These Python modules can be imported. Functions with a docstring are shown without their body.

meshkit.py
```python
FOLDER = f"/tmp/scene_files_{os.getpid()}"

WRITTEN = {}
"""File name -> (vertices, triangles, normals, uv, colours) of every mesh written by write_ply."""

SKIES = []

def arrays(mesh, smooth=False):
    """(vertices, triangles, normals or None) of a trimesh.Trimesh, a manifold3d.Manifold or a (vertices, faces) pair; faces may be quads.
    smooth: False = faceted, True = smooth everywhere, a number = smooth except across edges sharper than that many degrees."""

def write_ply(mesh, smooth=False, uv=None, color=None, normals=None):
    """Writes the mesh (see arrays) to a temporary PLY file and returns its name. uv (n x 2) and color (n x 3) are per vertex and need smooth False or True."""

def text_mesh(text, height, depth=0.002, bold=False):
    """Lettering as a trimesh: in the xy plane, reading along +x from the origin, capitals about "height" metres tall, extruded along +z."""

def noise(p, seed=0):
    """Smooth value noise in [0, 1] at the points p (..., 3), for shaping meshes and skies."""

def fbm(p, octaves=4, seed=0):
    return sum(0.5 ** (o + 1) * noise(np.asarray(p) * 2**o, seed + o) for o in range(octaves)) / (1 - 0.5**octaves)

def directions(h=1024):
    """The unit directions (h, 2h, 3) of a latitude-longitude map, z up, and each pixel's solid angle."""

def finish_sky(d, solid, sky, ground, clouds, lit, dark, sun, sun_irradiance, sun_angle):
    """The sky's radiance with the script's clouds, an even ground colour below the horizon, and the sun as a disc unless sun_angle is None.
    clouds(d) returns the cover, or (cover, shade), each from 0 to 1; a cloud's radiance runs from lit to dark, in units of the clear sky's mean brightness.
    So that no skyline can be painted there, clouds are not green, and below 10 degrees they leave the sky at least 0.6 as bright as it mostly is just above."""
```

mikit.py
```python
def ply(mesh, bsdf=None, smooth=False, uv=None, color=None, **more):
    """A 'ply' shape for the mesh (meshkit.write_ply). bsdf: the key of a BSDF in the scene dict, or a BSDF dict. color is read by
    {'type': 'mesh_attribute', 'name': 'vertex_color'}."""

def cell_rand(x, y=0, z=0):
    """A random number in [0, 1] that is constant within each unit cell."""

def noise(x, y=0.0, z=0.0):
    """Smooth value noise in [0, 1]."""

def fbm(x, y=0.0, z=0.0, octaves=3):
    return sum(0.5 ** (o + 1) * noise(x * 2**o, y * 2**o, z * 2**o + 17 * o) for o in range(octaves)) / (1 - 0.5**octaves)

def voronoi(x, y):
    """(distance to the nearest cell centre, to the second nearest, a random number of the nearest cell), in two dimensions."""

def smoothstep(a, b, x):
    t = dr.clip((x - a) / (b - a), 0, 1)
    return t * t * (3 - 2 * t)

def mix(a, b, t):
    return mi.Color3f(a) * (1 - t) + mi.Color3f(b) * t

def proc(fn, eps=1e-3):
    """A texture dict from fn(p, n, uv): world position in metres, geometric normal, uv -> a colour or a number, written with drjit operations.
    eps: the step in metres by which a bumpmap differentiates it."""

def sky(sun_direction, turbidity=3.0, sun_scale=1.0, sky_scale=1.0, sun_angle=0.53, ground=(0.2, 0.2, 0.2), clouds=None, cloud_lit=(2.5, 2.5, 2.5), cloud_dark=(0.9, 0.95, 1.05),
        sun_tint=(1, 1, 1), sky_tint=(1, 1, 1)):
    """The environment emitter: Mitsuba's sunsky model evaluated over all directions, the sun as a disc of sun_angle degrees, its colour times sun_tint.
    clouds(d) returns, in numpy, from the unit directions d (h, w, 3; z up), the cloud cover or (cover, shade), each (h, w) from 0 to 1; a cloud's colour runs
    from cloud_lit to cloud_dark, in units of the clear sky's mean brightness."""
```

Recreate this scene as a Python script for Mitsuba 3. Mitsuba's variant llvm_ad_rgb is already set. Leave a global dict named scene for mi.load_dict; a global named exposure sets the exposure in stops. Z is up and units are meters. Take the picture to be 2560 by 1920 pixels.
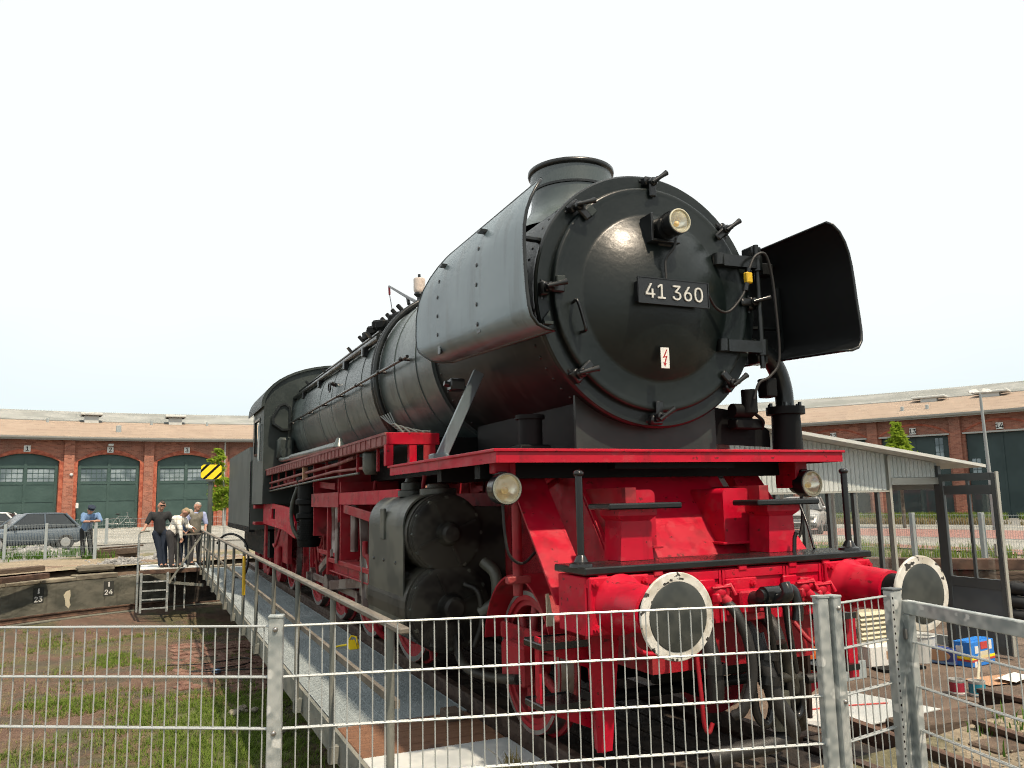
import math, random
import numpy as np, trimesh, mitsuba as mi, mikit, meshkit, drjit as dr
import manifold3d as m3d
from shapely.geometry import Polygon, box as sbox
from shapely.ops import unary_union
from shapely import affinity
T = mi.ScalarTransform4f
rng = np.random.default_rng(41)
scene, labels = {}, {}
PI = math.pi

# ---------------------------------------------------------------- camera, sky, exposure
EYE = np.array([-3.356, -4.167, 1.673]); YAW, PITCH, ROLL = 0.4166, 0.1386, -0.02146
fw = np.array([math.sin(YAW)*math.cos(PITCH), math.cos(YAW)*math.cos(PITCH), math.sin(PITCH)])
rt = np.array([math.cos(YAW), -math.sin(YAW), 0.0]); up0 = np.cross(rt, fw)
up = -rt*math.sin(ROLL) + up0*math.cos(ROLL)
scene['camera'] = {'type': 'perspective', 'fov': 64.42, 'fov_axis': 'x', 'near_clip': 0.05, 'far_clip': 3000.0,
                   'to_world': T().look_at(origin=EYE.tolist(), target=(EYE+fw).tolist(), up=up.tolist())}
def sky_clouds(d):
    n = meshkit.fbm(d*np.array([2.2, 2.2, 5.0]) + 3.1, 4, 7)
    el = np.clip(d[..., 2], 0, 1)
    return np.clip(0.95 + 0.10*(n-0.45) + 0.3*el, 0, 1), np.clip(0.85 - el*3.6 + (0.5-n)*0.8, 0, 1)
scene['sky'] = mikit.sky((0.10, -0.60, 1.0), turbidity=3.5, sun_scale=2.3, sun_angle=1.6, sky_scale=0.9, clouds=sky_clouds,
                         cloud_lit=(6.55, 6.85, 6.8), cloud_dark=(5.0, 6.2, 6.5), ground=(0.18, 0.17, 0.15))
exposure = 0.72

# ---------------------------------------------------------------- materials
def fbm(p, s, o=3): return mikit.fbm(p.x*s, p.y*s, p.z*s, o)
def C(*v): return {'type': 'rgb', 'value': list(v)}
FULL = {'smokebox_paint', 'black_paint', 'black_matt', 'black_gloss', 'deflector_paint', 'boiler_paint', 'door_paint', 'grey_green_paint', 'red_paint', 'red_dirty', 'oily_dark', 'oily_grey', 'tender_paint', 'car_glass', 'window_sky', 'steel', 'reflector', 'bulb_amber', 'sign_red', 'yellow_paint', 'grating_steel', 'plate_zinc', 'carton_blue', 'cloth_check', 'rail_tube', 'brick', 'brick_arch', 'car_slate', 'car_silver'}
def mat(name, color, rough=0.5, metallic=0.0, bump=None, bscale=0.001, eps=2e-3, rough_tex=None, **more):
    k = 1.0 if name in FULL else 0.74
    if isinstance(color, dict): fn_ = mikit._FUNCTIONS[color['fn']]; col = mikit.proc(lambda p, n, uv: fn_(p, n, uv)*k, color['eps']) if k < 1 else color
    else: col = C(*[c*k for c in color])
    b = {'type': 'principled', 'base_color': col, 'roughness': rough_tex or rough, 'metallic': metallic, **more}
    if bump is not None: b = {'type': 'bumpmap', 'nested_texture': mikit.proc(bump, eps), 'scale': bscale, 'nested_bsdf': b}
    scene[name] = {'type': 'twosided', 'bsdf': b}
    return name
def streaky(a, b, c, s):
    a, b, c = (mi.Color3f(*v) for v in (a, b, c))
    def fn(p, n, uv):
        st = mikit.smoothstep(0.50, 0.74, mikit.fbm(p.x*9, p.y*9, p.z*1.1, 4))
        return mikit.mix(mikit.mix(a, b, mikit.smoothstep(0.35, 0.65, fbm(p, s, 4))), c, st*0.6)
    return mikit.proc(fn)
def tone(a, b, s, o=3, lo=0.35, hi=0.65):
    a, b = mi.Color3f(*a), mi.Color3f(*b)
    def fn(p, n, uv): return mikit.mix(a, b, mikit.smoothstep(lo, hi, fbm(p, s, o)))
    return mikit.proc(fn)
def black_fn(p, n, uv):
    t = mikit.smoothstep(0.35, 0.75, fbm(p, 2.6, 4))
    return mikit.mix(mi.Color3f(0.0045, 0.0060, 0.0062), mi.Color3f(0.011, 0.0130, 0.0130), t)
def black_rough(p, n, uv): return 0.20 + 0.16*mikit.smoothstep(0.3, 0.75, fbm(p, 7.0, 3))
def orange_peel(p, n, uv): return mikit.noise(p.x*45, p.y*45, p.z*45)*0.10 + mikit.noise(p.x*6, p.y*6, p.z*6)*2.0
mat('black_paint', mikit.proc(black_fn), rough_tex=mikit.proc(black_rough), bump=orange_peel, bscale=0.0008, eps=6e-3, specular=0.5)
def sb_fn(p, n, uv):
    t = mikit.smoothstep(0.35, 0.75, fbm(p, 2.6, 4)); st = mikit.smoothstep(0.52, 0.75, mikit.fbm(p.x*8, p.y*8, p.z*1.3, 3))
    return mikit.mix(mikit.mix(mi.Color3f(0.0030, 0.0052, 0.0052), mi.Color3f(0.009, 0.0118, 0.0115), t), mi.Color3f(0.020, 0.022, 0.020), st*0.4)
mat('smokebox_paint', mikit.proc(sb_fn), 0.44, bump=lambda p, n, uv: mikit.noise(p.x*5, p.y*5, p.z*5)*1.6 + mikit.noise(p.x*60, p.y*60, p.z*60)*0.2, bscale=0.001, eps=6e-3, specular=0.3)
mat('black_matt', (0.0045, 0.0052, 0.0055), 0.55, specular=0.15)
mat('black_gloss', (0.009, 0.010, 0.011), 0.22)
mat('deflector_paint', streaky((0.070, 0.100, 0.115), (0.110, 0.146, 0.162), (0.056, 0.074, 0.080), 1.6), 0.33, specular=0.9, bump=lambda p, n, uv: mikit.noise(p.x*3, p.y*3.2, p.z*2.6)*2 + mikit.noise(p.x*40, p.y*40, p.z*40)*0.3, bscale=0.0022, eps=6e-3)  # sky reflection on black paint put into a pale bluish base
mat('grey_green_paint', tone((0.016, 0.023, 0.022), (0.028, 0.036, 0.034), 3.0), 0.45, specular=0.35)
mat('red_dusty', tone((0.24, 0.060, 0.058), (0.30, 0.115, 0.105), 7.0, 4), 0.6, specular=0.3)
mat('tender_paint', tone((0.055, 0.066, 0.060), (0.072, 0.083, 0.076), 1.5), 0.55)
mat('boiler_paint', streaky((0.032, 0.046, 0.046), (0.066, 0.084, 0.081), (0.024, 0.030, 0.028), 1.8), 0.33, bump=orange_peel, bscale=0.0008, eps=6e-3, specular=0.9)
mat('door_paint', tone((0.0030, 0.0060, 0.0060), (0.0075, 0.0110, 0.0106), 3.0, 4), 0.33, bump=lambda p, n, uv: mikit.fbm(p.x*30, p.y*30, p.z*30, 3)*0.6, bscale=0.0022, eps=4e-3, specular=0.36)
def red_fn(p, n, uv):
    t = mikit.smoothstep(0.52, 0.80, fbm(p, 6.0, 4))
    c = mikit.mix(mi.Color3f(0.42, 0.003, 0.021), mi.Color3f(0.35, 0.0045, 0.019), mikit.smoothstep(0.3, 0.7, fbm(p, 1.7, 2)))
    c = mikit.mix(c, mi.Color3f(0.15, 0.008, 0.013), t*0.5)
    st = mikit.smoothstep(0.56, 0.78, mikit.fbm(p.x*16, p.y*16, p.z*2.2, 3))
    c = mikit.mix(c, mi.Color3f(0.14, 0.010, 0.014), st*0.40)
    c = mikit.mix(c, mi.Color3f(0.36, 0.045, 0.055), mikit.smoothstep(0.60, 0.72, fbm(p + 9.1, 13.0, 4))*0.35)
    return mikit.mix(c, mi.Color3f(0.035, 0.012, 0.010), mikit.smoothstep(0.72, 0.76, fbm(p + 4.2, 26.0, 4))*0.7)
mat('red_paint', mikit.proc(red_fn), rough_tex=mikit.proc(lambda p, n, uv: 0.30 + 0.30*mikit.smoothstep(0.35, 0.7, fbm(p, 8.0, 3))), bump=orange_peel, bscale=0.0008, eps=6e-3, specular=0.28)
def red_dirty_fn(p, n, uv):
    dust = mikit.smoothstep(0.40, 0.80, fbm(p, 4.5, 4))*0.45 + 0.30*mikit.smoothstep(0.6, 1.0, n.z)
    c = mikit.mix(mi.Color3f(0.26, 0.008, 0.016), mi.Color3f(0.24, 0.085, 0.078), dr.clip(dust, 0, 1))
    return mikit.mix(c, mi.Color3f(0.018, 0.011, 0.010), mikit.smoothstep(0.60, 0.80, fbm(p + 3.3, 7.0, 3))*0.6)
mat('red_dirty', mikit.proc(red_dirty_fn), 0.5, specular=0.3)
mat('oily_dark', tone((0.006, 0.006, 0.0055), (0.034, 0.033, 0.027), 5.0, 4), 0.45, specular=0.3)
mat('oily_grey', tone((0.032, 0.037, 0.032), (0.072, 0.074, 0.060), 4.0), 0.42)
mat('steel', tone((0.25, 0.24, 0.23), (0.38, 0.36, 0.34), 9.0), 0.38, metallic=0.9)
mat('rod_steel', tone((0.20, 0.13, 0.12), (0.36, 0.31, 0.29), 5.0), 0.42, metallic=0.6)
mat('rail_steel', tone((0.055, 0.034, 0.026), (0.11, 0.072, 0.055), 12.0), 0.6, metallic=0.25)
mat('rust_steel', tone((0.060, 0.034, 0.024), (0.13, 0.075, 0.05), 7.0), 0.75)
def ring_fn(p, n, uv):
    chips = mikit.smoothstep(0.63, 0.66, fbm(p + 1.7, 24.0, 4))
    c = mikit.mix(mi.Color3f(0.72, 0.71, 0.66), mi.Color3f(0.50, 0.47, 0.40), mikit.smoothstep(0.40, 0.70, fbm(p, 11.0, 3)))
    return mikit.mix(c, mi.Color3f(0.035, 0.032, 0.028), chips)
mat('ring_white', mikit.proc(ring_fn), 0.55)
mat('buffer_face', tone((0.030, 0.036, 0.034), (0.058, 0.064, 0.058), 9.0), 0.42)
mat('white_paint', (0.78, 0.78, 0.75), 0.5)
mat('number_silver', (0.62, 0.62, 0.58), 0.45)
mat('sign_red', (0.30, 0.01, 0.012), 0.5)
mat('bulb_amber', (0.62, 0.42, 0.16), 0.3)
mat('reflector', (0.80, 0.76, 0.62), 0.22, metallic=0.8)
mat('cream_rim', (0.60, 0.58, 0.44), 0.4)
scene['lens_glass'] = {'type': 'thindielectric', 'int_ior': 1.5}
scene['pane_glass'] = {'type': 'thindielectric', 'int_ior': 1.75}
mat('window_sky', tone((0.05, 0.075, 0.085), (0.22, 0.27, 0.29), 0.9, 3), 0.08, specular=1.0)  # sky reflection in the glass put into the base colour
mat('car_glass', (0.02, 0.025, 0.028), 0.06, specular=0.8)
mat('yellow_paint', (0.78, 0.58, 0.015), 0.45)
mat('yellow_plastic', (0.72, 0.46, 0.02), 0.5)
mat('orange_cloth', tone((0.75, 0.13, 0.02), (0.86, 0.22, 0.04), 14.0), 0.8)
mat('copper_white', tone((0.62, 0.50, 0.42), (0.72, 0.62, 0.55), 9.0), 0.45)
def galv_fn(p, n, uv):
    v = mikit.noise(p.x*38, p.y*38, p.z*38)
    c = mikit.mix(mi.Color3f(0.28, 0.32, 0.325), mi.Color3f(0.52, 0.55, 0.54), mikit.smoothstep(0.2, 0.8, v*0.6 + 0.4*mikit.noise(p.x*9, p.y*9, p.z*5)))
    return mikit.mix(c, mi.Color3f(0.80, 0.82, 0.80), mikit.smoothstep(0.60, 0.70, fbm(p, 15.0, 3))*0.8)
mat('galvanised', mikit.proc(galv_fn), 0.42, metallic=0.35)
mat('galv_wire', (0.50, 0.53, 0.525), 0.4, metallic=0.35)
mat('galv_far', (0.40, 0.45, 0.46), 0.5, metallic=0.2)
mat('grating_steel', tone((0.25, 0.29, 0.30), (0.30, 0.34, 0.35), 1.5), 0.6)
mat('plate_zinc', tone((0.40, 0.43, 0.43), (0.56, 0.58, 0.56), 3.5, 4), 0.45, metallic=0.2)
mat('rail_tube', tone((0.115, 0.125, 0.112), (0.175, 0.175, 0.15), 4.0), 0.55)
mat('handrail', tone((0.12, 0.105, 0.085), (0.185, 0.165, 0.135), 6.0), 0.55)
def plank_fn(p, n, uv):
    g = mikit.fbm(p.x*3.0, p.y*34.0, p.z*34.0, 3)
    c = mikit.mix(mi.Color3f(0.13, 0.062, 0.034), mi.Color3f(0.25, 0.128, 0.072), g)
    return mikit.mix(c, mi.Color3f(0.075, 0.045, 0.032), mikit.smoothstep(0.56, 0.74, fbm(p, 3.5, 4)))
mat('red_wood', mikit.proc(plank_fn), 0.75)
def oldwood_fn(p, n, uv):
    g = mikit.fbm(p.x*10.0, p.y*10.0, p.z*40.0, 3)
    return mikit.mix(mi.Color3f(0.050, 0.034, 0.025), mi.Color3f(0.16, 0.115, 0.082), g)
mat('old_wood', mikit.proc(oldwood_fn), 0.85, bump=lambda p, n, uv: mikit.fbm(p.x*12, p.y*12, p.z*40, 3), bscale=0.01, eps=4e-3)
mat('dark_plank', tone((0.018, 0.014, 0.011), (0.060, 0.045, 0.034), 5.0, 4), 0.75, bump=lambda p, n, uv: mikit.fbm(p.x*30, p.y*3, p.z*12, 3), bscale=0.006, eps=4e-3)
mat('deck_rust', tone((0.095, 0.068, 0.050), (0.17, 0.125, 0.094), 3.0, 4), 0.8)
def pitwall_fn(p, n, uv):
    f = fbm(p*mi.Vector3f(1, 1, 1.6), 2.4, 4)
    c = mikit.mix(mi.Color3f(0.080, 0.083, 0.066), mi.Color3f(0.165, 0.160, 0.128), mikit.smoothstep(0.3, 0.7, f))
    c = mikit.mix(c, mi.Color3f(0.055, 0.050, 0.038), mikit.smoothstep(0.55, 0.75, mikit.fbm(p.x*9, p.y*9, p.z*1.2, 3))*0.7)
    return c
mat('pit_concrete', mikit.proc(pitwall_fn), 0.85, bump=lambda p, n, uv: fbm(p, 14.0, 3), bscale=0.02, eps=6e-3)
mat('pit_brick', tone((0.13, 0.062, 0.045), (0.20, 0.115, 0.085), 5.0), 0.9)
mat('pit_dark', (0.040, 0.043, 0.038), 0.85)
mat('coping_stone', tone((0.14, 0.125, 0.095), (0.30, 0.27, 0.205), 3.0, 4), 0.85, bump=lambda p, n, uv: fbm(p, 11.0, 3), bscale=0.03, eps=6e-3)
def pitfloor_fn(p, n, uv):
    f = mikit.fbm(p.x*0.55 + 7.3, p.y*0.55 + 1.4, 0, 4); g = mikit.fbm(p.x*7, p.y*7, 0, 3)
    c = mikit.mix(mi.Color3f(0.088, 0.050, 0.035), mi.Color3f(0.130, 0.085, 0.060), g)
    c = mikit.mix(c, mi.Color3f(0.070, 0.058, 0.040), mikit.smoothstep(0.45, 0.7, mikit.fbm(p.x*2.3, p.y*2.3, 3, 4)))
    c = mikit.mix(c, mi.Color3f(0.11, 0.14, 0.04), dr.clip(dr.exp(-dr.square((p.x+2.4)/1.2)-dr.square((p.y-9.4)/1.7)) + dr.exp(-dr.square((p.x+2.0)/0.8)-dr.square((p.y-7.2)/1.2)) - 0.25, 0, 1)*mikit.smoothstep(0.2, 0.5, mikit.fbm(p.x*3, p.y*3, 7, 3)))
    c = mikit.mix(c, mi.Color3f(0.075, 0.082, 0.030), mikit.smoothstep(0.50, 0.66, f)*mikit.smoothstep(0.30, 0.6, mikit.fbm(p.x*4, p.y*4, 5, 3))*0.6)
    return c
mat('pit_earth', mikit.proc(pitfloor_fn), 0.95, bump=lambda p, n, uv: mikit.fbm(p.x*9, p.y*9, p.z*9, 4), bscale=0.06, eps=8e-3)
def ground_fn(p, n, uv):
    r = dr.sqrt(dr.square(p.x) + dr.square(p.y - 11.3))
    g = mikit.fbm(p.x*11, p.y*11, 0, 3); f = mikit.fbm(p.x*1.3, p.y*1.3, 2, 4)
    gravel = mikit.mix(mi.Color3f(0.15, 0.122, 0.085), mi.Color3f(0.32, 0.27, 0.195), g*0.6 + f*0.4)
    grey = mikit.mix(mi.Color3f(0.15, 0.15, 0.14), mi.Color3f(0.22, 0.22, 0.205), f*0.7 + g*0.3)
    c = mikit.mix(gravel, grey, mikit.smoothstep(17, 19, r + 2.0*f))
    return mikit.mix(c, mi.Color3f(0.075, 0.088, 0.035), mikit.smoothstep(0.56, 0.66, mikit.fbm(p.x*0.9 + 5, p.y*0.9, 8, 4))*0.6*(1 - mikit.smoothstep(18, 20, r)))
mat('gravel_ground', mikit.proc(ground_fn), 0.95, bump=lambda p, n, uv: mikit.fbm(p.x*16, p.y*16, 0, 3), bscale=0.03, eps=6e-3)
mat('pavement', tone((0.195, 0.195, 0.175), (0.245, 0.245, 0.225), 0.8, 4), 0.9)
def redpave_fn(p, n, uv):
    f = mikit.fbm(p.x*0.7, p.y*0.7, 0, 4)
    r = mikit.cell_rand(p.x*4.0, p.y*8.0)
    return mikit.mix(mi.Color3f(0.20, 0.10, 0.085), mi.Color3f(0.26, 0.155, 0.135), f*0.6 + r*0.4)
mat('red_paving', mikit.proc(redpave_fn), 0.9)
def brick_fn(p, n, uv):
    a = dr.atan2(p.x, p.y - 11.3)*46.0
    row = dr.floor(p.z/0.085); u = a/0.26 + 0.5*(row - 2*dr.floor(row/2))
    fu = u - dr.floor(u); fv = p.z/0.085 - row
    joint = dr.maximum(1 - mikit.smoothstep(0.02, 0.06, dr.minimum(fu, 1 - fu)), 1 - mikit.smoothstep(0.06, 0.16, dr.minimum(fv, 1 - fv)))
    r = mikit.cell_rand(dr.floor(u), row)
    c = mikit.mix(mi.Color3f(0.20, 0.066, 0.043), mi.Color3f(0.37, 0.145, 0.095), r)
    c = mikit.mix(c, mi.Color3f(0.16, 0.075, 0.055), mikit.smoothstep(0.45, 0.75, mikit.fbm(a*0.5, p.z*0.7, 1, 4))*0.6)
    return mikit.mix(c, mi.Color3f(0.32, 0.22, 0.17), joint*0.5)
mat('brick', mikit.proc(brick_fn), 0.85)
mat('brick_arch', tone((0.26, 0.062, 0.036), (0.40, 0.12, 0.07), 6.0), 0.85)
def tan_roof(p, n, uv):
    r = dr.sqrt(dr.square(p.x) + dr.square(p.y - 11.3)); a = dr.atan2(p.x, p.y - 11.3)*48.0
    k = mikit.cell_rand(a*1.6, r*2.2); f = mikit.fbm(a*0.35, r*0.8, 0, 4)
    c = mikit.mix(mi.Color3f(0.25, 0.187, 0.143), mi.Color3f(0.335, 0.268, 0.21), f*0.65 + k*0.35)
    line = 1 - mikit.smoothstep(0.0, 0.10, dr.abs(r*0.9 - dr.round(r*0.9)))
    return mikit.mix(c, mi.Color3f(0.12, 0.09, 0.07), line*0.55*mikit.smoothstep(0.4, 0.6, mikit.noise(a*2.5, r, 0)))
mat('tan_roofing', mikit.proc(tan_roof), 0.9)
mat('grey_roofing', tone((0.215, 0.225, 0.215), (0.28, 0.29, 0.28), 0.6, 4), 0.9, specular=0.1)
mat('gutter_zinc', (0.50, 0.50, 0.47), 0.5, metallic=0.2)
mat('gate_green', tone((0.038, 0.083, 0.076), (0.050, 0.100, 0.092), 1.2), 0.55)
mat('gate_teal', tone((0.022, 0.048, 0.050), (0.032, 0.062, 0.064), 1.0), 0.55)
mat('vent_white', (0.60, 0.62, 0.60), 0.5)
mat('hut_cladding', tone((0.50, 0.55, 0.54), (0.58, 0.62, 0.61), 4.0), 0.5)
mat('aluminium_dark', (0.155, 0.17, 0.175), 0.4, metallic=0.5)
mat('door_panel_grey', tone((0.11, 0.125, 0.135), (0.15, 0.165, 0.17), 5.0), 0.45)
mat('aluminium_light', (0.50, 0.50, 0.45), 0.4, metallic=0.4)
mat('rubber', (0.018, 0.018, 0.018), 0.6)
mat('carton_blue', (0.020, 0.16, 0.52), 0.5)
mat('carton_navy', (0.030, 0.055, 0.22), 0.5)
mat('print_tan', (0.46, 0.27, 0.16), 0.6)
mat('print_red', (0.55, 0.06, 0.05), 0.6)
mat('print_teal', (0.02, 0.24, 0.34), 0.5)
mat('can_red', (0.36, 0.025, 0.05), 0.45)
mat('tin', (0.60, 0.60, 0.58), 0.35, metallic=0.6)
mat('cream', (0.62, 0.57, 0.42), 0.6)
mat('skin', (0.50, 0.27, 0.19), 0.55)
mat('hair_brown', (0.055, 0.035, 0.022), 0.7)
mat('hair_grey', (0.42, 0.40, 0.36), 0.7)
mat('hair_blond', (0.34, 0.26, 0.15), 0.7)
mat('cloth_black', (0.022, 0.024, 0.027), 0.9)
mat('cloth_navy', (0.018, 0.030, 0.055), 0.9)
mat('cloth_grey', (0.055, 0.055, 0.060), 0.9)
mat('cloth_blue', (0.16, 0.27, 0.46), 0.9)
mat('cloth_vest', tone((0.15, 0.145, 0.115), (0.22, 0.21, 0.175), 9.0), 0.9)
mat('cloth_lilac', (0.36, 0.42, 0.66), 0.9)
def check_fn(p, n, uv):
    a = dr.abs(p.x*7 - dr.round(p.x*7)); b = dr.abs(p.z*7 - dr.round(p.z*7))
    k = dr.maximum(1 - mikit.smoothstep(0.05, 0.12, a), 1 - mikit.smoothstep(0.05, 0.12, b))
    return mikit.mix(mi.Color3f(0.74, 0.72, 0.66), mi.Color3f(0.42, 0.40, 0.36), k)
mat('cloth_check', mikit.proc(check_fn), 0.9)
mat('shoe_black', (0.015, 0.014, 0.013), 0.5)
mat('car_slate', (0.075, 0.10, 0.125), 0.3, metallic=0.3, clearcoat=0.7, clearcoat_gloss=0.9)
mat('car_white', (0.70, 0.71, 0.70), 0.35, clearcoat=0.5, clearcoat_gloss=0.9)
mat('car_silver', (0.36, 0.36, 0.35), 0.35, metallic=0.4, clearcoat=0.5, clearcoat_gloss=0.9)
mat('lamp_glass', (0.68, 0.70, 0.70), 0.15)
mat('bark', tone((0.10, 0.085, 0.065), (0.17, 0.145, 0.115), 9.0), 0.9)
mat('rubble_stone', tone((0.22, 0.22, 0.215), (0.36, 0.36, 0.35), 6.0), 0.9)
mat('earth_brown', tone((0.12, 0.085, 0.06), (0.20, 0.15, 0.105), 4.0), 0.95)
def leafmat(name, c, t):
    scene[name] = {'type': 'principledthin', 'base_color': C(*c), 'roughness': 0.6, 'diff_trans': t, 'spec_trans': 0.0}
leafmat('leaf_bright', (0.24, 0.34, 0.04), 1.0)
leafmat('leaf_mid', (0.085, 0.17, 0.03), 0.8)
leafmat('grass_green', (0.15, 0.22, 0.045), 0.8)
leafmat('grass_dry', (0.24, 0.20, 0.10), 0.5)

# ---------------------------------------------------------------- scene tree helpers
def numbered(k):
    if k not in scene and k not in labels: return k
    i = _next.get(k, 1)
    while f'{k}_{i:03d}' in scene or f'{k}_{i:03d}' in labels: i += 1
    _next[k] = i + 1
    return f'{k}_{i:03d}'
_next = {}
def thing(name, label, cat, group=None):
    k = numbered(name); labels[k] = {'label': label, 'category': cat}
    if group: labels[k]['group'] = group
    return k
def put(parent, name, mesh, bsdf, smooth=False, label=None, kind=None):
    if isinstance(mesh, B): mesh = mesh.get()
    k = numbered(f'{parent}__{name}' if parent else name)
    scene[k] = mikit.ply(mesh, bsdf, smooth=smooth)
    if label or kind: labels[k] = {**({'label': label} if label else {}), **({'kind': kind} if kind else {})}
    return k
def whole(name, label, cat, mesh, bsdf, smooth=False, group=None):
    k = put(None, name, mesh, bsdf, smooth); labels[k] = {'label': label, 'category': cat, **({'group': group} if group else {})}
    return k
def struct(name, mesh, bsdf, smooth=False, label=None):
    k = put(None, name, mesh, bsdf, smooth); labels[k] = {'kind': 'structure', **({'label': label} if label else {})}
    return k
def stuff(name, mesh, bsdf, label, cat):
    k = put(None, name, mesh, bsdf); labels[k] = {'kind': 'stuff', 'label': label, 'category': cat}
    return k

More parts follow.
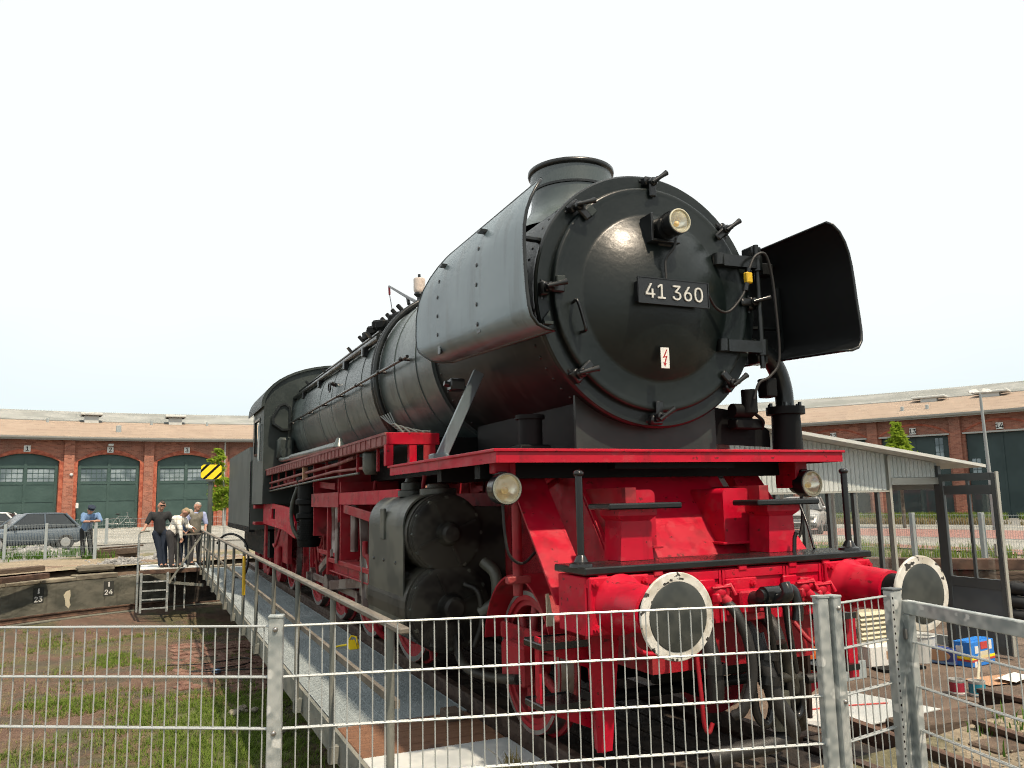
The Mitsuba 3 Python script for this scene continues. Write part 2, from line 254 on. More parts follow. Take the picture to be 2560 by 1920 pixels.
# ---------------------------------------------------------------- mesh builder
def V3(*a): return np.array(a, float)
def unit(v): v = np.asarray(v, float); return v/np.linalg.norm(v)
def perp(d):
    a = np.cross(d, [0, 0, 1.0]) if abs(d[2]) < 0.95 else np.cross(d, [1.0, 0, 0])
    a = unit(a); return a, np.cross(d, a)
class B:
    def __init__(s): s.v, s.f, s.n = [], [], 0
    def add(s, v, f):
        v = np.asarray(v, float); f = np.asarray(f, int)
        if f.shape[1] == 4: f = np.vstack([f[:, [0, 1, 2]], f[:, [0, 2, 3]]])
        s.v.append(v); s.f.append(f + s.n); s.n += len(v); return s
    def get(s): return np.vstack(s.v), np.vstack(s.f)
    def hull(s, pts):
        h = trimesh.convex.convex_hull(np.asarray(pts, float)); return s.add(h.vertices, h.faces)
    def box(s, x0, x1, y0, y1, z0, z1, ch=0.0):
        return s.obox(((x0+x1)/2, (y0+y1)/2, (z0+z1)/2), (abs(x1-x0), abs(y1-y0), abs(z1-z0)), None, ch)
    def obox(s, c, size, R=None, ch=0.0):
        h = np.array(size, float)/2; c = np.array(c, float); R = np.eye(3) if R is None else np.asarray(R)
        if ch <= 0:
            v = np.array([[x, y, z] for x in (-1, 1) for y in (-1, 1) for z in (-1, 1)])*h
            f = [[0, 1, 3, 2], [4, 6, 7, 5], [0, 4, 5, 1], [2, 3, 7, 6], [0, 2, 6, 4], [1, 5, 7, 3]]
            return s.add(v@R.T + c, f)
        pts = []
        for sx in (-1, 1):
            for sy in (-1, 1):
                for sz in (-1, 1):
                    for k in range(3):
                        q = np.array([sx, sy, sz])*(h - ch); q[k] += (sx, sy, sz)[k]*ch; pts.append(q)
        return s.hull(np.array(pts)@R.T + c)
    def bar(s, p, q, w, h, upv=(0, 0, 1), ch=0.0):
        p, q = np.array(p, float), np.array(q, float); d = unit(q-p); a = np.cross(d, upv); a = unit(a) if np.linalg.norm(a) > 1e-6 else perp(d)[0]
        return s.obox((p+q)/2, (w, np.linalg.norm(q-p), h), np.stack([a, d, np.cross(a, d)], 1), ch)
    def tube(s, pts, r, n=8, closed=False):
        P = np.array(pts, float); m = len(P); rr = np.broadcast_to(np.asarray(r, float), (m,))
        if closed: tan = np.roll(P, -1, 0) - np.roll(P, 1, 0)
        else: tan = np.gradient(P, axis=0)
        tan = tan/np.linalg.norm(tan, axis=1)[:, None]
        a, b = perp(tan[0]); ang = np.arange(n)*2*PI/n; V = []
        for i in range(m):
            a = unit(a - tan[i]*np.dot(a, tan[i])); b = np.cross(tan[i], a)
            V.append(P[i] + rr[i]*(np.cos(ang)[:, None]*a + np.sin(ang)[:, None]*b))
        V = np.vstack(V); F = []; k = np.arange(n); k2 = (k+1) % n
        for i in range(m if closed else m-1):
            j = (i+1) % m; F.append(np.stack([i*n+k, i*n+k2, j*n+k2, j*n+k], 1))
        F = np.vstack(F); s.add(V, F)
        if not closed:
            for i, o in ((0, 1), (m-1, 0)):
                ring = V[i*n:(i+1)*n]; t = np.stack([np.full(n, n), k2, k] if o else [np.full(n, n), k, k2], 1)
                s.add(np.vstack([ring, P[i]]), t)
        return s
    def cyl(s, p, q, r, n=16, r2=None): return s.tube([p, q], [r, r if r2 is None else r2], n)
    def lathe(s, o, ax, prof, n=32):
        o = np.array(o, float); ax = unit(ax); a, b = perp(ax); ang = np.arange(n)*2*PI/n
        ring = np.cos(ang)[:, None]*a + np.sin(ang)[:, None]*b; V = []; idx = []
        for (h, r) in prof:
            if r < 1e-6: idx.append(('p', sum(map(len, V)))); V.append((o+ax*h)[None])
            else: idx.append(('r', sum(map(len, V)))); V.append(o + ax*h + ring*r)
        F = []; k = np.arange(n); k2 = (k+1) % n
        for (t0, i0), (t1, i1) in zip(idx[:-1], idx[1:]):
            if t0 == 'r' and t1 == 'r': F += [np.stack([i0+k, i0+k2, i1+k2], 1), np.stack([i0+k, i1+k2, i1+k], 1)]
            elif t0 == 'p' and t1 == 'r': F.append(np.stack([0*k+i0, i1+k2, i1+k], 1))
            elif t0 == 'r': F.append(np.stack([i0+k, i0+k2, 0*k+i1], 1))
        return s.add(np.vstack(V), np.vstack(F))
    def prism(s, poly, o, u, v, w):
        """shapely polygon in the (u, v) plane through o, extruded along w (a vector)."""
        o, u, v, w = (np.array(a, float) for a in (o, u, v, w))
        for g in getattr(poly, 'geoms', [poly]):
            m = trimesh.creation.extrude_polygon(g, 1.0, engine='earcut'); q = m.vertices
            P = o + q[:, :1]*u + q[:, 1:2]*v + q[:, 2:]*w; f = m.faces
            if np.dot(np.cross(u, v), w) < 0: f = f[:, ::-1]
            s.add(P, f)
        return s
    def ball(s, c, r, sub=2, scale=(1, 1, 1)):
        m = trimesh.creation.icosphere(sub, 1.0); return s.add(m.vertices*np.array(scale)*r + np.array(c), m.faces)
    def grid(s, P):
        P = np.asarray(P, float); a, b = P.shape[:2]; i = np.arange(a*b).reshape(a, b)
        return s.add(P.reshape(-1, 3), np.stack([i[:-1, :-1], i[1:, :-1], i[1:, 1:], i[:-1, 1:]], -1).reshape(-1, 4))
def arc(c, r, a0, a1, n, u, v): return [np.array(c, float) + r*(math.cos(t)*np.array(u, float) + math.sin(t)*np.array(v, float)) for t in np.linspace(a0, a1, n)]
def curve(pts, n=8):
    P = np.array(pts, float); P = np.vstack([2*P[0]-P[1], P, 2*P[-1]-P[-2]]); out = []
    for i in range(1, len(P)-2):
        for t in np.linspace(0, 1, n, endpoint=False):
            p0, p1, p2, p3 = P[i-1:i+3]
            out.append(0.5*((2*p1) + (p2-p0)*t + (2*p0-5*p1+4*p2-p3)*t*t + (3*p1-p0-3*p2+p3)*t**3))
    return np.array(out + [P[-2]])
def rotz(a): c, s = math.cos(a), math.sin(a); return np.array([[c, -s, 0], [s, c, 0], [0, 0, 1.0]])
def text(t, h, o, u, v, depth=0.004, bold=False, center=True):
    m = meshkit.text_mesh(t, h, depth, bold); q = np.array(m.vertices)
    if center: q[:, 0] -= (q[:, 0].min()+q[:, 0].max())/2
    u, v = unit(u), unit(v); w = np.cross(u, v)
    return B().add(np.array(o, float) + q[:, :1]*u + q[:, 1:2]*v + q[:, 2:]*w, m.faces)
def blades(pts, h, w, seed, lean=0.5, per=5):
    r = np.random.default_rng(seed); V, F = [], []; P = np.repeat(np.asarray(pts, float), per, 0); n = len(P)
    P = P + np.c_[r.normal(0, 0.035, (n, 2)), np.zeros(n)]; a = r.uniform(0, 2*PI, n); hh = h*r.uniform(0.45, 1.2, n); ww = w*r.uniform(0.6, 1.3, n)
    d = np.c_[np.cos(a), np.sin(a), 0*a]; s = np.c_[-np.sin(a), np.cos(a), 0*a]; l = (r.uniform(0.1, 1, n)*lean*hh)[:, None]
    z = np.array([0, 0, 1.0])
    v0, v1 = P - s*ww[:, None], P + s*ww[:, None]; mid = P + d*l*0.35 + z*(hh*0.6)[:, None]; v2, v3 = mid - s*ww[:, None]*0.7, mid + s*ww[:, None]*0.7
    v4 = P + d*l + z*hh[:, None]
    V = np.stack([v0, v1, v2, v3, v4], 1).reshape(-1, 3); k = np.arange(n)*5
    F = np.vstack([np.stack([k, k+1, k+3], 1), np.stack([k, k+3, k+2], 1), np.stack([k+2, k+3, k+4], 1)])
    return B().add(V, F)
def leaves(P, size, seed, flat=0.5):
    r = np.random.default_rng(seed); n = len(P); a = unit3(r.normal(size=(n, 3))*np.array([1, 1, flat])); b = unit3(np.cross(a, r.normal(size=(n, 3))))
    s = (size*r.uniform(0.6, 1.3, n))[:, None]
    v = np.stack([P - a*s, P + b*s*0.5, P + a*s, P - b*s*0.5], 1).reshape(-1, 3); k = np.arange(n)*4
    return B().add(v, np.vstack([np.stack([k, k+1, k+2], 1), np.stack([k, k+2, k+3], 1)]))
def unit3(v): return v/np.maximum(np.linalg.norm(v, axis=1, keepdims=True), 1e-9)

# ================================================================ THE SETTING
PC = V3(0, 11.3, 0); PR = 11.0                       # turntable pit: centre and radius
def gz(x, y):
    r = np.hypot(x, y-11.3); left = np.clip(0.5 - (x-6)/16, 0, 1)
    return 0.2*np.clip((r-32)/12, 0, 1)*left - 0.12*np.clip((r-14)/8, 0, 1)*(1-left)
def polar(radii, a0=0, a1=2*PI, n=180, zf=None):
    a = np.linspace(a0, a1, n); P = []
    for r in radii:
        x, y = r*np.sin(a), 11.3 + r*np.cos(a); P.append(np.stack([x, y, zf(x, y)], 1))
    return np.array(P)
def flip(m): v, f = m.get(); return v, f[:, ::-1]
def gnoise(x, y): return gz(x, y) - 0.02 + 0.05*(meshkit.fbm(np.stack([x*0.9, y*0.9, 0*x], -1), 3, 5) - 0.5)*np.clip((np.hypot(x, y-11.3)-11.3)/0.6, 0, 1)
struct('ground', flip(B().grid(polar([11.35, 11.6, 12, 12.5, 13, 13.7, 14.5, 15.5, 17, 19, 21, 24, 28, 32, 36, 40, 44, 50, 60, 90, 200, 700], n=241, zf=gnoise))), 'gravel_ground', True,
       'bare gravel and earth of the engine yard')
fx = np.linspace(-11, 11, 150); X, Y = np.meshgrid(fx, fx + 11.3, indexing='ij'); R_ = np.hypot(X, Y-11.3)
Z = -1.5 + 0.10*(meshkit.fbm(np.stack([X*0.8, Y*0.8, 0*X], -1), 4, 2) - 0.5) + 0.30*np.clip((R_-8.6)/1.6, 0, 1) - 0.25*np.clip((R_-10.4)/0.2, 0, 1)
struct('pit_floor', B().grid(np.stack([X, Y, Z], -1)).get(), 'pit_earth', True, 'brown earth floor of the turntable pit with patches of grass')
# pit wall (whole ring is the same concrete wall), ledge for the ring rail
pw = thing('pit_wall', 'curved grey concrete wall round the turntable pit with painted numbers and broken coping', 'retaining wall')
def ring_solid(r0, r1, z0, z1, n=160, a0=0.0, a1=2*PI):
    a = np.linspace(a0, a1, n); prof = [(r0, z0), (r0, z1), (r1, z1), (r1, z0), (r0, z0)]
    return B().grid(np.array([np.stack([r*np.sin(a), 11.3 + r*np.cos(a), np.full(n, z)], 1) for r, z in prof]))
put(pw, 'wall_ring', ring_solid(PR, 11.45, -1.7, -0.30), 'pit_concrete', 40)
put(pw, 'ledge', ring_solid(10.25, PR+0.05, -1.75, -1.17), 'pit_concrete', 40)
r_ = np.random.default_rng(5); a = -0.74
while a < 0.02:                                       # coping blocks in view on the far left rim
    w = r_.uniform(0.07, 0.10); t = np.array([math.cos(a+w/2), -math.sin(a+w/2), 0]); nn = np.array([math.sin(a+w/2), math.cos(a+w/2), 0])
    if not (-0.42 < a < -0.36):
        h = r_.uniform(0.10, 0.16)
        put(pw, 'coping_block', B().obox(PC + nn*(11.24 + r_.uniform(-0.02, 0.02)) + [0, 0, -0.30 + h/2], (11.2*w - 0.03, 0.5, h), np.stack([t, nn, [0, 0, 1]], 1), 0.02), 'coping_stone')
    a += w
def wallmark(t, ang):                                  # a white tick over a number painted on a dark field
    nn = np.array([math.sin(ang), math.cos(ang), 0]); t_ = np.array([math.cos(ang), -math.sin(ang), 0]); o = PC + nn*(PR - 0.004)
    f = put(pw, 'number_field', B().obox(o + [0, 0, -0.58], (0.27, 0.006, 0.40), np.stack([t_, nn, [0, 0, 1]], 1)), 'pit_dark')
    put(f, 'number', text(t, 0.13, o - nn*0.004 + [0, 0, -0.74], t_, [0, 0, 1], 0.003, True), 'white_paint')
    put(f, 'tick', B().obox(o - nn*0.005 + [0, 0, -0.47], (0.04, 0.004, 0.13), np.stack([t_, nn, [0, 0, 1]], 1)), 'white_paint')
wallmark('24', math.atan2(-4.35, 10.1)); wallmark('23', math.atan2(-5.95, 9.25))
sp = Polygon([(0, 0), (0.10, 0.03), (0.12, -0.1), (0.10, -0.25), (0.13, -0.36), (0.08, -0.45), (0.0, -0.36), (-0.02, -0.2), (-0.06, -0.1)])
an = math.atan2(-5.35, 9.61); nn = np.array([math.sin(an), math.cos(an), 0]); t_ = np.array([math.cos(an), -math.sin(an), 0])
put(pw, 'bare_patch', B().prism(sp, PC + nn*(PR-0.006) + [0, 0, -0.55], t_, [0, 0, 1], nn*0.01), 'cream')
def rail_profile(s=1.0): return Polygon([(-.062*s, 0), (.062*s, 0), (.062*s, .014), (.01, .035), (.01, .105), (.034, .115), (.034, .145), (-.034, .145), (-.034, .115), (-.01, .105), (-.01, .035), (-.062*s, .014)])
def ring_rail():
    a = np.linspace(-PI, PI, 241); pr = list(rail_profile().exterior.coords)
    return B().grid(np.array([np.stack([(10.62+u)*np.sin(a), 11.3 + (10.62+u)*np.cos(a), np.full(len(a), -1.165+w)], 1) for u, w in pr]))
whole('ring_rail', 'rusty curved rail running round the pit at the foot of its wall', 'rail', ring_rail(), 'rust_steel', 30)
# pavements and roads
def patch(poly, z): return B().prism(poly, (0, 0, z), (1, 0, 0), (0, 1, 0), (0, 0, 0.004))
def sheet(a0, a1, r0, r1, dz, n=60, m=14): return flip(B().grid(polar(np.linspace(r0, r1, m), a0, a1, n, lambda x, y: gz(x, y) + dz)))
struct('pavement', sheet(-0.62, 0.32, 25.0, 46.6, 0.012), 'pavement', False, 'pale concrete yard in front of the left gates')
struct('red_paving', sheet(0.86, 1.75, 24.0, 30.0, 0.016), 'red_paving', False, 'strip of reddish paving beyond the fence on the right')
struct('road', sheet(0.80, 1.85, 18.6, 24.0, 0.012), 'pavement', False, 'pale service road on the right')
struct('road_far', sheet(0.80, 1.85, 30.0, 35.0, 0.010), 'pavement', False, 'pale road beyond the red paving')
struct('red_paving_near', sheet(0.9, 1.85, 16.8, 18.6, 0.016), 'red_paving', False, 'narrow strip of reddish paving nearest the fence on the right')

# ---------------------------------------------------------------- roundhouse
rh = thing('roundhouse', 'curved red brick engine shed with green gates, tan lower roof and pale upper roof', 'roundhouse')
HR = 46.0
def fr(deg, r=HR): a = math.radians(deg); nn = np.array([math.sin(a), math.cos(a), 0.0]); return PC + nn*r, np.array([math.cos(a), -math.sin(a), 0.0]), nn
Zv = V3(0, 0, 1)
bays = [(-25.6 + 6.02*i, 'L', {3: '2', 2: '1', 4: '3'}.get(i, '')) for i in range(0, 6)] + [(d, 'H', '') for d in (11.2, 17.9, 24.5, 31.2, 37.8, 44.0)] + [(50.2 + 6.03*i, 'R', {1: '12', 2: '13', 3: '14'}.get(i, '')) for i in range(0, 6)]
cen = [b[0] for b in bays]; edge = [cen[0]-3.01] + [(p+q)/2 for p, q in zip(cen[:-1], cen[1:])] + [cen[-1]+3.01]
ZB = -0.1
def archpoly(w, zs, za, z0=-0.3, n=18):
    h = za - zs; R = (w*w + h*h)/(2*h); t0 = math.asin(w/R)
    return Polygon([(-w, z0), (w, z0)] + [(R*math.sin(t), za - R + R*math.cos(t)) for t in np.linspace(t0, -t0, n)])
for i, (d, side, num) in enumerate(bays):
    o, t, nn = fr(d, HR*math.cos(math.radians(3.0))); L0 = HR*math.tan(math.radians(d-edge[i])); L1 = HR*math.tan(math.radians(edge[i+1]-d))
    zoff = 0.2 if side == 'L' else 0.0
    wallp = sbox(-L0, -0.4, L1, 6.15)
    vis = side in 'LR' and -27 < d < 76
    op = archpoly(1.87, 4.55+zoff*0.5, 5.02+zoff*0.5)
    zg0 = gz(*(o[:2])) - 0.02
    if side == 'H': put(rh, 'wall', B().prism(wallp, o, t, Zv, nn*0.45), 'brick'); continue
    if side == 'L': wallp = wallp.difference(op)
    else: wallp = wallp.difference(sbox(-1.95, -0.4, 1.95, 4.92))
    put(rh, 'wall', B().prism(wallp, o, t, Zv, nn*0.45), 'brick')
    # arch of brick, proud of the wall, and the corbelled strip under the eaves
    if side == 'L':
        ring = archpoly(2.05, 4.55, 5.42).difference(archpoly(1.87, 4.65, 5.12)).intersection(sbox(-3, 4.3, 3, 6))
        put(rh, 'arch', B().prism(ring, o - nn*0.05, t, Zv, nn*0.10), 'brick_arch')
        for s in (-1, 1):
            put(rh, 'jamb', B().box(-0.13, 0.13, -0.04, 0.1, -0.3, 4.45).get() if False else B().obox(o + t*s*2.0 - nn*0.02 + [0, 0, 2.1], (0.24, 0.12, 4.9), np.stack([t, nn, Zv], 1)), 'brick_arch')
    else:
        ring = archpoly(2.2, 5.0, 5.75).difference(archpoly(2.1, 4.95, 5.62)).intersection(sbox(-3, 4.95, 3, 6))
        put(rh, 'arch', B().prism(ring, o - nn*0.04, t, Zv, nn*0.08), 'brick_arch')
        put(rh, 'lintel', B().obox(o + [0, 0, 4.97] - nn*0.03, (4.1, 0.2, 0.1), np.stack([t, nn, Zv], 1)), 'gutter_zinc')
    # gate of two leaves, each with a window band of small panes
    F = np.stack([t, nn, Zv], 1)
    if side == 'L':
        gp = archpoly(1.84, 4.55+zoff*0.5, 5.0+zoff*0.5, zg0+0.03)
        hole = sbox(-1.66, 3.32, -0.12, 4.14).union(sbox(0.12, 3.32, 1.66, 4.14))
        g = put(rh, 'gate', B().prism(gp.difference(hole), o + nn*0.22, t, Zv, nn*0.08), 'gate_green')
        for zz, hh in ((0.28+zg0, 0.22), (2.05, 0.07), (3.18, 0.10), (4.25, 0.10)): put(g, 'rail', B().obox(o + nn*0.205 + [0, 0, zz], (3.62, 0.04, hh), F), 'gate_green')
        put(g, 'centre_post', B().obox(o + nn*0.195 + [0, 0, 2.5], (0.16, 0.06, 4.7), F), 'gate_green')
        for s in (-1, 1): put(g, 'stile', B().obox(o + t*s*1.75 + nn*0.2 + [0, 0, 2.3], (0.16, 0.05, 4.3), F), 'gate_green')
        for s in (-1, 1):
            for k in range(5):
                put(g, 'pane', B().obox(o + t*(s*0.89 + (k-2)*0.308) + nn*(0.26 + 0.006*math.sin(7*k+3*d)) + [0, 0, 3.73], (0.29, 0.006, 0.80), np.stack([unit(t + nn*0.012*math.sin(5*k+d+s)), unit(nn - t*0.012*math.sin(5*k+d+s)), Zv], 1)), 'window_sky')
            for k in range(4): put(g, 'glazing_bar', B().obox(o + t*(s*0.89 + (k-1.5)*0.308) + nn*0.235 + [0, 0, 3.73], (0.03, 0.03, 0.82), F), 'gate_green')
            for zz in (3.53, 3.87): put(g, 'glazing_bar', B().obox(o + t*(s*0.89) + nn*0.24 + [0, 0, zz], (1.54, 0.028, 0.028), F), 'gate_green')
    else:
        wins = [(1.15, 3.45, 1.62, 4.80), (-1.62, 1.95, -1.15, 3.3)] if num != '12' else [(1.15, 3.45, 1.62, 4.8)]
        if num == '14': wins = [(-1.75, 2.4, -1.25, 3.42), (1.2, 2.4, 1.7, 3.42)]
        gp = sbox(-1.93, zg0+0.03, 1.93, 4.92)
        for wv in wins: gp = gp.difference(sbox(*wv))
        g = put(rh, 'gate', B().prism(gp, o + nn*0.22, t, Zv, nn*0.08), 'gate_teal')
        put(g, 'centre_post', B().obox(o + nn*0.2 + [0, 0, 2.45], (0.12, 0.05, 4.85), F), 'gate_teal')
        for (x0, z0, x1, z1) in wins:
            for a_ in range(2):
                for b_ in range(3):
                    xx, zz = x0 + (a_+0.5)*(x1-x0)/2, z0 + (b_+0.5)*(z1-z0)/3
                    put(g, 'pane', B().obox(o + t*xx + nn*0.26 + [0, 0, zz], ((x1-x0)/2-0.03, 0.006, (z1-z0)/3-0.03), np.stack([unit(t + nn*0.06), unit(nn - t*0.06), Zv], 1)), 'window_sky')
            put(g, 'glazing_bar', B().obox(o + t*(x0+x1)/2 + nn*0.24 + [0, 0, (z0+z1)/2], (0.03, 0.03, z1-z0), F), 'gate_teal')
            for b_ in (1, 2): put(g, 'glazing_bar', B().obox(o + t*(x0+x1)/2 + nn*0.242 + [0, 0, z0 + b_*(z1-z0)/3], (x1-x0, 0.03, 0.03), F), 'gate_teal')
    if num:
        pl = put(rh, 'number_plate', B().obox(o - nn*0.09 + [0, 0, 5.42 if side == 'L' else 5.28], (0.38, 0.05, 0.40), F), 'white_paint', label=f'white plate numbered {num} over a gate')
        put(pl, 'number', text(num, 0.26, o - nn*0.117 + [0, 0, (5.42 if side == 'L' else 5.28) - 0.13], t, Zv, 0.004, True), 'black_matt')
for e in edge:
    o, t, nn = fr(e); F = np.stack([t, nn, Zv], 1)
    put(rh, 'pillar', B().obox(o - nn*0.04 + [0, 0, 2.85], (0.60, 0.42, 6.5), F), 'brick', label=None)
# roof, gutter, fascia
def roof_strip(prof, n=3):
    degs = sorted(set(np.concatenate([np.linspace(p, q, 4) for p, q in zip(edge[:-1], edge[1:])]).tolist())); A = np.radians(degs)
    return B().grid(np.array([np.stack([r*np.sin(A), 11.3 + r*np.cos(A), np.full(len(A), z)], 1) for r, z in prof]))
put(rh, 'lower_roof', roof_strip([(45.35, 6.16), (45.30, 6.22), (52.0, 7.84), (52.0, 7.70), (45.35, 6.16)]), 'tan_roofing', 30)
put(rh, 'upper_roof', roof_strip([(51.9, 7.78), (51.9, 7.86), (58.3, 9.20), (66, 6.6), (66, -0.3), (65.8, -0.3), (65.8, 6.5), (58.3, 9.0), (51.9, 7.78)]), 'grey_roofing', 20)
put(rh, 'fascia', roof_strip([(45.36, 5.98), (45.28, 5.98), (45.28, 6.16), (45.36, 6.16)]), 'gutter_zinc', False)
put(rh, 'soffit', roof_strip([(45.36, 6.05), (46.5, 6.10)]), 'old_wood', False)
put(rh, 'gutter', roof_strip([(45.27, 6.10), (45.22, 6.04), (45.15, 6.04), (45.10, 6.10), (45.08, 6.20), (45.12, 6.20), (45.15, 6.12), (45.22, 6.12), (45.27, 6.20)]), 'gutter_zinc', 60)
for dg, w in ((-8.46, 1.15), (-2.12, 1.15), (-15.5, 0.5)):       # white ventilator hoods on the left slope
    o, t, nn = fr(dg, 51.8); F = np.stack([t, nn, Zv], 1)
    v = put(rh, 'ventilator', B().obox(o + [0, 0, 7.85], (w*0.8, 0.8, 0.75), F), 'vent_white'); put(v, 'hood', B().obox(o + [0, 0, 8.34], (w*1.28, 1.3, 0.20), F, 0.05), 'vent_white'); put(v, 'hood_shade_strip', B().obox(o + [0, 0, 8.23], (w*1.1, 1.1, 0.03), F), 'black_matt')  # black slab under the hood stands for its shade
for dg in (62.4, 66.6):
    o, t, nn = fr(dg, 51.0); F = np.stack([t, nn, Zv], 1)
    v = put(rh, 'ventilator', B().obox(o + [0, 0, 7.62], (1.0, 0.7, 0.4), F), 'vent_white'); put(v, 'hood', B().obox(o + [0, 0, 7.85], (2.1, 1.0, 0.16), F, 0.04), 'vent_white')
for dg in (-6.8, 61.2, 63.0, -11.6, -4.0, 0.4):
    o, t, nn = fr(dg, 47.6 if dg in (-6.8, 61.2, 63.0) else 51.2); h = 0.35 if dg in (-6.8,) else 0.18
    put(rh, 'roof_vent', B().obox(o + [0, 0, (6.78 if dg in (-6.8, 61.2, 63.0) else 7.66) + h/2], (h*0.9, 0.3, h+0.16), np.stack([t, nn, Zv], 1), 0.02), 'galv_far')
o, t, nn = fr(1.62, 45.62); put(rh, 'downpipe', B().tube([o + [0, 0, 0.2], o + [0, 0, 5.9], o - nn*0.3 + [0, 0, 6.1]], 0.055, 10), 'gutter_zinc', 40)
o, t, nn = fr(-10.35, 45.72); put(rh, 'wall_lamp', B().ball(o + [0, 0, 3.75], 0.11, 1), 'lamp_glass'); put(rh, 'notice_plate', B().obox(o + t*0.42 + [0, 0, 1.75], (0.16, 0.04, 0.34), np.stack([t, nn, Zv], 1)), 'white_paint')
o, t, nn = fr(-7.55, 45.7); put(rh, 'wall_lamp', B().obox(o - nn*0.2 + [0, 0, 5.72], (0.32, 0.3, 0.14), np.stack([t, nn, Zv], 1), 0.03), 'vent_white')

# ---------------------------------------------------------------- trees, weeds, grass, rubble
def crown(profile, base, n, size, seed, clump=90):
    r = np.random.default_rng(seed); P = []
    for (z, rad, wgt) in profile:
        for _ in range(int(clump*wgt)):
            a, q = r.uniform(0, 2*PI), rad*math.sqrt(r.uniform(0.05, 1.0)); c = np.array([q*math.cos(a), q*math.sin(a), z + r.normal(0, 0.10)])
            P.append(c + r.normal(0, 1, (n, 3))*np.array([0.10, 0.10, 0.07])*(0.6 + rad))
    return np.vstack(P) + np.array(base)
tr = thing('young_tree', 'slim bright green young tree half behind the striped sign by the third gate', 'tree')
bx = V3(-0.05, 38.5, 0.05)
put(tr, 'trunk', B().tube([bx, bx + [0.02, 0, 1.4], bx + [-0.08, 0, 2.6], bx + [-0.42, 0, 4.0]], [0.06, 0.055, 0.04, 0.015], 8), 'gutter_zinc', 40)
for k in range(6): put(tr, 'limb', B().tube([bx + [-0.1, 0, 1.7+0.3*k], bx + [-0.25 + 0.35*math.cos(2.4*k), 0.35*math.sin(2.4*k), 2.1+0.32*k]], [0.022, 0.008], 6), 'bark')
put(tr, 'crown', leaves(np.vstack([crown([(1.5, 0.42, 0.3), (1.9, 0.55, 0.5), (2.3, 0.5, 0.5), (2.75, 0.42, 0.4)], bx + [-0.12, 0, 0], 34, 0.07, 3, 40), crown([(3.2, 0.32, 0.35), (3.7, 0.28, 0.3), (4.1, 0.14, 0.18)], bx + [-0.40, 0, 0], 30, 0.07, 4, 40)]), 0.085, 9), 'leaf_bright', kind='stuff')
tr = thing('young_tree', 'bright green cone shaped young tree showing above the sloping hut roof', 'tree')
bx = V3(28.5, 23.4, -0.1)
put(tr, 'trunk', B().tube([bx, bx + [0, 0, 2.6], bx + [-0.15, 0, 4.7]], [0.09, 0.07, 0.015], 8), 'bark', 40)
r_ = np.random.default_rng(8)
for k in range(12): put(tr, 'limb', B().tube([bx + [0, 0, 2.2+0.2*k], bx + [(0.9-0.07*k)*math.cos(2.4*k), (0.9-0.07*k)*math.sin(2.4*k), 2.35+0.21*k]], [0.02, 0.006], 5), 'bark')
put(tr, 'crown', leaves(crown([(z, max(0.06, 0.33*(4.95-z)), 0.25 + 0.22*(4.95-z)) for z in np.arange(2.3, 4.9, 0.3)], bx, 40, 0.08, 11, 34), 0.10, 12), 'leaf_bright', kind='stuff')
def polar_pts(n, r0, r1, a0, a1, seed, zf=None):
    r = np.random.default_rng(seed); rad, a = np.sqrt(r.uniform(r0*r0, r1*r1, n)), r.uniform(a0, a1, n); x, y = rad*np.sin(a), 11.3 + rad*np.cos(a)
    return np.stack([x, y, (zf or gz)(x, y) - 0.02], 1)
def clumped(P, s, thr, seed): return P[meshkit.fbm(P*np.array([s, s, 0]) + seed, 3, 3) > thr]
stuff('weed_strip', blades(clumped(polar_pts(6500, 41.5, 45.4, 0.92, 1.42, 1), 0.5, 0.40, 2.0), 0.38, 0.022, 2, 0.7, 3), 'grass_green', 'strip of green weeds at the foot of the right brick wall', 'weeds')
stuff('kerb_weeds', blades(clumped(polar_pts(3000, 35.2, 36.6, 0.9, 1.5, 3), 0.6, 0.45, 4.0), 0.35, 0.02, 4, 0.7, 3), 'grass_dry', 'pale dry weeds along the far kerb on the right', 'weeds')
stuff('fence_weeds', blades(clumped(polar_pts(650, 12.4, 16.2, 1.15, 1.72, 5), 0.7, 0.50, 1.0), 0.36, 0.012, 6, 0.9, 5), 'grass_green', 'tall green weeds between the pit and the right hand mesh fence', 'weeds')
stuff('yard_weeds', blades(np.vstack([clumped(polar_pts(900, 15.4, 20.0, -0.62, -0.28, 7), 0.8, 0.50, 1.5), clumped(polar_pts(500, 22, 27, -0.62, -0.30, 8), 0.7, 0.50, 1.5)]), 0.26, 0.013, 8, 0.7, 5), 'leaf_mid', 'green weeds round the mesh fence by the dark parked car', 'weeds')
def pitz(x, y): return -1.5 + 0.10*(meshkit.fbm(np.stack([x*0.8, y*0.8, 0*x], -1), 4, 2) - 0.5) + 0.30*np.clip((np.hypot(x, y-11.3)-8.6)/1.6, 0, 1)
Pg = polar_pts(26000, 0.5, 10.1, -PI, 0.0, 9, pitz); Pg = Pg[(Pg[:, 0] < -0.6) & (Pg[:, 1] < 19)]
def blob(x, y, rx, ry, h): return h*np.exp(-((Pg[:, 0]-x)/rx)**2 - ((Pg[:, 1]-y)/ry)**2)
gq = 0.62*(meshkit.fbm(np.stack([Pg[:, 0]*1.5, Pg[:, 1]*1.1, 0*Pg[:, 0]], -1), 4, 3) - 0.5) + blob(-2.6, 9.4, 1.35, 1.7, 0.55) + blob(-2.1, 7.2, 0.9, 1.3, 0.5) + blob(-4.4, 11.2, 0.7, 0.8, 0.36) + blob(-3.9, 15.1, 0.5, 0.8, 0.36) + blob(-4.6, 8.2, 0.8, 0.6, 0.22) + blob(-5.4, 17.8, 1.0, 0.8, 0.2)
rd = np.random.default_rng(77).uniform(-0.16, 0.16, len(Pg)); gq = gq + rd
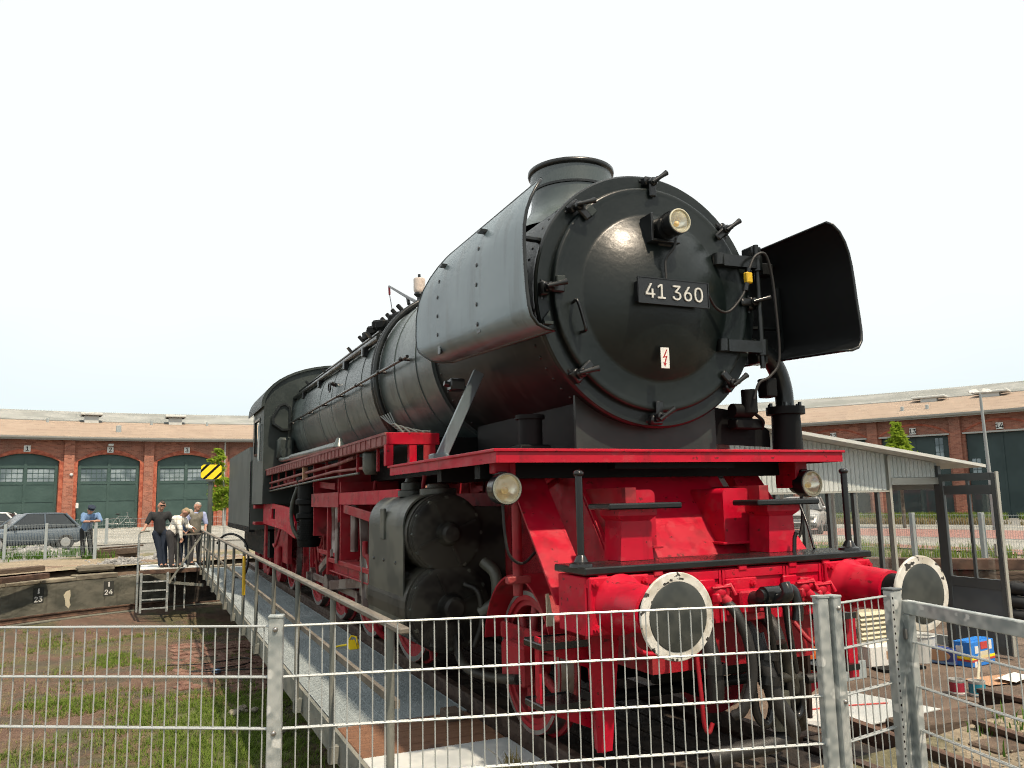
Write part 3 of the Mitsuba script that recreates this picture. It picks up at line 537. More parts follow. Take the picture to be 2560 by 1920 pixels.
stuff('pit_grass', blades(Pg[gq > 0.25], 0.10, 0.006, 10, 1.6, 9), 'grass_green', 'green grass growing in patches on the pit floor', 'grass')
stuff('pit_dry_grass', blades(Pg[(gq > 0.10) & (gq < 0.34)][::2], 0.08, 0.005, 11, 2.0, 3), 'grass_dry', 'sparse dry grass between the green patches of the pit floor', 'grass')
r_ = np.random.default_rng(21)
def pebbles(n, c, ext, s, seed, zf=None, heap=0.0):
    r = np.random.default_rng(seed); b = B(); ico = trimesh.creation.icosphere(0, 1.0)
    for _ in range(n):
        q = r.normal(0, 0.5, 2); p = np.array([c[0] + q[0]*ext[0], c[1] + q[1]*ext[1]]); z = (zf(p[:1], p[1:])[0] if zf else c[2]) + heap*math.exp(-2*(q[0]**2 + q[1]**2))*r.uniform(0.0, 1.0)
        k = s*r.uniform(0.5, 1.4); v = (ico.vertices*r.uniform(0.7, 1.2, 3))@rotz(r.uniform(0, 6)).T*k; b.add(v + [p[0], p[1], z], ico.faces)
    return b
def pile(name, label, c, ext, n, s, seed, heap, m='rubble_stone', core=None):
    k = thing(name, label, 'rubble heap')
    x = np.linspace(-1.3, 1.3, 24); X, Y = np.meshgrid(x, x, indexing='ij'); Z = heap*np.exp(-2*(X**2+Y**2))*(0.75+0.5*meshkit.fbm(np.stack([X*3, Y*3, 0*X+seed], -1), 3, 1)) - 0.04
    put(k, 'heap', B().grid(np.stack([c[0]+X*ext[0], c[1]+Y*ext[1], c[2]+Z], -1)), core or m, True)
    put(k, 'stones', pebbles(n, c, ext, s, seed, None, heap), m, kind='stuff'); return k
pile('gravel_heap', 'low grey gravel heap at the pit rim beside the steel platform', (-4.15, 23.0, -0.06), (0.75, 0.55), 420, 0.05, 31, 0.20)
pile('gravel_heap', 'long grey heap of rubble beside the dark car behind the mesh fence', (-7.0, 29.4, 0.0), (1.4, 0.7), 500, 0.06, 32, 0.32)
pile('gravel_heap', 'scattered grey rubble behind the men on the platform', (-2.6, 24.5, -0.04), (1.6, 0.9), 420, 0.06, 33, 0.20)
stuff('pit_stones', pebbles(260, (-4.2, 12.5, -1.5), (4.6, 6.0), 0.026, 34, pitz), 'earth_brown', 'small loose stones scattered on the pit floor', 'stones')
def log(label, p, q, w, h, m='old_wood', cat='timber'): return whole('old_timber', label, cat, B().bar(p, q, w, h, ch=0.02), m)
log('thick brown sleeper lying across the rubble at the yard edge', (-5.0, 26.7, 0.13), (-3.75, 26.1, 0.20), 0.26, 0.20)
log('second sleeper under the thick brown one, dark and mossy', (-4.95, 26.5, 0.02), (-3.7, 26.3, 0.04), 0.30, 0.14)
log('thin crooked beam leaning over the sleepers', (-4.9, 26.9, 0.26), (-3.55, 26.0, 0.36), 0.06, 0.06)
log('long dark sleeper along the pit rim at the left edge', (-9.0, 19.4, -0.02), (-6.0, 21.6, 0.02), 0.28, 0.20)
whole('stone_block', 'long pale stone block lying on the pit coping', 'stone', B().obox((-4.72, 21.65, -0.03), (0.95, 0.34, 0.18), rotz(0.35), 0.05), 'coping_stone')
whole('steel_channel', 'dark steel channel lying on the pit coping at the left edge', 'steel beam', B().bar((-8.4, 18.0, -0.10), (-5.75, 20.45, -0.08), 0.16, 0.14, ch=0.01), 'rust_steel')
whole('earth_bank', 'brown earth bank behind the coping of the pit', 'earth', B().grid(np.array([np.stack([r*np.sin(np.linspace(-0.78, -0.02, 60)), 11.3 + r*np.cos(np.linspace(-0.78, -0.02, 60)), z + 0.06*meshkit.fbm(np.stack([np.linspace(0, 20, 60), 0*np.linspace(0, 20, 60)+r*3, 0*np.linspace(0, 20, 60)], -1), 3, 4)], 1) for r, z in ((11.3, -0.32), (11.6, -0.13), (12.2, -0.05), (13.0, -0.03), (13.6, -0.08))])), 'earth_brown', True)
# litter in the pit
whole('blue_cap', 'small crumpled blue bag lying on the bare pit earth', 'litter', B().ball((-2.12, 12.6, -1.44), 0.07, 2, (1.3, 0.9, 0.6)), 'cloth_blue', True)
whole('broken_stone', 'broken brown stones on the pit floor near the bridge', 'stone', pebbles(9, (-2.0, 9.3, -1.44), (0.25, 0.2), 0.06, 36), 'coping_stone')
whole('pale_stone', 'single pale stone in the grass of the pit near the bridge', 'stone', B().ball((-1.62, 7.9, -1.45), 0.09, 1, (1.4, 0.8, 0.5)), 'coping_stone')
whole('pit_cable', 'dark cable lying in a loop on the pit earth', 'cable', B().tube(curve([(-3.0, 13.6, -1.42), (-2.3, 13.4, -1.42), (-1.5, 13.6, -1.42), (-1.6, 12.9, -1.42), (-2.6, 12.7, -1.42), (-1.2, 12.3, -1.42)]), 0.012, 6), 'rubber', True)

pb = thing('brick_strip', 'strip of old paving bricks half sunk in the pit earth near the bridge', 'brick paving')
r_ = np.random.default_rng(44)
for i in range(9):
    for j in range(15):
        x, y = -2.75 + 0.215*i + 0.05*(j % 2), 11.0 + 0.42*j*0.9
        if r_.random() < 0.72: put(pb, 'brick', B().obox((x, y, float(pitz(np.array(x), np.array(y))) - 0.035 + r_.uniform(0, 0.012)), (0.20, 0.34, 0.10), rotz(0.35 + r_.normal(0, 0.03)), 0.012), 'pit_brick')

# ================================================================ TURNTABLE BRIDGE
tb = thing('turntable_bridge', 'long steel turntable bridge under the engine with grating walkway, plank and rusty deck', 'turntable')
Y0, Y1 = 0.62, 21.9
for s in (-1, 1):
    put(tb, 'girder', B().box(s*0.75-0.015, s*0.75+0.015, Y0, Y1, -1.05, -0.20).box(s*0.75-0.17, s*0.75+0.17, Y0, Y1, -0.20, -0.17).box(s*0.75-0.17, s*0.75+0.17, Y0, Y1, -1.08, -1.05), 'rust_steel')
    put(tb, 'rail', B().prism(rail_profile(), (s*0.7525, Y0-0.15, -0.149), (1, 0, 0), (0, 0, 1), (0, Y1-Y0+0.3, 0)), 'rail_steel')
for i in range(28):                                    # cross beams with the timbers under the rails
    y = Y0 + 0.4 + i*0.76
    put(tb, 'sleeper', B().box(-0.84, 0.84, y-0.12, y+0.12, -0.168, -0.150), 'old_wood')
    put(tb, 'bracket', B().hull([(-0.76, y-0.02, -0.2), (-0.76, y+0.02, -0.2), (-1.98, y-0.02, -0.2), (-1.98, y+0.02, -0.2), (-1.98, y-0.02, -0.28), (-1.98, y+0.02, -0.28), (-0.76, y-0.02, -0.7), (-0.76, y+0.02, -0.7)]), 'rust_steel')
for x in (-0.5, -0.25, 0.0, 0.25, 0.5): put(tb, 'track_plank', B().box(x-0.115, x+0.115, Y0, Y1, -0.149, -0.10, 0.006), 'dark_plank')
put(tb, 'end_carriage_shade', B().box(-2.8, 2.8, 20.55, 20.75, -1.0, -0.16), 'dark_plank')  # end carriage as dark slab, added also for the deep shade under the platform
put(tb, 'edge_channel', B().box(-1.995, -1.965, Y0+0.02, Y1, -0.30, -0.085).box(-1.963, -1.90, Y0+0.02, Y1, -0.30, -0.28), 'rail_tube')
# grating panels: bearing bars across, border, binding rods
y = 2.58; k = 0
while y < 20.4:
    b = B(); yy = y + 0.006; y1 = y + 0.994
    for x in (-1.94, -0.855): b.box(x-0.003, x+0.003, yy, y1, -0.135, -0.098)
    for v in (yy+0.003, y1-0.003): b.box(-1.937, -0.858, v-0.003, v+0.003, -0.135, -0.0985)
    for v in np.arange(yy+0.033, y1-0.01, 0.0313): b.box(-1.936, -0.859, v-0.006, v+0.006, -0.130, -0.100)
    for x in np.arange(-1.85, -0.87, 0.1): b.box(x-0.003, x+0.003, yy+0.01, y1-0.01, -0.108, -0.1015)
    put(tb, 'grating_panel', b, 'grating_steel'); y += 1.0
for i in range(5): put(tb, 'deck_plank', B().box(-1.945, -0.86, 1.715+0.174*i, 1.885+0.174*i, -0.145, -0.104 + 0.002*(i % 2), 0.006), 'red_wood')
put(tb, 'wood_block', B().box(-1.12, -0.98, 2.30, 2.50, -0.104, -0.03, 0.006), 'old_wood')
put(tb, 'zinc_sheet', B().box(-1.95, -0.86, 0.70, 1.708, -0.112, -0.100), 'plate_zinc')
put(tb, 'under_beam', B().box(-1.95, -0.86, 0.66, 2.57, -0.30, -0.146), 'rail_tube')
for y in np.arange(0.62, 20.5, 1.655):
    q = put(tb, 'railing_post', B().cyl((-2.05, y, -0.27), (-2.05, y, 0.935), 0.024, 10).box(-2.075, -1.99, y-0.035, y+0.035, -0.27, -0.15), 'rail_tube', 40)
put(tb, 'handrail', B().box(-2.082, -2.018, 0.32, 20.5, 0.936, 0.972, 0.008), 'handrail')
put(tb, 'lower_rail', B().box(-2.022, -1.992, 0.62, 20.5, 0.475, 0.52), 'handrail')
put(tb, 'yellow_strap', B().box(-2.10, -2.06, 8.52, 8.60, 0.34, 0.90, 0.01), 'yellow_plastic', label='yellow strap hanging on the railing')
# right hand deck of rusty chequer plates
for i in range(4):
    for j in range(6): put(tb, 'deck_plate', B().box(0.93 + 1.04*j, 1.955 + 1.04*j, 0.74 + 1.5*i, 2.225 + 1.5*i, -0.125, -0.104 + 0.001*((i+j) % 3)), 'deck_rust')
put(tb, 'deck_beam', B().box(0.93, 7.1, 0.70, 0.735, -0.36, -0.10).box(0.93, 7.1, 0.735, 0.85, -0.36, -0.34), 'rust_steel')
for x in (1.85, 3.6, 5.3): put(tb, 'deck_post', B().box(x-0.05, x+0.05, 0.62, 0.695, -0.75, -0.13), 'rust_steel')
whole('zinc_sheet', 'pale zinc sheet lying on the rusty deck beside the right rail', 'metal sheet', B().prism(Polygon([(1.22, 1.2), (1.58, 1.56), (2.34, 1.59), (2.54, 0.74), (1.38, 0.65)]), (0, 0, -0.098), (1, 0, 0), (0, 1, 0), (0, 0, 0.008)), 'plate_zinc')
whole('thin_cord', 'thin reddish cord lying across the zinc sheet', 'cord', B().tube([(1.52, 1.20, -0.083), (1.9, 1.16, -0.083), (2.3, 1.05, -0.083)], 0.006, 6), 'print_red')
# yellow wheel chock on the walkway
ck = thing('wheel_chock', 'yellow steel wheel chock with a bent handle left on the grating walkway', 'wheel chock')
put(ck, 'wedge', B().hull([(-1.110, 5.888, -0.098), (-1.017, 5.888, -0.098), (-1.110, 6.032, -0.098), (-1.017, 6.032, -0.098), (-1.103, 6.032, -0.006), (-1.024, 6.032, -0.006), (-1.103, 6.003, -0.006), (-1.024, 6.003, -0.006)]), 'yellow_paint')
put(ck, 'handle', B().tube([(-1.103, 6.003, -0.056), (-1.190, 6.061, -0.071), (-1.254, 6.090, -0.085)], [0.014, 0.012, 0.010], 8), 'yellow_paint', True)
put(ck, 'bar', B().tube([(-1.096, 6.010, -0.006), (-1.060, 6.046, 0.037), (-1.002, 6.018, 0.023), (-1.002, 5.974, -0.042)], 0.012, 8), 'yellow_paint', True)
put(ck, 'side_plate', B().hull([(-1.010, 5.902, -0.098), (-0.974, 5.917, -0.098), (-1.010, 6.003, -0.013), (-0.974, 6.003, -0.056), (-0.995, 6.032, -0.098)]), 'yellow_paint')
whole('dry_weed', 'pale yellowish dead plant on the zinc sheet at the walkway end', 'weed', blades(np.tile([[-1.13, 0.95, -0.10]], (14, 1)) + np.random.default_rng(3).normal(0, 0.03, (14, 3))*[1, 1, 0], 0.13, 0.009, 61, 1.2, 3), 'grass_dry')
# tracks on the near side of the pit
tk = thing('approach_track', 'dark rails and planks of the track meeting the turntable under the buffers', 'railway track')
for s in (-1, 1): put(tk, 'rail', B().prism(rail_profile(), (s*0.7525, -3.2, -0.149), (1, 0, 0), (0, 0, 1), (0, 3.55, 0)), 'rail_steel')
for i in range(8): put(tk, 'sleeper', B().box(-1.25, 1.25, -2.95+0.44*i, -2.70+0.44*i, -0.165, -0.07 if i > 5 else -0.10, 0.012), 'old_wood')
for x in (-0.54, -0.27, 0.0, 0.27, 0.54, -1.0, 1.0, -1.26): put(tk, 'plank', B().box(x-0.128, x+0.128, -1.6, 0.50, -0.068, -0.028 - 0.004*(x > 0), 0.006), 'dark_plank')
put(tk, 'shade_bed', B().box(-1.4, 1.2, -1.7, 0.52, -0.30, -0.10), 'dark_plank')  # dark slab added for the darkness under the engine front
for n_, (p, q, lab) in enumerate([((2.95, 1.15), (3.0, -1.6), 'rusty rail of the neighbouring track behind the gate'), ((2.05, 0.05), (1.55, -2.6), 'rusty rail at the foot of the mesh gate'), ((1.32, 0.60), (1.0, -2.4), 'dark rail end beside the zinc sheet')]):
    d = unit(np.array([q[0]-p[0], q[1]-p[1], 0])); side = np.array([-d[1], d[0], 0])
    if n_ == 0: p = (2.90, 0.66)
    whole('rail_length', lab, 'rail', B().prism(rail_profile(1.1), (p[0], p[1], -0.10), side, (0, 0, 1), d*math.hypot(q[0]-p[0], q[1]-p[1])), 'rust_steel')
for i in range(5): whole('half_sleeper', f'{("farthest", "fourth", "third", "second", "nearest")[i]} of the weathered sleepers half sunk in the gravel behind the gate', 'sleeper', B().obox((2.45+0.02*i, 0.30-0.62*i, -0.06), (1.6, 0.24, 0.12), rotz(0.06*(i-2)), 0.015), 'old_wood', group='sleepers in the gravel behind the gate')
stuff('loose_gravel', pebbles(1500, (2.6, -1.2, -0.01), (1.4, 0.9), 0.011, 51), 'coping_stone', 'loose pale gravel on the ground behind the gate', 'gravel')
stuff('gate_weeds', blades(clumped(polar_pts(110, 11.4, 13.4, 2.86, 3.02, 71), 1.5, 0.52, 3.0) + [0, 0, 0.0], 0.10, 0.007, 72, 0.8, 4), 'leaf_mid', 'a few green weeds between the rails by the gate', 'weeds')

# ---------------------------------------------------------------- control platform at the far end, with the barrier sign
cp = thing('control_platform', 'small steel platform with ladder and handrails at the far end of the bridge', 'platform')
put(cp, 'deck', B().box(-3.57, -2.10, 19.85, 21.6, -0.03, 0.0, 0.006), 'vent_white')
put(cp, 'deck_frame', B().box(-3.57, -2.10, 19.83, 21.6, -0.13, -0.032), 'rust_steel')
for x in (-3.53, -2.89): put(cp, 'ladder_stile', B().box(x-0.028, x+0.028, 19.77, 19.828, -1.12, -0.10), 'galvanised')
for z in (-0.33, -0.56, -0.79, -1.02): put(cp, 'ladder_rung', B().box(-3.50, -2.92, 19.78, 19.82, z-0.018, z+0.018), 'galvanised')
put(cp, 'post', B().cyl((-3.62, 19.86, -0.32), (-3.62, 19.86, 0.92), 0.030, 10), 'galvanised', 40)
put(cp, 'support_post', B().cyl((-3.62, 19.9, -1.1), (-3.62, 19.9, -0.33), 0.028, 8), 'galvanised', 40)
put(cp, 'support_post', B().cyl((-2.70, 19.9, -1.1), (-2.70, 19.9, -0.14), 0.022, 8), 'galvanised', 40); put(cp, 'support_post', B().cyl((-2.45, 20.1, -1.1), (-2.45, 20.1, -0.14), 0.022, 8), 'galvanised', 40)
put(cp, 'grab_handle', B().tube([(-3.62, 19.86, 0.90), (-3.60, 19.86, 0.97), (-3.45, 19.95, 0.99), (-3.38, 20.0, 0.98)], 0.022, 8), 'rail_tube', True)
for p, q in (((-2.66, 19.9, 0.0), (-2.66, 19.9, 0.86)), ((-2.40, 19.88, 0.0), (-2.40, 19.88, 0.86))): put(cp, 'post', B().cyl(p, q, 0.020, 8), 'rail_tube', 40)
put(cp, 'handrail', B().bar((-2.68, 19.9, 0.86), (-2.02, 19.75, 0.88), 0.045, 0.04), 'handrail')
put(cp, 'diagonal_brace', B().bar((-2.86, 19.74, -0.38), (-2.06, 19.70, 0.86), 0.04, 0.05), 'rail_tube')
put(cp, 'lower_beam', B().bar((-2.85, 19.88, -0.38), (-1.99, 19.86, -0.50), 0.05, 0.07), 'rail_tube')
bs = thing('barrier_sign', 'yellow signboard with black diagonal stripes on a grey post beside the platform', 'sign')
put(bs, 'post', B().cyl((-1.84, 20.6, -0.43), (-1.84, 20.6, 2.30), 0.062, 14).cyl((-1.84, 20.6, 2.30), (-1.84, 20.6, 2.36), 0.12, 14), 'tender_paint', 40)
bw, bh = 0.275, 0.205
octo = Polygon([(-bw, -bh+0.06), (-bw+0.07, -bh), (bw-0.07, -bh), (bw, -bh+0.06), (bw, bh-0.05), (bw-0.06, bh), (-bw+0.06, bh), (-bw, bh-0.05)])
bd = put(bs, 'board', B().prism(octo, (-1.83, 20.56, 2.575), (1, 0, 0), (0, 0, 1), (0, 0.03, 0)), 'yellow_paint')
for xo in (-0.30, 0.0, 0.30):
    st = Polygon([(xo-0.04-0.26, -0.26), (xo+0.05-0.26, -0.26), (xo+0.05+0.26, 0.26), (xo-0.04+0.26, 0.26)]).intersection(octo)
    put(bd, 'stripe', B().prism(st, (-1.83, 20.556, 2.575), (1, 0, 0), (0, 0, 1), (0, 0.003, 0)), 'black_matt')
whole('black_hose', 'black hose arching over the walkway railing behind the sign post', 'hose', B().tube(curve([(-1.75, 18.6, 0.66), (-1.62, 18.2, 0.86), (-1.42, 17.6, 0.90), (-1.22, 17.0, 0.72), (-1.18, 16.6, 0.35), (-1.3, 16.3, 0.0), (-1.5, 16.5, -0.06)]), 0.030, 8), 'rubber', True)

# ---------------------------------------------------------------- operator hut on the right of the bridge
hu = thing('operator_hut', 'small glazed hut with white ribbed cladding and a sloping roof, door standing open', 'hut')
HX0, HX1, HY0, HY1 = 1.95, 4.95, 2.45, 3.55
def rz(x): return 2.225 - (x-2.84)*0.129
put(hu, 'roof', B().hull([(x, y, rz(x)+d) for x in (HX0-0.2, 5.36) for y in (HY0-0.22, HY1+0.3) for d in (0.0, 0.03)]), 'vent_white')
put(hu, 'roof_edge', B().hull([(x, y, rz(x)+d) for x in (HX0-0.2, 5.37) for y in (HY0-0.245, HY0-0.221) for d in (0.0, 0.034)]), 'vent_white')
for i in range(46):                                    # narrow ribbed cladding boards
    x0 = HX0 + i*0.064; x1 = x0 + 0.058
    if x1 > 4.86 or 4.07 < x1 < 4.15: continue
    zb = 1.665 if x1 < 4.1 else 1.80
    put(hu, 'cladding_board', B().hull([(x, y, z) for x, e in ((x0, 0.006), (x1, 0.006)) for y in (HY0-0.002, HY0+0.02) for z in (zb, rz(x)-0.005)] + [(x, HY0-0.007, z) for x in (x0+0.01, x1-0.01) for z in (zb, rz(x)-0.005)]), 'hut_cladding')
put(hu, 'cladding_back', B().hull([(x, y, z) for x in (HX0, 4.10) for y in (HY0+0.02, HY0+0.03) for z in (1.665, rz(x)-0.005)]).hull([(x, y, z) for x in (4.11, 4.90) for y in (HY0+0.02, HY0+0.03) for z in (1.80, rz(x)-0.005)]), 'hut_cladding')
put(hu, 'sill_rail', B().box(HX0, 4.09, HY0-0.016, HY0+0.03, 1.645, 1.662).box(4.13, 4.86, HY0-0.02, HY0+0.018, 1.72, 1.795), 'aluminium_light')
for x in (2.15, 2.51, 2.87, 3.22, 3.58, 3.93): put(hu, 'mullion', B().box(x-0.016, x+0.016, HY0-0.005, HY0+0.04, -0.09, 1.645), 'aluminium_dark')
put(hu, 'corner_post', B().box(4.09, 4.125, HY0-0.02, HY0+0.04, -0.09, rz(4.1)-0.02), 'aluminium_light')
put(hu, 'door_jamb', B().box(4.865, 4.91, HY0-0.02, HY0+0.05, -0.09, rz(4.9)-0.03), 'aluminium_dark')
for x in (2.3, 2.9, 3.55, 3.94, 4.35, 4.73, 5.1): put(hu, 'back_mullion', B().box(x-0.012, x+0.012, HY1-0.04, HY1, -0.09, rz(x)-0.3), 'aluminium_light')
put(hu, 'back_header', B().hull([(x, y, z) for x in (HX0, 5.1) for y in (HY1-0.04, HY1) for z in (1.66, rz(x)-0.01)]), 'hut_cladding')
[put(hu, 'side_frame', B().box(*q), 'hut_cladding') for q in ((4.91, 4.945, HY0+0.06, HY1, 1.66, 1.93), (4.91, 4.945, HY0+0.06, HY1, -0.09, 0.02), (1.95, 1.985, HY0+0.03, HY1, -0.09, 2.2))]
put(hu, 'back_sill', B().box(HX0, 5.1, HY1-0.03, HY1+0.01, -0.09, 0.0), 'aluminium_dark')
for x0, x1 in ((1.99, 2.13), (2.17, 2.49), (2.53, 2.85), (2.89, 3.20), (3.24, 3.56), (3.60, 3.91), (3.95, 4.09)): put(hu, 'pane', B().add([(x0, HY0+0.02, 0.0), (x1, HY0+0.02, 0.0), (x1, HY0+0.02, 1.645), (x0, HY0+0.02, 1.645)], [[0, 1, 2, 3]]), 'pane_glass')
put(hu, 'pane', B().add([(4.925, HY0+0.07, 0.02), (4.925, HY1, 0.02), (4.925, HY1, 1.66), (4.925, HY0+0.07, 1.66)], [[0, 1, 2, 3]]), 'pane_glass')
dx = 4.88                                              # the open door, at right angles to the front
dr_ = put(hu, 'door', B().box(dx-0.02, dx+0.02, 1.75, 1.80, -0.07, 1.83, 0.004).box(dx-0.02, dx+0.02, 2.38, 2.43, -0.07, 1.83, 0.004).box(dx-0.02, dx+0.02, 1.80, 2.38, 1.75, 1.83).box(dx-0.02, dx+0.02, 1.80, 2.38, 0.60, 0.70).box(dx-0.02, dx+0.02, 1.80, 2.38, -0.07, 0.02), 'aluminium_dark')
put(dr_, 'lower_panel', B().box(dx-0.012, dx+0.012, 1.795, 2.385, 0.015, 0.605), 'door_panel_grey')
put(dr_, 'glazing_bar', B().box(dx-0.014, dx+0.014, 2.07, 2.10, 0.70, 1.75).box(dx-0.014, dx+0.014, 1.80, 2.38, 1.60, 1.70), 'aluminium_dark')
put(dr_, 'pane', B().add([(dx, 1.80, 0.70), (dx, 2.38, 0.70), (dx, 2.38, 1.60), (dx, 1.80, 1.60)], [[0, 1, 2, 3]]), 'pane_glass')
put(dr_, 'edge_strip', B().box(dx-0.03, dx+0.012, 1.722, 1.738, -0.07, 1.84), 'aluminium_light')
put(dr_, 'handle', B().bar((dx-0.05, 1.79, 0.95), (dx-0.05, 1.79, 1.08), 0.02, 0.02), 'aluminium_light')
# things lying on the deck in front of the hut
lv = thing('louvred_panel', 'cream louvred vent panel leaning low against the hut front', 'vent panel')
put(lv, 'backing', B().box(3.40, 3.92, 2.36, 2.38, -0.02, 0.44), 'cream')
for i in range(9): put(lv, 'slat', B().hull([(x, y, z) for x in (3.41, 3.91) for y, z in ((2.325, 0.0+0.047*i), (2.33, -0.006+0.047*i), (2.359, 0.032+0.047*i), (2.359, 0.024+0.047*i))]), 'cream')
put(lv, 'foot', B().box(3.42, 3.90, 2.34, 2.44, -0.10, -0.021), 'rust_steel')
tb2 = thing('white_tub', 'white metal tub standing on the rusty deck behind the gate post', 'tub')
put(tb2, 'tub', B().lathe((4.02, 2.18, -0.10), (0, 0, 1), [(0, 0), (0, 0.15), (0.25, 0.17), (0.265, 0.185), (0.27, 0.17), (0.25, 0.15), (0.02, 0.135), (0.02, 0)], 28), 'vent_white', 30)
wb = thing('white_carton', 'low white carton on the deck left of the gate post', 'carton'); put(wb, 'body', B().obox((3.52, 2.22, 0.0), (0.40, 0.18, 0.20), rotz(-0.1), 0.005), 'white_paint'); put(wb, 'label_patch', B().obox((3.56, 2.127, 0.01), (0.10, 0.004, 0.08), rotz(-0.1)), 'print_tan')
whole('black_board', 'thin black board lying in front of the low white carton', 'board', B().obox((3.50, 1.98, -0.085), (0.5, 0.18, 0.025), rotz(-0.12)), 'black_matt')
whole('grey_sheet', 'small grey sheet leaning at the foot of the right front steps', 'metal sheet', B().obox((2.75, 1.86, -0.02), (0.40, 0.02, 0.16), rotz(0.1)), 'grating_steel')
ob = thing('orange_bag', 'crumpled orange bag behind the coupling on the right deck', 'bag')
ic = trimesh.creation.icosphere(4, 1.0); q = ic.vertices*np.array([0.24, 0.16, 0.36]); q = q*(1 + 0.35*(meshkit.fbm(ic.vertices*2.6+4, 3, 3)-0.5)[:, None]); q[:, 2] = np.maximum(q[:, 2], -0.30)
put(ob, 'bag', B().add(q*1.1 + [2.62, 2.30, 0.24], ic.faces), 'orange_cloth', True); put(ob, 'strap', B().tube(curve([(2.52, 2.13, 0.52), (2.60, 2.07, 0.32), (2.74, 2.10, 0.14), (2.80, 2.16, 0.48)]), 0.018, 6), 'print_red', True)
def carton(name, label, c, size, a, m, stripes):
    k = thing(name, label, 'carton', 'blue cartons by the open door') if False else thing(name, label, 'carton')
    R = rotz(a); c = np.array(c, float); h = np.array(size)/2
    put(k, 'body', B().obox(c, size, R, 0.004), m)
    put(k, 'lid_flap', B().obox(c + R@[0, 0, h[2]+0.004], (size[0]*0.98, size[1]*0.48, 0.005), R), m)
    for (face, u, v, su, sv, mm, nm) in stripes:
        o = {'f': (u*h[0], -h[1]-0.002, v*h[2]), 'l': (-h[0]-0.002, u*h[1], v*h[2])}[face]; sz = {'f': (su, 0.004, sv), 'l': (0.004, su, sv)}[face]
        put(k, nm, B().obox(c + R@np.array(o), sz, R), mm)
    return k
carton('carton', 'bright blue carton with yellow and red bands and white labels below the open door', (4.36, 1.80, 0.02), (0.42, 0.18, 0.24), 0.14, 'carton_blue',
       [('f', 0, -0.30, 0.42, 0.026, 'yellow_paint', 'band'), ('f', 0, -0.50, 0.42, 0.02, 'print_red', 'band'), ('l', 0, -0.30, 0.18, 0.026, 'yellow_paint', 'band'), ('l', 0, -0.50, 0.18, 0.02, 'print_red', 'band'), ('f', -0.55, 0.35, 0.06, 0.07, 'white_paint', 'label_patch'), ('f', 0.6, 0.6, 0.07, 0.09, 'white_paint', 'label_patch'), ('f', 0.05, -0.25, 0.16, 0.10, 'cream', 'label_patch'), ('l', 0.3, 0.4, 0.07, 0.06, 'white_paint', 'label_patch'), ('f', 0.1, 0.62, 0.12, 0.07, 'print_red', 'label_patch'), ('f', -0.7, -0.78, 0.04, 0.06, 'white_paint', 'label_patch')])
carton('carton', 'low navy carton with a tan oval print left of the bright blue one', (4.09, 2.0, -0.02), (0.12, 0.36, 0.15), 0.22, 'carton_navy',
       [('l', 0, -0.75, 0.36, 0.02, 'cloth_blue', 'band')])
ov = list(labels)[-1]; put(ov, 'oval_print', B().prism(Polygon([(0.15*math.cos(t), 0.055*math.sin(t)) for t in np.linspace(0, 2*PI, 24, endpoint=False)]), V3(4.09, 2.0, -0.01) + rotz(0.22)@[-0.0625, 0, 0], rotz(0.22)@[0, -1, 0], (0, 0, 1), rotz(0.22)@[-0.003, 0, 0]), 'print_tan')
def can(label, c, m):
    k = thing('paint_can', label, 'paint can'); c = V3(*c)
    put(k, 'body', B().lathe(c, (0, 0, 1), [(0, 0), (0, 0.062), (0.012, 0.064), (0.118, 0.064), (0.13, 0.062)], 24), 'tin', 30)
    put(k, 'paper_wrap', B().lathe(c, (0, 0, 1), [(0.012, 0.0655), (0.108, 0.0655)], 24), m, True)
    put(k, 'rim', B().lathe(c, (0, 0, 1), [(0.118, 0.068), (0.132, 0.068), (0.132, 0.056), (0.112, 0.056), (0.112, 0)], 24), 'tin', 30)
    put(k, 'label_patch', B().lathe(c, (0, 0, 1), [(0.016, 0.0665), (0.030, 0.0665)], 24), 'white_paint', True)
can('small paint can with a dark red wrapper on the deck edge', (3.10, 1.02, -0.10), 'can_red'); can('small paint can with a teal wrapper and a stirring stick in it', (3.19, 0.90, -0.10), 'print_teal')
whole('stirring_stick', 'pale wooden stick standing in the teal paint can', 'stick', B().bar((3.22, 0.92, -0.04), (3.42, 1.02, 0.20), 0.028, 0.008, (0, 1, 0)), 'cream')
for (lab, c, s, a, dz) in (('crumpled white paper lying on the deck beyond the paint cans', (4.0, 1.12, -0.085), (0.42, 0.20), 0.2, 0.03), ('brown stained paper under the crumpled white one', (3.85, 1.2, -0.098), (0.5, 0.3), -0.1, 0.008)):
    g = np.linspace(-1, 1, 14); X, Y = np.meshgrid(g, g, indexing='ij'); Zp = dz*(meshkit.fbm(np.stack([X*2, Y*2, 0*X+a], -1), 3, 2)) + 0.004
    P = np.stack([X*s[0]/2, Y*s[1]/2, Zp], -1)@rotz(a).T + np.array(c); whole('paper_sheet', lab, 'paper', B().grid(P), 'white_paint' if dz > 0.01 else 'print_tan', True)
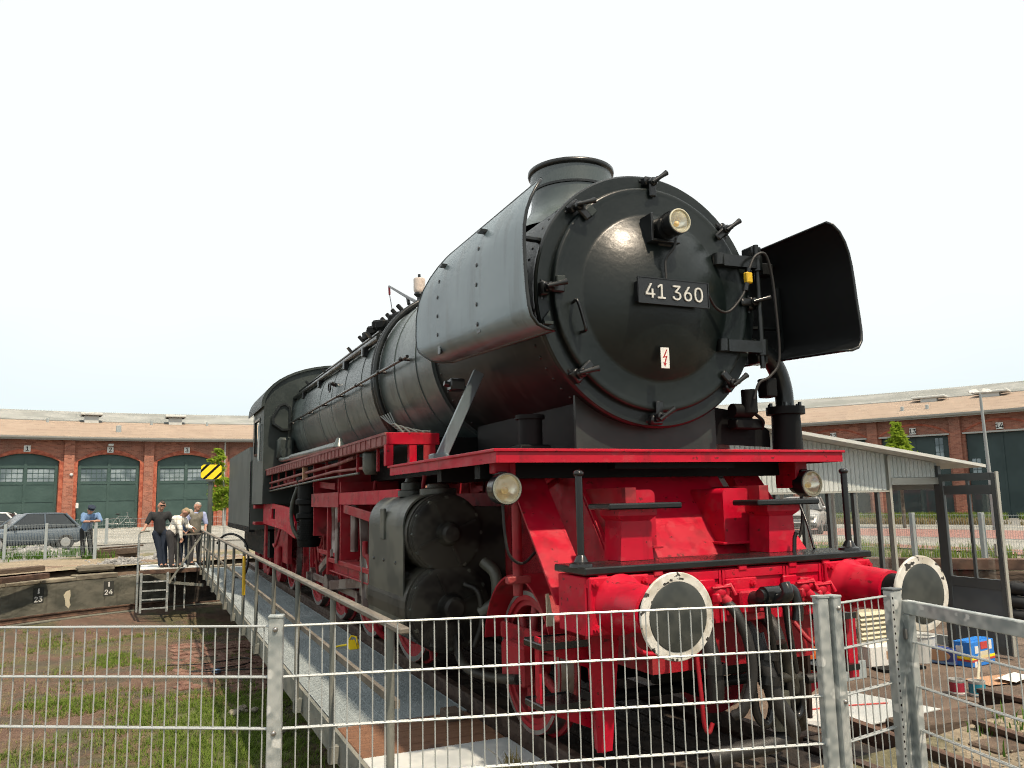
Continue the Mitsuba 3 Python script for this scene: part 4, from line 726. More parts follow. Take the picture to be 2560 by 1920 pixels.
# rack and coils beyond the deck
rk = thing('timber_rack', 'dark beam laid on stacked brown sleepers beyond the open door', 'timber stack')
for i, (z, w) in enumerate(((-0.06, 0.24), (0.10, 0.2), (0.26, 0.22), (0.42, 0.16))):
    put(rk, 'sleeper', B().bar((6.35+0.1*i, 5.2, z), (8.4-0.2*i, 3.1+0.1*i, z+0.02), w, 0.15, ch=0.012), 'old_wood')
put(rk, 'beam', B().bar((6.4, 5.0, 0.60), (9.2, 2.1, 0.60), 0.20, 0.15, ch=0.006), 'rust_steel')
for i in range(3):
    whole('hose_coil', f'{("lowest", "middle", "topmost")[i]} black rubber hose coil of the stack beyond the deck', 'hose', B().tube(arc((7.55+0.04*i, 3.25, -0.03 + 0.17*i), 0.33 - 0.01*i, 0, 2*PI, 40, (1, 0, 0), (0, 1, 0))[:-1], 0.085, 10, True), 'rubber', True, group='black hose coils stacked beyond the deck')
for i, (x, y, L, a, mm) in enumerate(((6.2, 4.2, 2.2, 0.5, 'old_wood'), (7.2, 5.6, 2.6, -0.5, 'old_wood'), (8.6, 4.6, 2.2, 0.9, 'rust_steel'), (9.4, 6.0, 2.8, -0.4, 'old_wood'), (9.6, 3.2, 2.0, 0.2, 'rust_steel'))):
    whole('spare_sleeper', ('brown old sleeper lying in the weeds just behind the hut', 'brown old sleeper lying crosswise under the timber rack', 'rusty rail piece lying in the weeds right of the rack', 'brown old sleeper farthest back in the weeds', 'rusty rail piece nearest the right edge behind the open door')[i], 'sleeper', B().obox((x, y, 0.02+0.05*(i % 2)), (L, 0.25, 0.18), rotz(a), 0.015), mm, group='old sleepers and rail pieces beyond the deck')

# ---------------------------------------------------------------- fences
def mat_fence(name, label, p, q, ztop, zs, posts=(), dxy=0.05, r=0.003, cat='fence', parts=True, extra=0.0):
    k = thing(name, label, cat); p, q = np.array([*p, 0.0]), np.array([*q, 0.0]); L = np.linalg.norm(q-p); d = (q-p)/L; nn = np.array([-d[1], d[0], 0])
    n = int(L/dxy); b = B()
    for i in range(1, n):
        o = p + d*(i*L/n); w = B() if parts else b
        w.cyl(o + [0, 0, zs[-1]-0.02], o + [0, 0, ztop+extra], r, 6)
        if parts: put(k, 'upright_wire', w, 'galv_wire')
    if not parts: put(k, 'wire_mesh', b, 'galv_far', kind='stuff')
    for z in zs:
        b = B()
        for s in (-1, 1): b.cyl(p + nn*s*0.0075 + [0, 0, z], q + nn*s*0.0075 + [0, 0, z], 0.0042 if parts else 0.004, 6)
        put(k, 'cross_wire', b, 'galv_wire' if parts else 'galv_far')
    return k, d, nn
A_, B_, C_ = (-2.878, -0.690), (-0.594, -1.330), (-0.130, -1.252)
ZS = [1.180, 0.983, 0.786, 0.589, 0.392, 0.195, 0.0]
fk, d1, n1 = mat_fence('mesh_fence', 'galvanised wire mesh fence panel at the bottom left in front of the pit', (A_[0]-2.3*0.867, A_[1]+2.3*0.498), A_, 1.18, ZS, parts=True)
def post(label, c, d, w, dep, z1, z0=-0.1, bolts=True, cap=True):
    k = thing('fence_post', label, 'fence post'); d = unit(np.array([*d, 0.0])); nn = np.array([-d[1], d[0], 0]); F = np.stack([d, nn, Zv], 1); c = np.array([*c, 0.0])
    put(k, 'tube', B().obox(c + [0, 0, (z0+z1)/2], (w, dep, z1-z0), F, 0.004), 'galvanised')
    if cap: put(k, 'cap', B().obox(c + [0, 0, z1+0.003], (w+0.005, dep+0.005, 0.012), F, 0.003), 'galvanised')
    if bolts:
        for z in (z1-0.045, z1-0.44, z1-0.83): put(k, 'bolt', B().lathe(c - nn*dep/2 + [0, 0, z], -nn, [(0, 0.011), (0.006, 0.010), (0.010, 0.006), (0.012, 0)], 12), 'steel', 40)
    return k
post('square galvanised fence post at the left joining two mesh panels', A_, (0.963, -0.27), 0.056, 0.05, 1.215)
mat_fence('mesh_fence', 'wide galvanised wire mesh fence panel in front of the engine', (A_[0]+0.03, A_[1]-0.01), (B_[0]-0.03, B_[1]+0.01), 1.18, ZS)
post('galvanised fence post right of the coupling, at the bend of the fence', (B_[0]+0.022, B_[1]-0.01), (0.99, 0.14), 0.05, 0.055, 1.205)
k = thing('fence_post', 'dull channel shaped post set just left of the post at the bend', 'fence post'); put(k, 'channel', B().obox((B_[0]-0.035, B_[1]+0.005, 0.55), (0.052, 0.05, 1.31), rotz(-0.2), 0.004), 'galvanised'); put(k, 'clamp', B().obox((B_[0]-0.035, B_[1]+0.005, 1.209), (0.058, 0.056, 0.008), rotz(-0.2)), 'galvanised')
mat_fence('mesh_fence', 'short narrow wire mesh fence panel between the bend and the gate post', (B_[0]+0.055, B_[1]+0.005), (C_[0]-0.03, C_[1]), 1.172, [z-0.008 for z in ZS])
pk = post('stout gate post with a perforated strip and dark cap', (C_[0]+0.015, C_[1]-0.005), (0.99, 0.05), 0.06, 0.06, 1.198, bolts=False, cap=False)
put(pk, 'cap', B().obox((C_[0]+0.015, C_[1]-0.005, 1.203), (0.068, 0.068, 0.010), rotz(0.05), 0.003), 'aluminium_dark')
put(pk, 'strip', B().obox((C_[0]-0.024, C_[1]-0.037, 0.55), (0.022, 0.006, 1.28), rotz(0.05)), 'galv_wire')
hb = B()
for z in np.arange(-0.05, 1.18, 0.032): hb.obox((C_[0]-0.024, C_[1]-0.0405, z), (0.007, 0.0015, 0.010), rotz(0.05))
put(pk, 'hole', hb, 'black_matt', kind='stuff')
[put(pk, 'hinge_bracket', B().obox((C_[0]+0.055, C_[1]-0.03, z), (0.05, 0.05, 0.05), None, 0.005), 'steel') for z in (1.0, 0.35)]
# gate leaf standing open towards the viewer's right
G0, G1 = np.array([-0.068, -1.285, 0]), np.array([-0.320, -2.375, 0]); dg = unit(G1-G0); ng = np.array([-dg[1], dg[0], 0]); Fg = np.stack([dg, ng, Zv], 1); Lg = np.linalg.norm(G1-G0)
gk = thing('mesh_gate', 'galvanised tube gate with wire mesh standing open at the right', 'gate')
put(gk, 'top_bar', B().obox((G0+G1)/2 + [0, 0, 1.122], (Lg, 0.04, 0.062), Fg, 0.004), 'galvanised')
put(gk, 'bottom_bar', B().obox((G0+G1)/2 + [0, 0, 0.06], (Lg, 0.04, 0.062), Fg, 0.004), 'galvanised')
for s in (0.022, Lg-0.022): put(gk, 'stile', B().obox(G0 + dg*s + [0, 0, 0.59], (0.044, 0.039, 1.0), Fg, 0.004), 'galvanised')
n = int((Lg-0.08)/0.05)
for i in range(1, n): put(gk, 'upright_wire', B().cyl(G0 + dg*(0.04+i*(Lg-0.08)/n) + [0, 0, 0.09], G0 + dg*(0.04+i*(Lg-0.08)/n) + [0, 0, 1.09], 0.003, 6), 'galv_wire')
for z in (0.965, 0.768, 0.575, 0.378, 0.18):
    b = B()
    for s in (-1, 1): b.cyl(G0 + dg*0.045 + ng*s*0.0072 + [0, 0, z], G1 - dg*0.045 + ng*s*0.0072 + [0, 0, z], 0.0036, 6)
    put(gk, 'cross_wire', b, 'galv_wire')
# far fences
LF = [(-10.2, 26.2), (-7.77, 27.75)] 
def far_post(label, x, y, z0=-0.1, z1=1.14, w=0.09, grp=None): return whole('fence_post', label, 'fence post', B().box(x-w/2, x+w/2, y-w/2, y+w/2, z0, z1, 0.006), 'galv_far', group=grp)
far_post('grey fence post at the left edge before the dark car', -7.77, 27.75); far_post('grey fence post in front of the dark car door', -6.52, 27.2); far_post('grey fence post that the man in the cap leans over', -4.99, 26.0, w=0.10); far_post('grey fence post beside the bicycle', -5.13, 36.5, w=0.12)
mat_fence('far_mesh_fence', 'wire mesh fence in front of the dark car', (-7.7, 27.73), (-6.57, 27.22), 1.12, [1.1, 0.85, 0.6, 0.35, 0.1], parts=False, r=0.0035)
mat_fence('far_mesh_fence', 'wire mesh fence panel in front of the leaning man', (-6.47, 27.17), (-5.05, 26.05), 1.12, [1.1, 0.85, 0.6, 0.35, 0.1], parts=False, r=0.0035)
mat_fence('far_mesh_fence', 'wire mesh fence at the left edge of the view', (-10.5, 28.6), (-7.84, 27.77), 1.12, [1.1, 0.85, 0.6, 0.35, 0.1], parts=False, r=0.0035)
mat_fence('far_mesh_fence', 'distant wire mesh fence in front of the bicycle', (-9.5, 36.8), (-5.2, 36.5), 1.12, [1.1, 0.85, 0.6, 0.35, 0.1], parts=False, dxy=0.1)
mat_fence('far_mesh_fence', 'distant wire mesh fence behind the men on the platform', (-5.05, 36.5), (2.5, 36.0), 1.12, [1.1, 0.85, 0.6, 0.35, 0.1], parts=False, dxy=0.1)
FR = [(11.9, 12.0), (12.55, 9.38), (13.06, 8.05), (13.6, 5.6), (13.9, 3.0)]
for i, (x, y) in enumerate(FR[:4]): far_post(('grey fence post seen through the left panes of the hut', 'grey fence post seen through the open hut doorway', 'grey fence post seen through the glass of the open door', 'grey fence post at the right edge beyond the open door')[i], x, y, -0.15, 1.13, 0.10)
for i in range(4): mat_fence('far_mesh_fence', ('mesh fence seen through the left of the hut', 'mesh fence seen through the hut doorway', 'mesh fence seen past the open door', 'mesh fence at the far right beyond the gate')[i], FR[i], FR[i+1], 1.1, [1.08, 0.83, 0.58, 0.33, 0.1], parts=False)
# lamp post on the right
lp = thing('lamp_post', 'tall grey lamp post with two white lamp heads above the open door', 'lamp post')
put(lp, 'pole', B().tube([(29.0, 19.33, -0.1), (28.68, 19.1, 2.2), (28.19, 18.8, 5.55)], [0.085, 0.075, 0.05], 10), 'galv_far', True)
for s in (-1, 1):
    o = V3(28.19, 18.8, 5.60); t = V3(0.66, -0.56, 0)
    h = put(lp, 'lamp_head', B().hull([o + t*(s*0.05+s*u) + [0, 0, v] + V3(0.56, 0.66, 0)*w for u, v, w in ((0, 0.02, -.07), (0, 0.02, .07), (0.42, 0.0, -.09), (0.42, 0.0, .09), (0.1, 0.16, 0), (0.36, 0.13, 0), (0.45, 0.06, -.06), (0.45, 0.06, .06))]), 'vent_white')
    put(h, 'lens', B().ball(o + t*(s*0.30) + [0, 0, 0.0], 0.085, 1, (1, 1, 0.6)), 'lamp_glass', True)

# ================================================================ LOCOMOTIVE
lo = thing('steam_locomotive', 'huge black steam locomotive with red frames and wheels standing on the turntable', 'locomotive')
AX = 3.11; FY = (0, -1, 0)
def lz(*prof, n=72, o=(0, 0.86, AX)): return B().lathe(o, FY, prof, n)
sbx = put(lo, 'smokebox', B().lathe((0, 0.84, AX), (0, 1, 0), [(0, 0.2), (0, 0.945), (2.30, 0.945), (2.30, 0.2)], 96), 'smokebox_paint', 35)
put(sbx, 'rolled_edge', B().tube(arc((0, 0.84, AX), 0.935, 0, 2*PI, 96, (1, 0, 0), (0, 0, 1))[:-1], 0.028, 10, True), 'black_paint', True)
rv = B()
for k in range(64):
    a = 2*PI*k/64
    for y in (1.02, 3.02): rv.lathe((0.944*math.cos(a), y, AX+0.944*math.sin(a)), (math.cos(a), 0, math.sin(a)), [(0, 0.014), (0.006, 0.012), (0.010, 0.0)], 8)
put(sbx, 'rivets', rv, 'black_paint', True, kind='stuff')
put(lo, 'smokebox_front', lz((-0.02, 0.952), (0.035, 0.956), (0.05, 0.945), (0.052, 0.86), (0.045, 0.5), n=96), 'door_paint', 30)
door = put(lo, 'smokebox_door', lz((0.048, 0.845), (0.085, 0.848), (0.100, 0.840), (0.106, 0.825), (0.104, 0.805), (0.102, 0.78), (0.106, 0.70), (0.109, 0.640), (0.114, 0.622), *[(0.114 + 1.105*(math.cos(t) - math.cos(0.5966)), 1.105*math.sin(t)) for t in np.linspace(0.588, 0.0, 14)], n=96), 'door_paint', True)
def radial(a, r, y): return np.array([r*math.cos(a), y, AX + r*math.sin(a)])
for ang in (90, 136, 180, 222, 268, 316, 2, 42):       # clamps round the rim: eye bolt, wing lever, pad on the door
    a = math.radians(ang); ra, tg = np.array([math.cos(a), 0, math.sin(a)]), np.array([-math.sin(a), 0, math.cos(a)]); R = np.stack([ra, np.array([0, 1.0, 0]), tg], 1)
    c = B().obox(radial(a, 0.905, 0.79), (0.07, 0.07, 0.10), R, 0.012)
    c.cyl(radial(a, 0.91, 0.82) - tg*0.07, radial(a, 0.91, 0.82) + tg*0.07, 0.018, 10)
    c.tube([radial(a, 0.90, 0.80), radial(a, 0.885, 0.66)], 0.020, 10)
    c.obox(radial(a, 0.845, 0.735), (0.15, 0.028, 0.06), R, 0.01)
    c.lathe(radial(a, 0.885, 0.735), FY, [(0, 0.034), (0.03, 0.032), (0.04, 0.022), (0.075, 0.02), (0.08, 0)], 12)
    lv_ = unit(np.array([0.75, -0.12, 0.55]) if ang in (90, 42, 316, 268) else np.array([0.9, -0.25, 0.25]))
    c.tube([radial(a, 0.885, 0.66) - lv_*0.05, radial(a, 0.885, 0.66) + lv_*0.05, radial(a, 0.885, 0.66) + lv_*0.09], [0.013, 0.017, 0.022], 10)
    put(door, 'clamp', c, 'black_gloss', 40)
    if ang in (180, 136): put(door, 'stop_pad', B().obox(radial(a + (-0.07), 0.80, 0.74), (0.07, 0.03, 0.07), R, 0.006), 'grey_green_paint')
for z in (3.447, 2.778):
    h = B().hull([(x, y, zz) for x, y in ((0.56, 0.70), (0.56, 0.74), (0.90, 0.68), (0.90, 0.75)) for zz in (z-0.045, z+0.045)])
    h.cyl((0.56, 0.72, z-0.045), (0.56, 0.72, z+0.045), 0.045, 14).cyl((0.93, 0.72, z-0.06), (0.93, 0.72, z+0.06), 0.045, 14); put(door, 'hinge_strap', h, 'black_paint', 40)
put(door, 'hinge_pin', B().cyl((0.93, 0.72, 2.62), (0.93, 0.72, 3.60), 0.022, 12).box(0.90, 1.0, 0.73, 0.86, 2.66, 2.78, 0.01).box(0.90, 1.0, 0.73, 0.86, 3.50, 3.60, 0.01), 'black_paint', 40)
put(door, 'grab_handle', B().tube(curve([(-0.70, 0.745, 3.02), (-0.71, 0.68, 3.02), (-0.695, 0.665, 2.98), (-0.655, 0.665, 2.84), (-0.645, 0.68, 2.81), (-0.645, 0.745, 2.81)], 4), 0.012, 8), 'black_gloss', True)
put(door, 'lamp_iron', B().hull([(-0.91, y, z) for y in (0.79, 0.80) for z in (2.87, 2.90)] + [(-0.86, y, z) for y in (0.79, 0.80) for z in (2.87, 2.96)]).box(-0.92, -0.855, 0.755, 0.80, 2.855, 2.875), 'grey_green_paint')
np_ = put(door, 'number_plate', B().box(-0.31, 0.29, 0.515, 0.53, 2.995, 3.185, 0.004).box(-0.29, -0.26, 0.53, 0.60, 3.02, 3.16).box(0.24, 0.27, 0.53, 0.60, 3.02, 3.16), 'black_gloss', label='black plate with the raised pale number 41 360')
put(np_, 'number', text('41 360', 0.105, (-0.01, 0.514, 3.035), (1, 0, 0.0), (0, 0, 1), 0.010, False), 'number_silver', label='pale raised digits 41 360')
put(np_, 'frame', B().box(-0.31, 0.29, 0.509, 0.515, 3.179, 3.185).box(-0.31, 0.29, 0.509, 0.515, 2.995, 3.001).box(-0.31, -0.304, 0.509, 0.515, 3.001, 3.179).box(0.284, 0.29, 0.509, 0.515, 3.001, 3.179), 'black_gloss')
ws = put(door, 'warning_plate', B().obox((-0.055, 0.598, 2.630), (0.072, 0.006, 0.150), None, 0.002), 'white_paint', label='white plate with a red lightning arrow')
put(ws, 'bolt_symbol', B().prism(Polygon([(0.012, 0.062), (-0.022, -0.002), (0.004, 0.006), (-0.010, -0.035), (-0.020, -0.030), (-0.006, -0.064), (0.010, -0.038), (0.000, -0.037), (0.020, 0.018), (-0.004, 0.010), (0.020, 0.060)]), (-0.055, 0.594, 2.630), (1, 0, 0), (0, 0, 1), (0, 0.003, 0)), 'sign_red')
def headlamp(c, r, depth, parent, lab, vis=True):
    x, y, z = c
    h = put(lo, 'headlamp', B().lathe((x, y+depth, z), FY, [(0, 0), (0, r*0.55), (0.02, r*0.72), (depth*0.45, r*0.88), (depth*0.5, r*1.0), (depth-0.02, r*1.06), (depth+0.012, r*1.06), (depth+0.014, r*0.93), (depth-0.01, r*0.92)], 40), 'black_gloss', 30, label=lab)
    put(h, 'rim', B().lathe((x, y, z), FY, [(0.002, r*1.02), (0.020, r*1.0), (0.022, r*0.92), (0.004, r*0.90)], 40), 'cream_rim', 40)
    put(h, 'reflector', B().lathe((x, y, z), (0, 1, 0), [(0.0, r*0.91), (0.02, r*0.8), (0.045, r*0.55), (0.06, r*0.25), (0.064, 0)], 40), 'reflector', True)
    put(h, 'bulb', B().ball((x, y+0.03, z-0.01), r*0.24, 2), 'bulb_amber', True)
    put(h, 'lens', B().lathe((x, y, z), FY, [(0.008, r*0.91), (0.018, r*0.6), (0.024, r*0.3), (0.026, 0)], 40), 'lens_glass', True)
    put(h, 'cap', B().box(x-0.03, x+0.03, y+0.05, y+depth-0.02, z+r*0.92, z+r*1.15, 0.006), 'black_gloss')
    return h
hl = headlamp((0.0, 0.43, 3.59), 0.088, 0.17, lo, 'round headlamp high on the smokebox door')
put(hl, 'bracket', B().box(-0.15, -0.13, 0.55, 0.70, 3.47, 3.68, 0.004).box(-0.15, 0.10, 0.56, 0.72, 3.475, 3.495, 0.004).box(-0.06, 0.06, 0.60, 0.72, 3.46, 3.66, 0.01), 'black_gloss')
put(hl, 'lamp_body', B().cyl((0.0, 0.55, 3.585), (0.0, 0.73, 3.585), 0.10, 24), 'black_gloss', 40)
for s, lab in ((-1, 'left round headlamp under the front platform'), (1, 'right round headlamp under the front platform')):
    h = headlamp((s*1.273, 0.665, 1.729), 0.098, 0.19, lo, lab)
    put(h, 'bracket', B().box(s*1.20-0.02, s*1.20+0.02, 0.72, 0.95, 1.70, 1.90, 0.006).box(s*1.26-0.06, s*1.26+0.06, 0.74, 0.84, 1.83, 1.955, 0.006), 'red_paint')
    put(h, 'cable', B().tube(curve([(s*1.26, 0.76, 1.63), (s*1.25, 0.76, 1.45), (s*1.21, 0.78, 1.30), (s*1.10, 0.82, 1.24), (s*0.98, 0.86, 1.31)]), 0.010, 8), 'rubber', True)
put(door, 'cable', B().tube(curve([(0.02, 0.50, 3.49), (0.0, 0.50, 3.42), (-0.055, 0.53, 3.33), (-0.06, 0.53, 3.19)]), 0.009, 8), 'rubber', True); put(door, 'cable', B().tube(curve([(0.29, 0.54, 3.14), (0.42, 0.60, 3.03), (0.56, 0.63, 3.02), (0.68, 0.62, 3.14), (0.735, 0.62, 3.24)]), 0.010, 8), 'rubber', True); put(door, 'cable', B().tube(curve([(0.76, 0.62, 3.35), (0.83, 0.62, 3.47), (0.93, 0.62, 3.50), (1.0, 0.64, 3.36), (1.04, 0.66, 3.10), (1.06, 0.68, 2.70), (0.98, 0.70, 2.56), (0.88, 0.72, 2.50), (0.84, 0.74, 2.38)]), 0.011, 8), 'rubber', True)
put(door, 'plug', B().obox((0.748, 0.615, 3.292), (0.06, 0.045, 0.085), rotz(0.1), 0.008), 'yellow_plastic', label='yellow cable plug'); put(door, 'plug_socket', B().cyl((0.72, 0.62, 3.19), (0.735, 0.62, 3.25), 0.022, 10).cyl((0.755, 0.615, 3.335), (0.76, 0.615, 3.37), 0.018, 10), 'black_gloss', 40)
ch = put(lo, 'chimney', B().lathe((0, 2.01, 0), (0, 0, 1), [(3.93, 0.60), (4.01, 0.53), (4.06, 0.465), (4.12, 0.40), (4.19, 0.368), (4.26, 0.360), (4.51, 0.366), (4.51, 0.33), (3.9, 0.32)], 72), 'boiler_paint', 35)
put(ch, 'rim', B().lathe((0, 2.01, 0), (0, 0, 1), [(4.505, 0.366), (4.515, 0.384), (4.535, 0.388), (4.553, 0.385), (4.558, 0.37), (4.55, 0.345), (4.49, 0.335)], 72), 'black_paint', True)
put(ch, 'band', B().lathe((0, 2.01, 0), (0, 0, 1), [(4.335, 0.36), (4.34, 0.374), (4.36, 0.374), (4.365, 0.36)], 72), 'black_paint', 30)
# smoke deflectors: curled plates
prof = [(1.175, 2.668), (1.23, 2.672), (1.29, 2.695), (1.327, 2.745), (1.341, 2.81), (1.346, 2.90), (1.347, 3.05), (1.346, 3.20), (1.339, 3.32), (1.321, 3.415), (1.29, 3.50), (1.25, 3.574), (1.21, 3.63), (1.187, 3.656)]
yf = [0.125, 0.12, 0.115, 0.118, 0.125, 0.135, 0.15, 0.16, 0.165, 0.165, 0.165, 0.17, 0.19, 0.225]; yr = [1.95, 2.05, 2.15, 2.24, 2.31, 2.355, 2.37, 2.36, 2.31, 2.24, 2.15, 2.06, 1.98, 1.93]
for s, lab in ((-1, 'left smoke deflector, sky light put into its pale colour'), (1, 'right smoke deflector, its dark inner side turned to the viewer')):
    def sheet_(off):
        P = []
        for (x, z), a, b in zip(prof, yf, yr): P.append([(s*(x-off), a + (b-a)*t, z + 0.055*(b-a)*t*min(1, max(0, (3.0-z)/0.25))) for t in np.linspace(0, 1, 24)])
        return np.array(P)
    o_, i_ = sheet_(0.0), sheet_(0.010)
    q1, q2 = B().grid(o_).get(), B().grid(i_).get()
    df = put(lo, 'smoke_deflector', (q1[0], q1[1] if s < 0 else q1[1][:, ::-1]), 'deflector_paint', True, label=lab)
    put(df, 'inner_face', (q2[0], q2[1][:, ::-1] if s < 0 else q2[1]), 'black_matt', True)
    loop = np.vstack([o_[:, 0], o_[-1, 1:], o_[-2::-1, -1], o_[0, -2:0:-1]]) - np.array([s*0.005, 0, 0])
    put(df, 'edge_bead', B().tube(loop, 0.011, 8, True), 'black_paint', True)
    for y, zs in ((0.95, (2.86, 3.0, 3.14, 3.28, 3.40, 3.52)), (1.80, (2.95, 3.10, 3.25, 3.38))):
        for z in zs:
            x = np.interp(z, [p[1] for p in prof], [p[0] for p in prof]); put(df, 'rivet', B().lathe((s*(x-0.001), y, z), (s, 0, 0.0), [(0, 0.016), (0.007, 0.014), (0.011, 0)], 10), 'black_gloss', 40)
        put(df, 'rib', B().box(s*1.316, s*1.335, y-0.03, y+0.03, 2.80, 3.34), 'black_paint')
    for y, z in ((0.72, 3.52), (0.95, 3.0), (1.75, 3.5), (1.80, 2.95)):
        xs = math.sqrt(max(0.0, 0.945**2 - (z-AX)**2)); put(df, 'stay', B().bar((s*(xs-0.03), y+(0.2 if y < 0.9 else 0), z-0.02), (s*1.335, y+(0.2 if y < 0.9 else 0), z), 0.06, 0.02), 'black_paint')
    put(df, 'lower_stay', B().bar((s*1.26, 2.02, 1.985), (s*0.93, 1.98, 2.70), 0.095, 0.03, (0, 1, 0), 0.006).box(s*1.20, s*1.34, 1.96, 2.08, 1.976, 2.03, 0.01), 'deflector_paint' if s < 0 else 'black_paint')  # light put into the pale colour of the left stay; right one black
    put(df, 'stay_bolt', B().cyl((s*1.02, 2.02, 2.56), (s*1.22, 2.02, 2.60), 0.022, 10).box(s*1.12-0.06, s*1.12+0.06, 1.96, 2.06, 2.54, 2.64, 0.01), 'black_gloss', 40)
# boiler with cladding, bands, pipes
bo = put(lo, 'boiler', B().lathe((0, 0, AX), (0, 1, 0), [(3.12, 0.3), (3.12, 0.975), (5.0, 0.985), (7.2, 1.0), (9.0, 1.015), (11.45, 1.02), (11.45, 0.3)], 96), 'boiler_paint', 35)
for y, r, w in ((3.16, 0.985, 0.05), (3.61, 0.986, 0.022), (4.38, 0.990, 0.022), (5.9, 0.998, 0.02), (6.84, 1.004, 0.024), (7.7, 1.009, 0.02), (8.59, 1.018, 0.03), (10.06, 1.022, 0.03)):
    put(bo, 'band', B().lathe((0, y, AX), (0, 1, 0), [(-w, r-0.01), (-w, r), (w, r), (w, r-0.01)], 96), 'boiler_paint', 30)
for y in (4.98, 5.09): put(bo, 'feed_pipe', B().tube([np.array([1.035*math.cos(t), y, AX + 1.035*math.sin(t)]) for t in np.linspace(PI*0.55, PI*1.22, 24)], 0.034, 10), 'black_paint', True)
put(bo, 'handrail', B().tube([(-1.055, 3.62, 3.10), (-1.075, 7, 3.10), (-1.09, 11.1, 3.10)], 0.018, 8), 'black_gloss', True)
for y in (3.8, 4.7, 5.8, 6.9, 8.0, 9.1, 10.2, 11.0): put(bo, 'rail_bracket', B().cyl((-0.96, y, 3.10), (-1.07, y, 3.10), 0.016, 8).ball((-1.07, y, 3.10), 0.028, 1), 'black_gloss', 40)
put(bo, 'steam_pipe', B().tube([(-0.905, 5.3, 3.62), (-0.92, 7.0, 3.62), (-0.94, 12.3, 3.62)], 0.042, 10), 'black_paint', True)
put(bo, 'upper_rail', B().tube([(-0.82, 5.6, 3.76), (-0.84, 9.0, 3.76), (-0.86, 12.6, 3.76)], 0.018, 8), 'black_gloss', True)
for y in (5.9, 7.0, 8.9, 10.4): put(bo, 'rail_bracket', B().bar((-0.80, y, 3.66), (-0.92, y, 3.80), 0.06, 0.03).box(-0.98, -0.90, y-0.04, y+0.04, 3.48, 3.60, 0.01), 'black_gloss')
put(bo, 'wash_plug', B().cyl((-0.93, 7.5, 3.32), (-1.05, 7.5, 3.36), 0.03, 8).tube(arc((-1.07, 7.5, 3.30), 0.07, 0, 2*PI, 16, (0, 1, 0), (0, 0, 1))[:-1], 0.012, 6, True), 'black_gloss', 40)
for y, r, top, sx in ((4.2, 0.36, 4.28, 0), (6.25, 0.30, 4.22, -0.12), (7.1, 0.34, 4.22, -0.10), (7.95, 0.42, 4.26, 0)):
    put(lo, 'dome', B().lathe((sx, y, 0), (0, 0, 1), [(3.95, r*1.25), (4.05, r*1.1), (4.12, r), (top-0.10, r*0.97), (top-0.04, r*0.85), (top-0.01, r*0.55), (top, 0)], 36), 'black_paint', True)
r_ = np.random.default_rng(17)
for k in range(9): put(lo, 'boiler_fitting', B().obox((-0.42 + r_.uniform(-0.12, 0.12), 5.75 + 0.27*k, 4.04 + r_.uniform(0, 0.07)), (0.14, 0.18, 0.14), rotz(r_.uniform(0, 1)), 0.03).cyl((-0.45, 5.75+0.27*k, 4.05), (-0.52, 5.85+0.27*k, 4.17), 0.03, 8), 'black_matt')
whs = put(lo, 'whistle', B().lathe((-0.35, 5.46, 0), (0, 0, 1), [(4.262, 0), (4.262, 0.062), (4.29, 0.072), (4.43, 0.074), (4.445, 0.068), (4.45, 0)], 24), 'copper_white', 30, label='pale copper whistle drum')
put(whs, 'cap', B().cyl((-0.35, 5.46, 4.448), (-0.35, 5.46, 4.50), 0.018, 10).lathe((-0.35, 5.46, 0), (0, 0, 1), [(4.02, 0.03), (4.20, 0.03), (4.235, 0.07), (4.262, 0.062)], 16), 'black_gloss', 40)
put(whs, 'lever', B().tube([(-0.35, 5.55, 4.16), (-0.35, 5.92, 4.30), (-0.35, 6.90, 4.705)], [0.022, 0.022, 0.016], 8).cyl((-0.35, 5.92, 4.22), (-0.35, 5.98, 4.32), 0.025, 8), 'black_gloss', True)
put(whs, 'handle', B().cyl((-0.35, 6.90, 4.70), (-0.35, 6.88, 4.58), 0.016, 8), 'red_dirty', 40); put(whs, 'pull_wire', B().cyl((-0.35, 6.88, 4.58), (-0.36, 6.6, 4.12), 0.006, 6), 'black_gloss', 40)
# saddle, front platform, running boards
put(lo, 'saddle_front', B().box(-0.61, 0.61, 0.93, 0.96, 1.976, 2.62), 'grey_green_paint')
put(lo, 'saddle_body', B().box(-0.55, 0.55, 0.962, 3.0, 1.976, 2.62), 'black_matt')
put(lo, 'pump_cylinder', B().cyl((-0.82, 1.25, 2.05), (-0.82, 1.25, 2.24), 0.09, 18).cyl((-0.82, 1.25, 2.24), (-0.82, 1.25, 2.27), 0.11, 18).box(-0.95, -0.7, 1.15, 1.35, 1.977, 2.05, 0.01), 'black_matt', 40)
fp = put(lo, 'front_platform', B().box(-1.44, 1.44, 0.46, 2.96, 1.955, 1.975, 0.004), 'red_paint')
put(fp, 'valance', B().box(-1.405, 1.405, 0.475, 0.490, 1.888, 1.9545).box(-1.420, -1.406, 0.475, 2.94, 1.888, 1.9545).box(1.406, 1.420, 0.475, 2.94, 1.888, 1.9545), 'red_paint')
[put(fp, 'underside_beam', B().box(*q), 'black_matt') for q in ((-1.36, 1.36, 0.9, 1.0, 1.80, 1.953), (-1.36, 1.36, 1.7, 1.8, 1.80, 1.953), (-0.5, 0.5, 0.6, 0.7, 1.85, 1.953))]
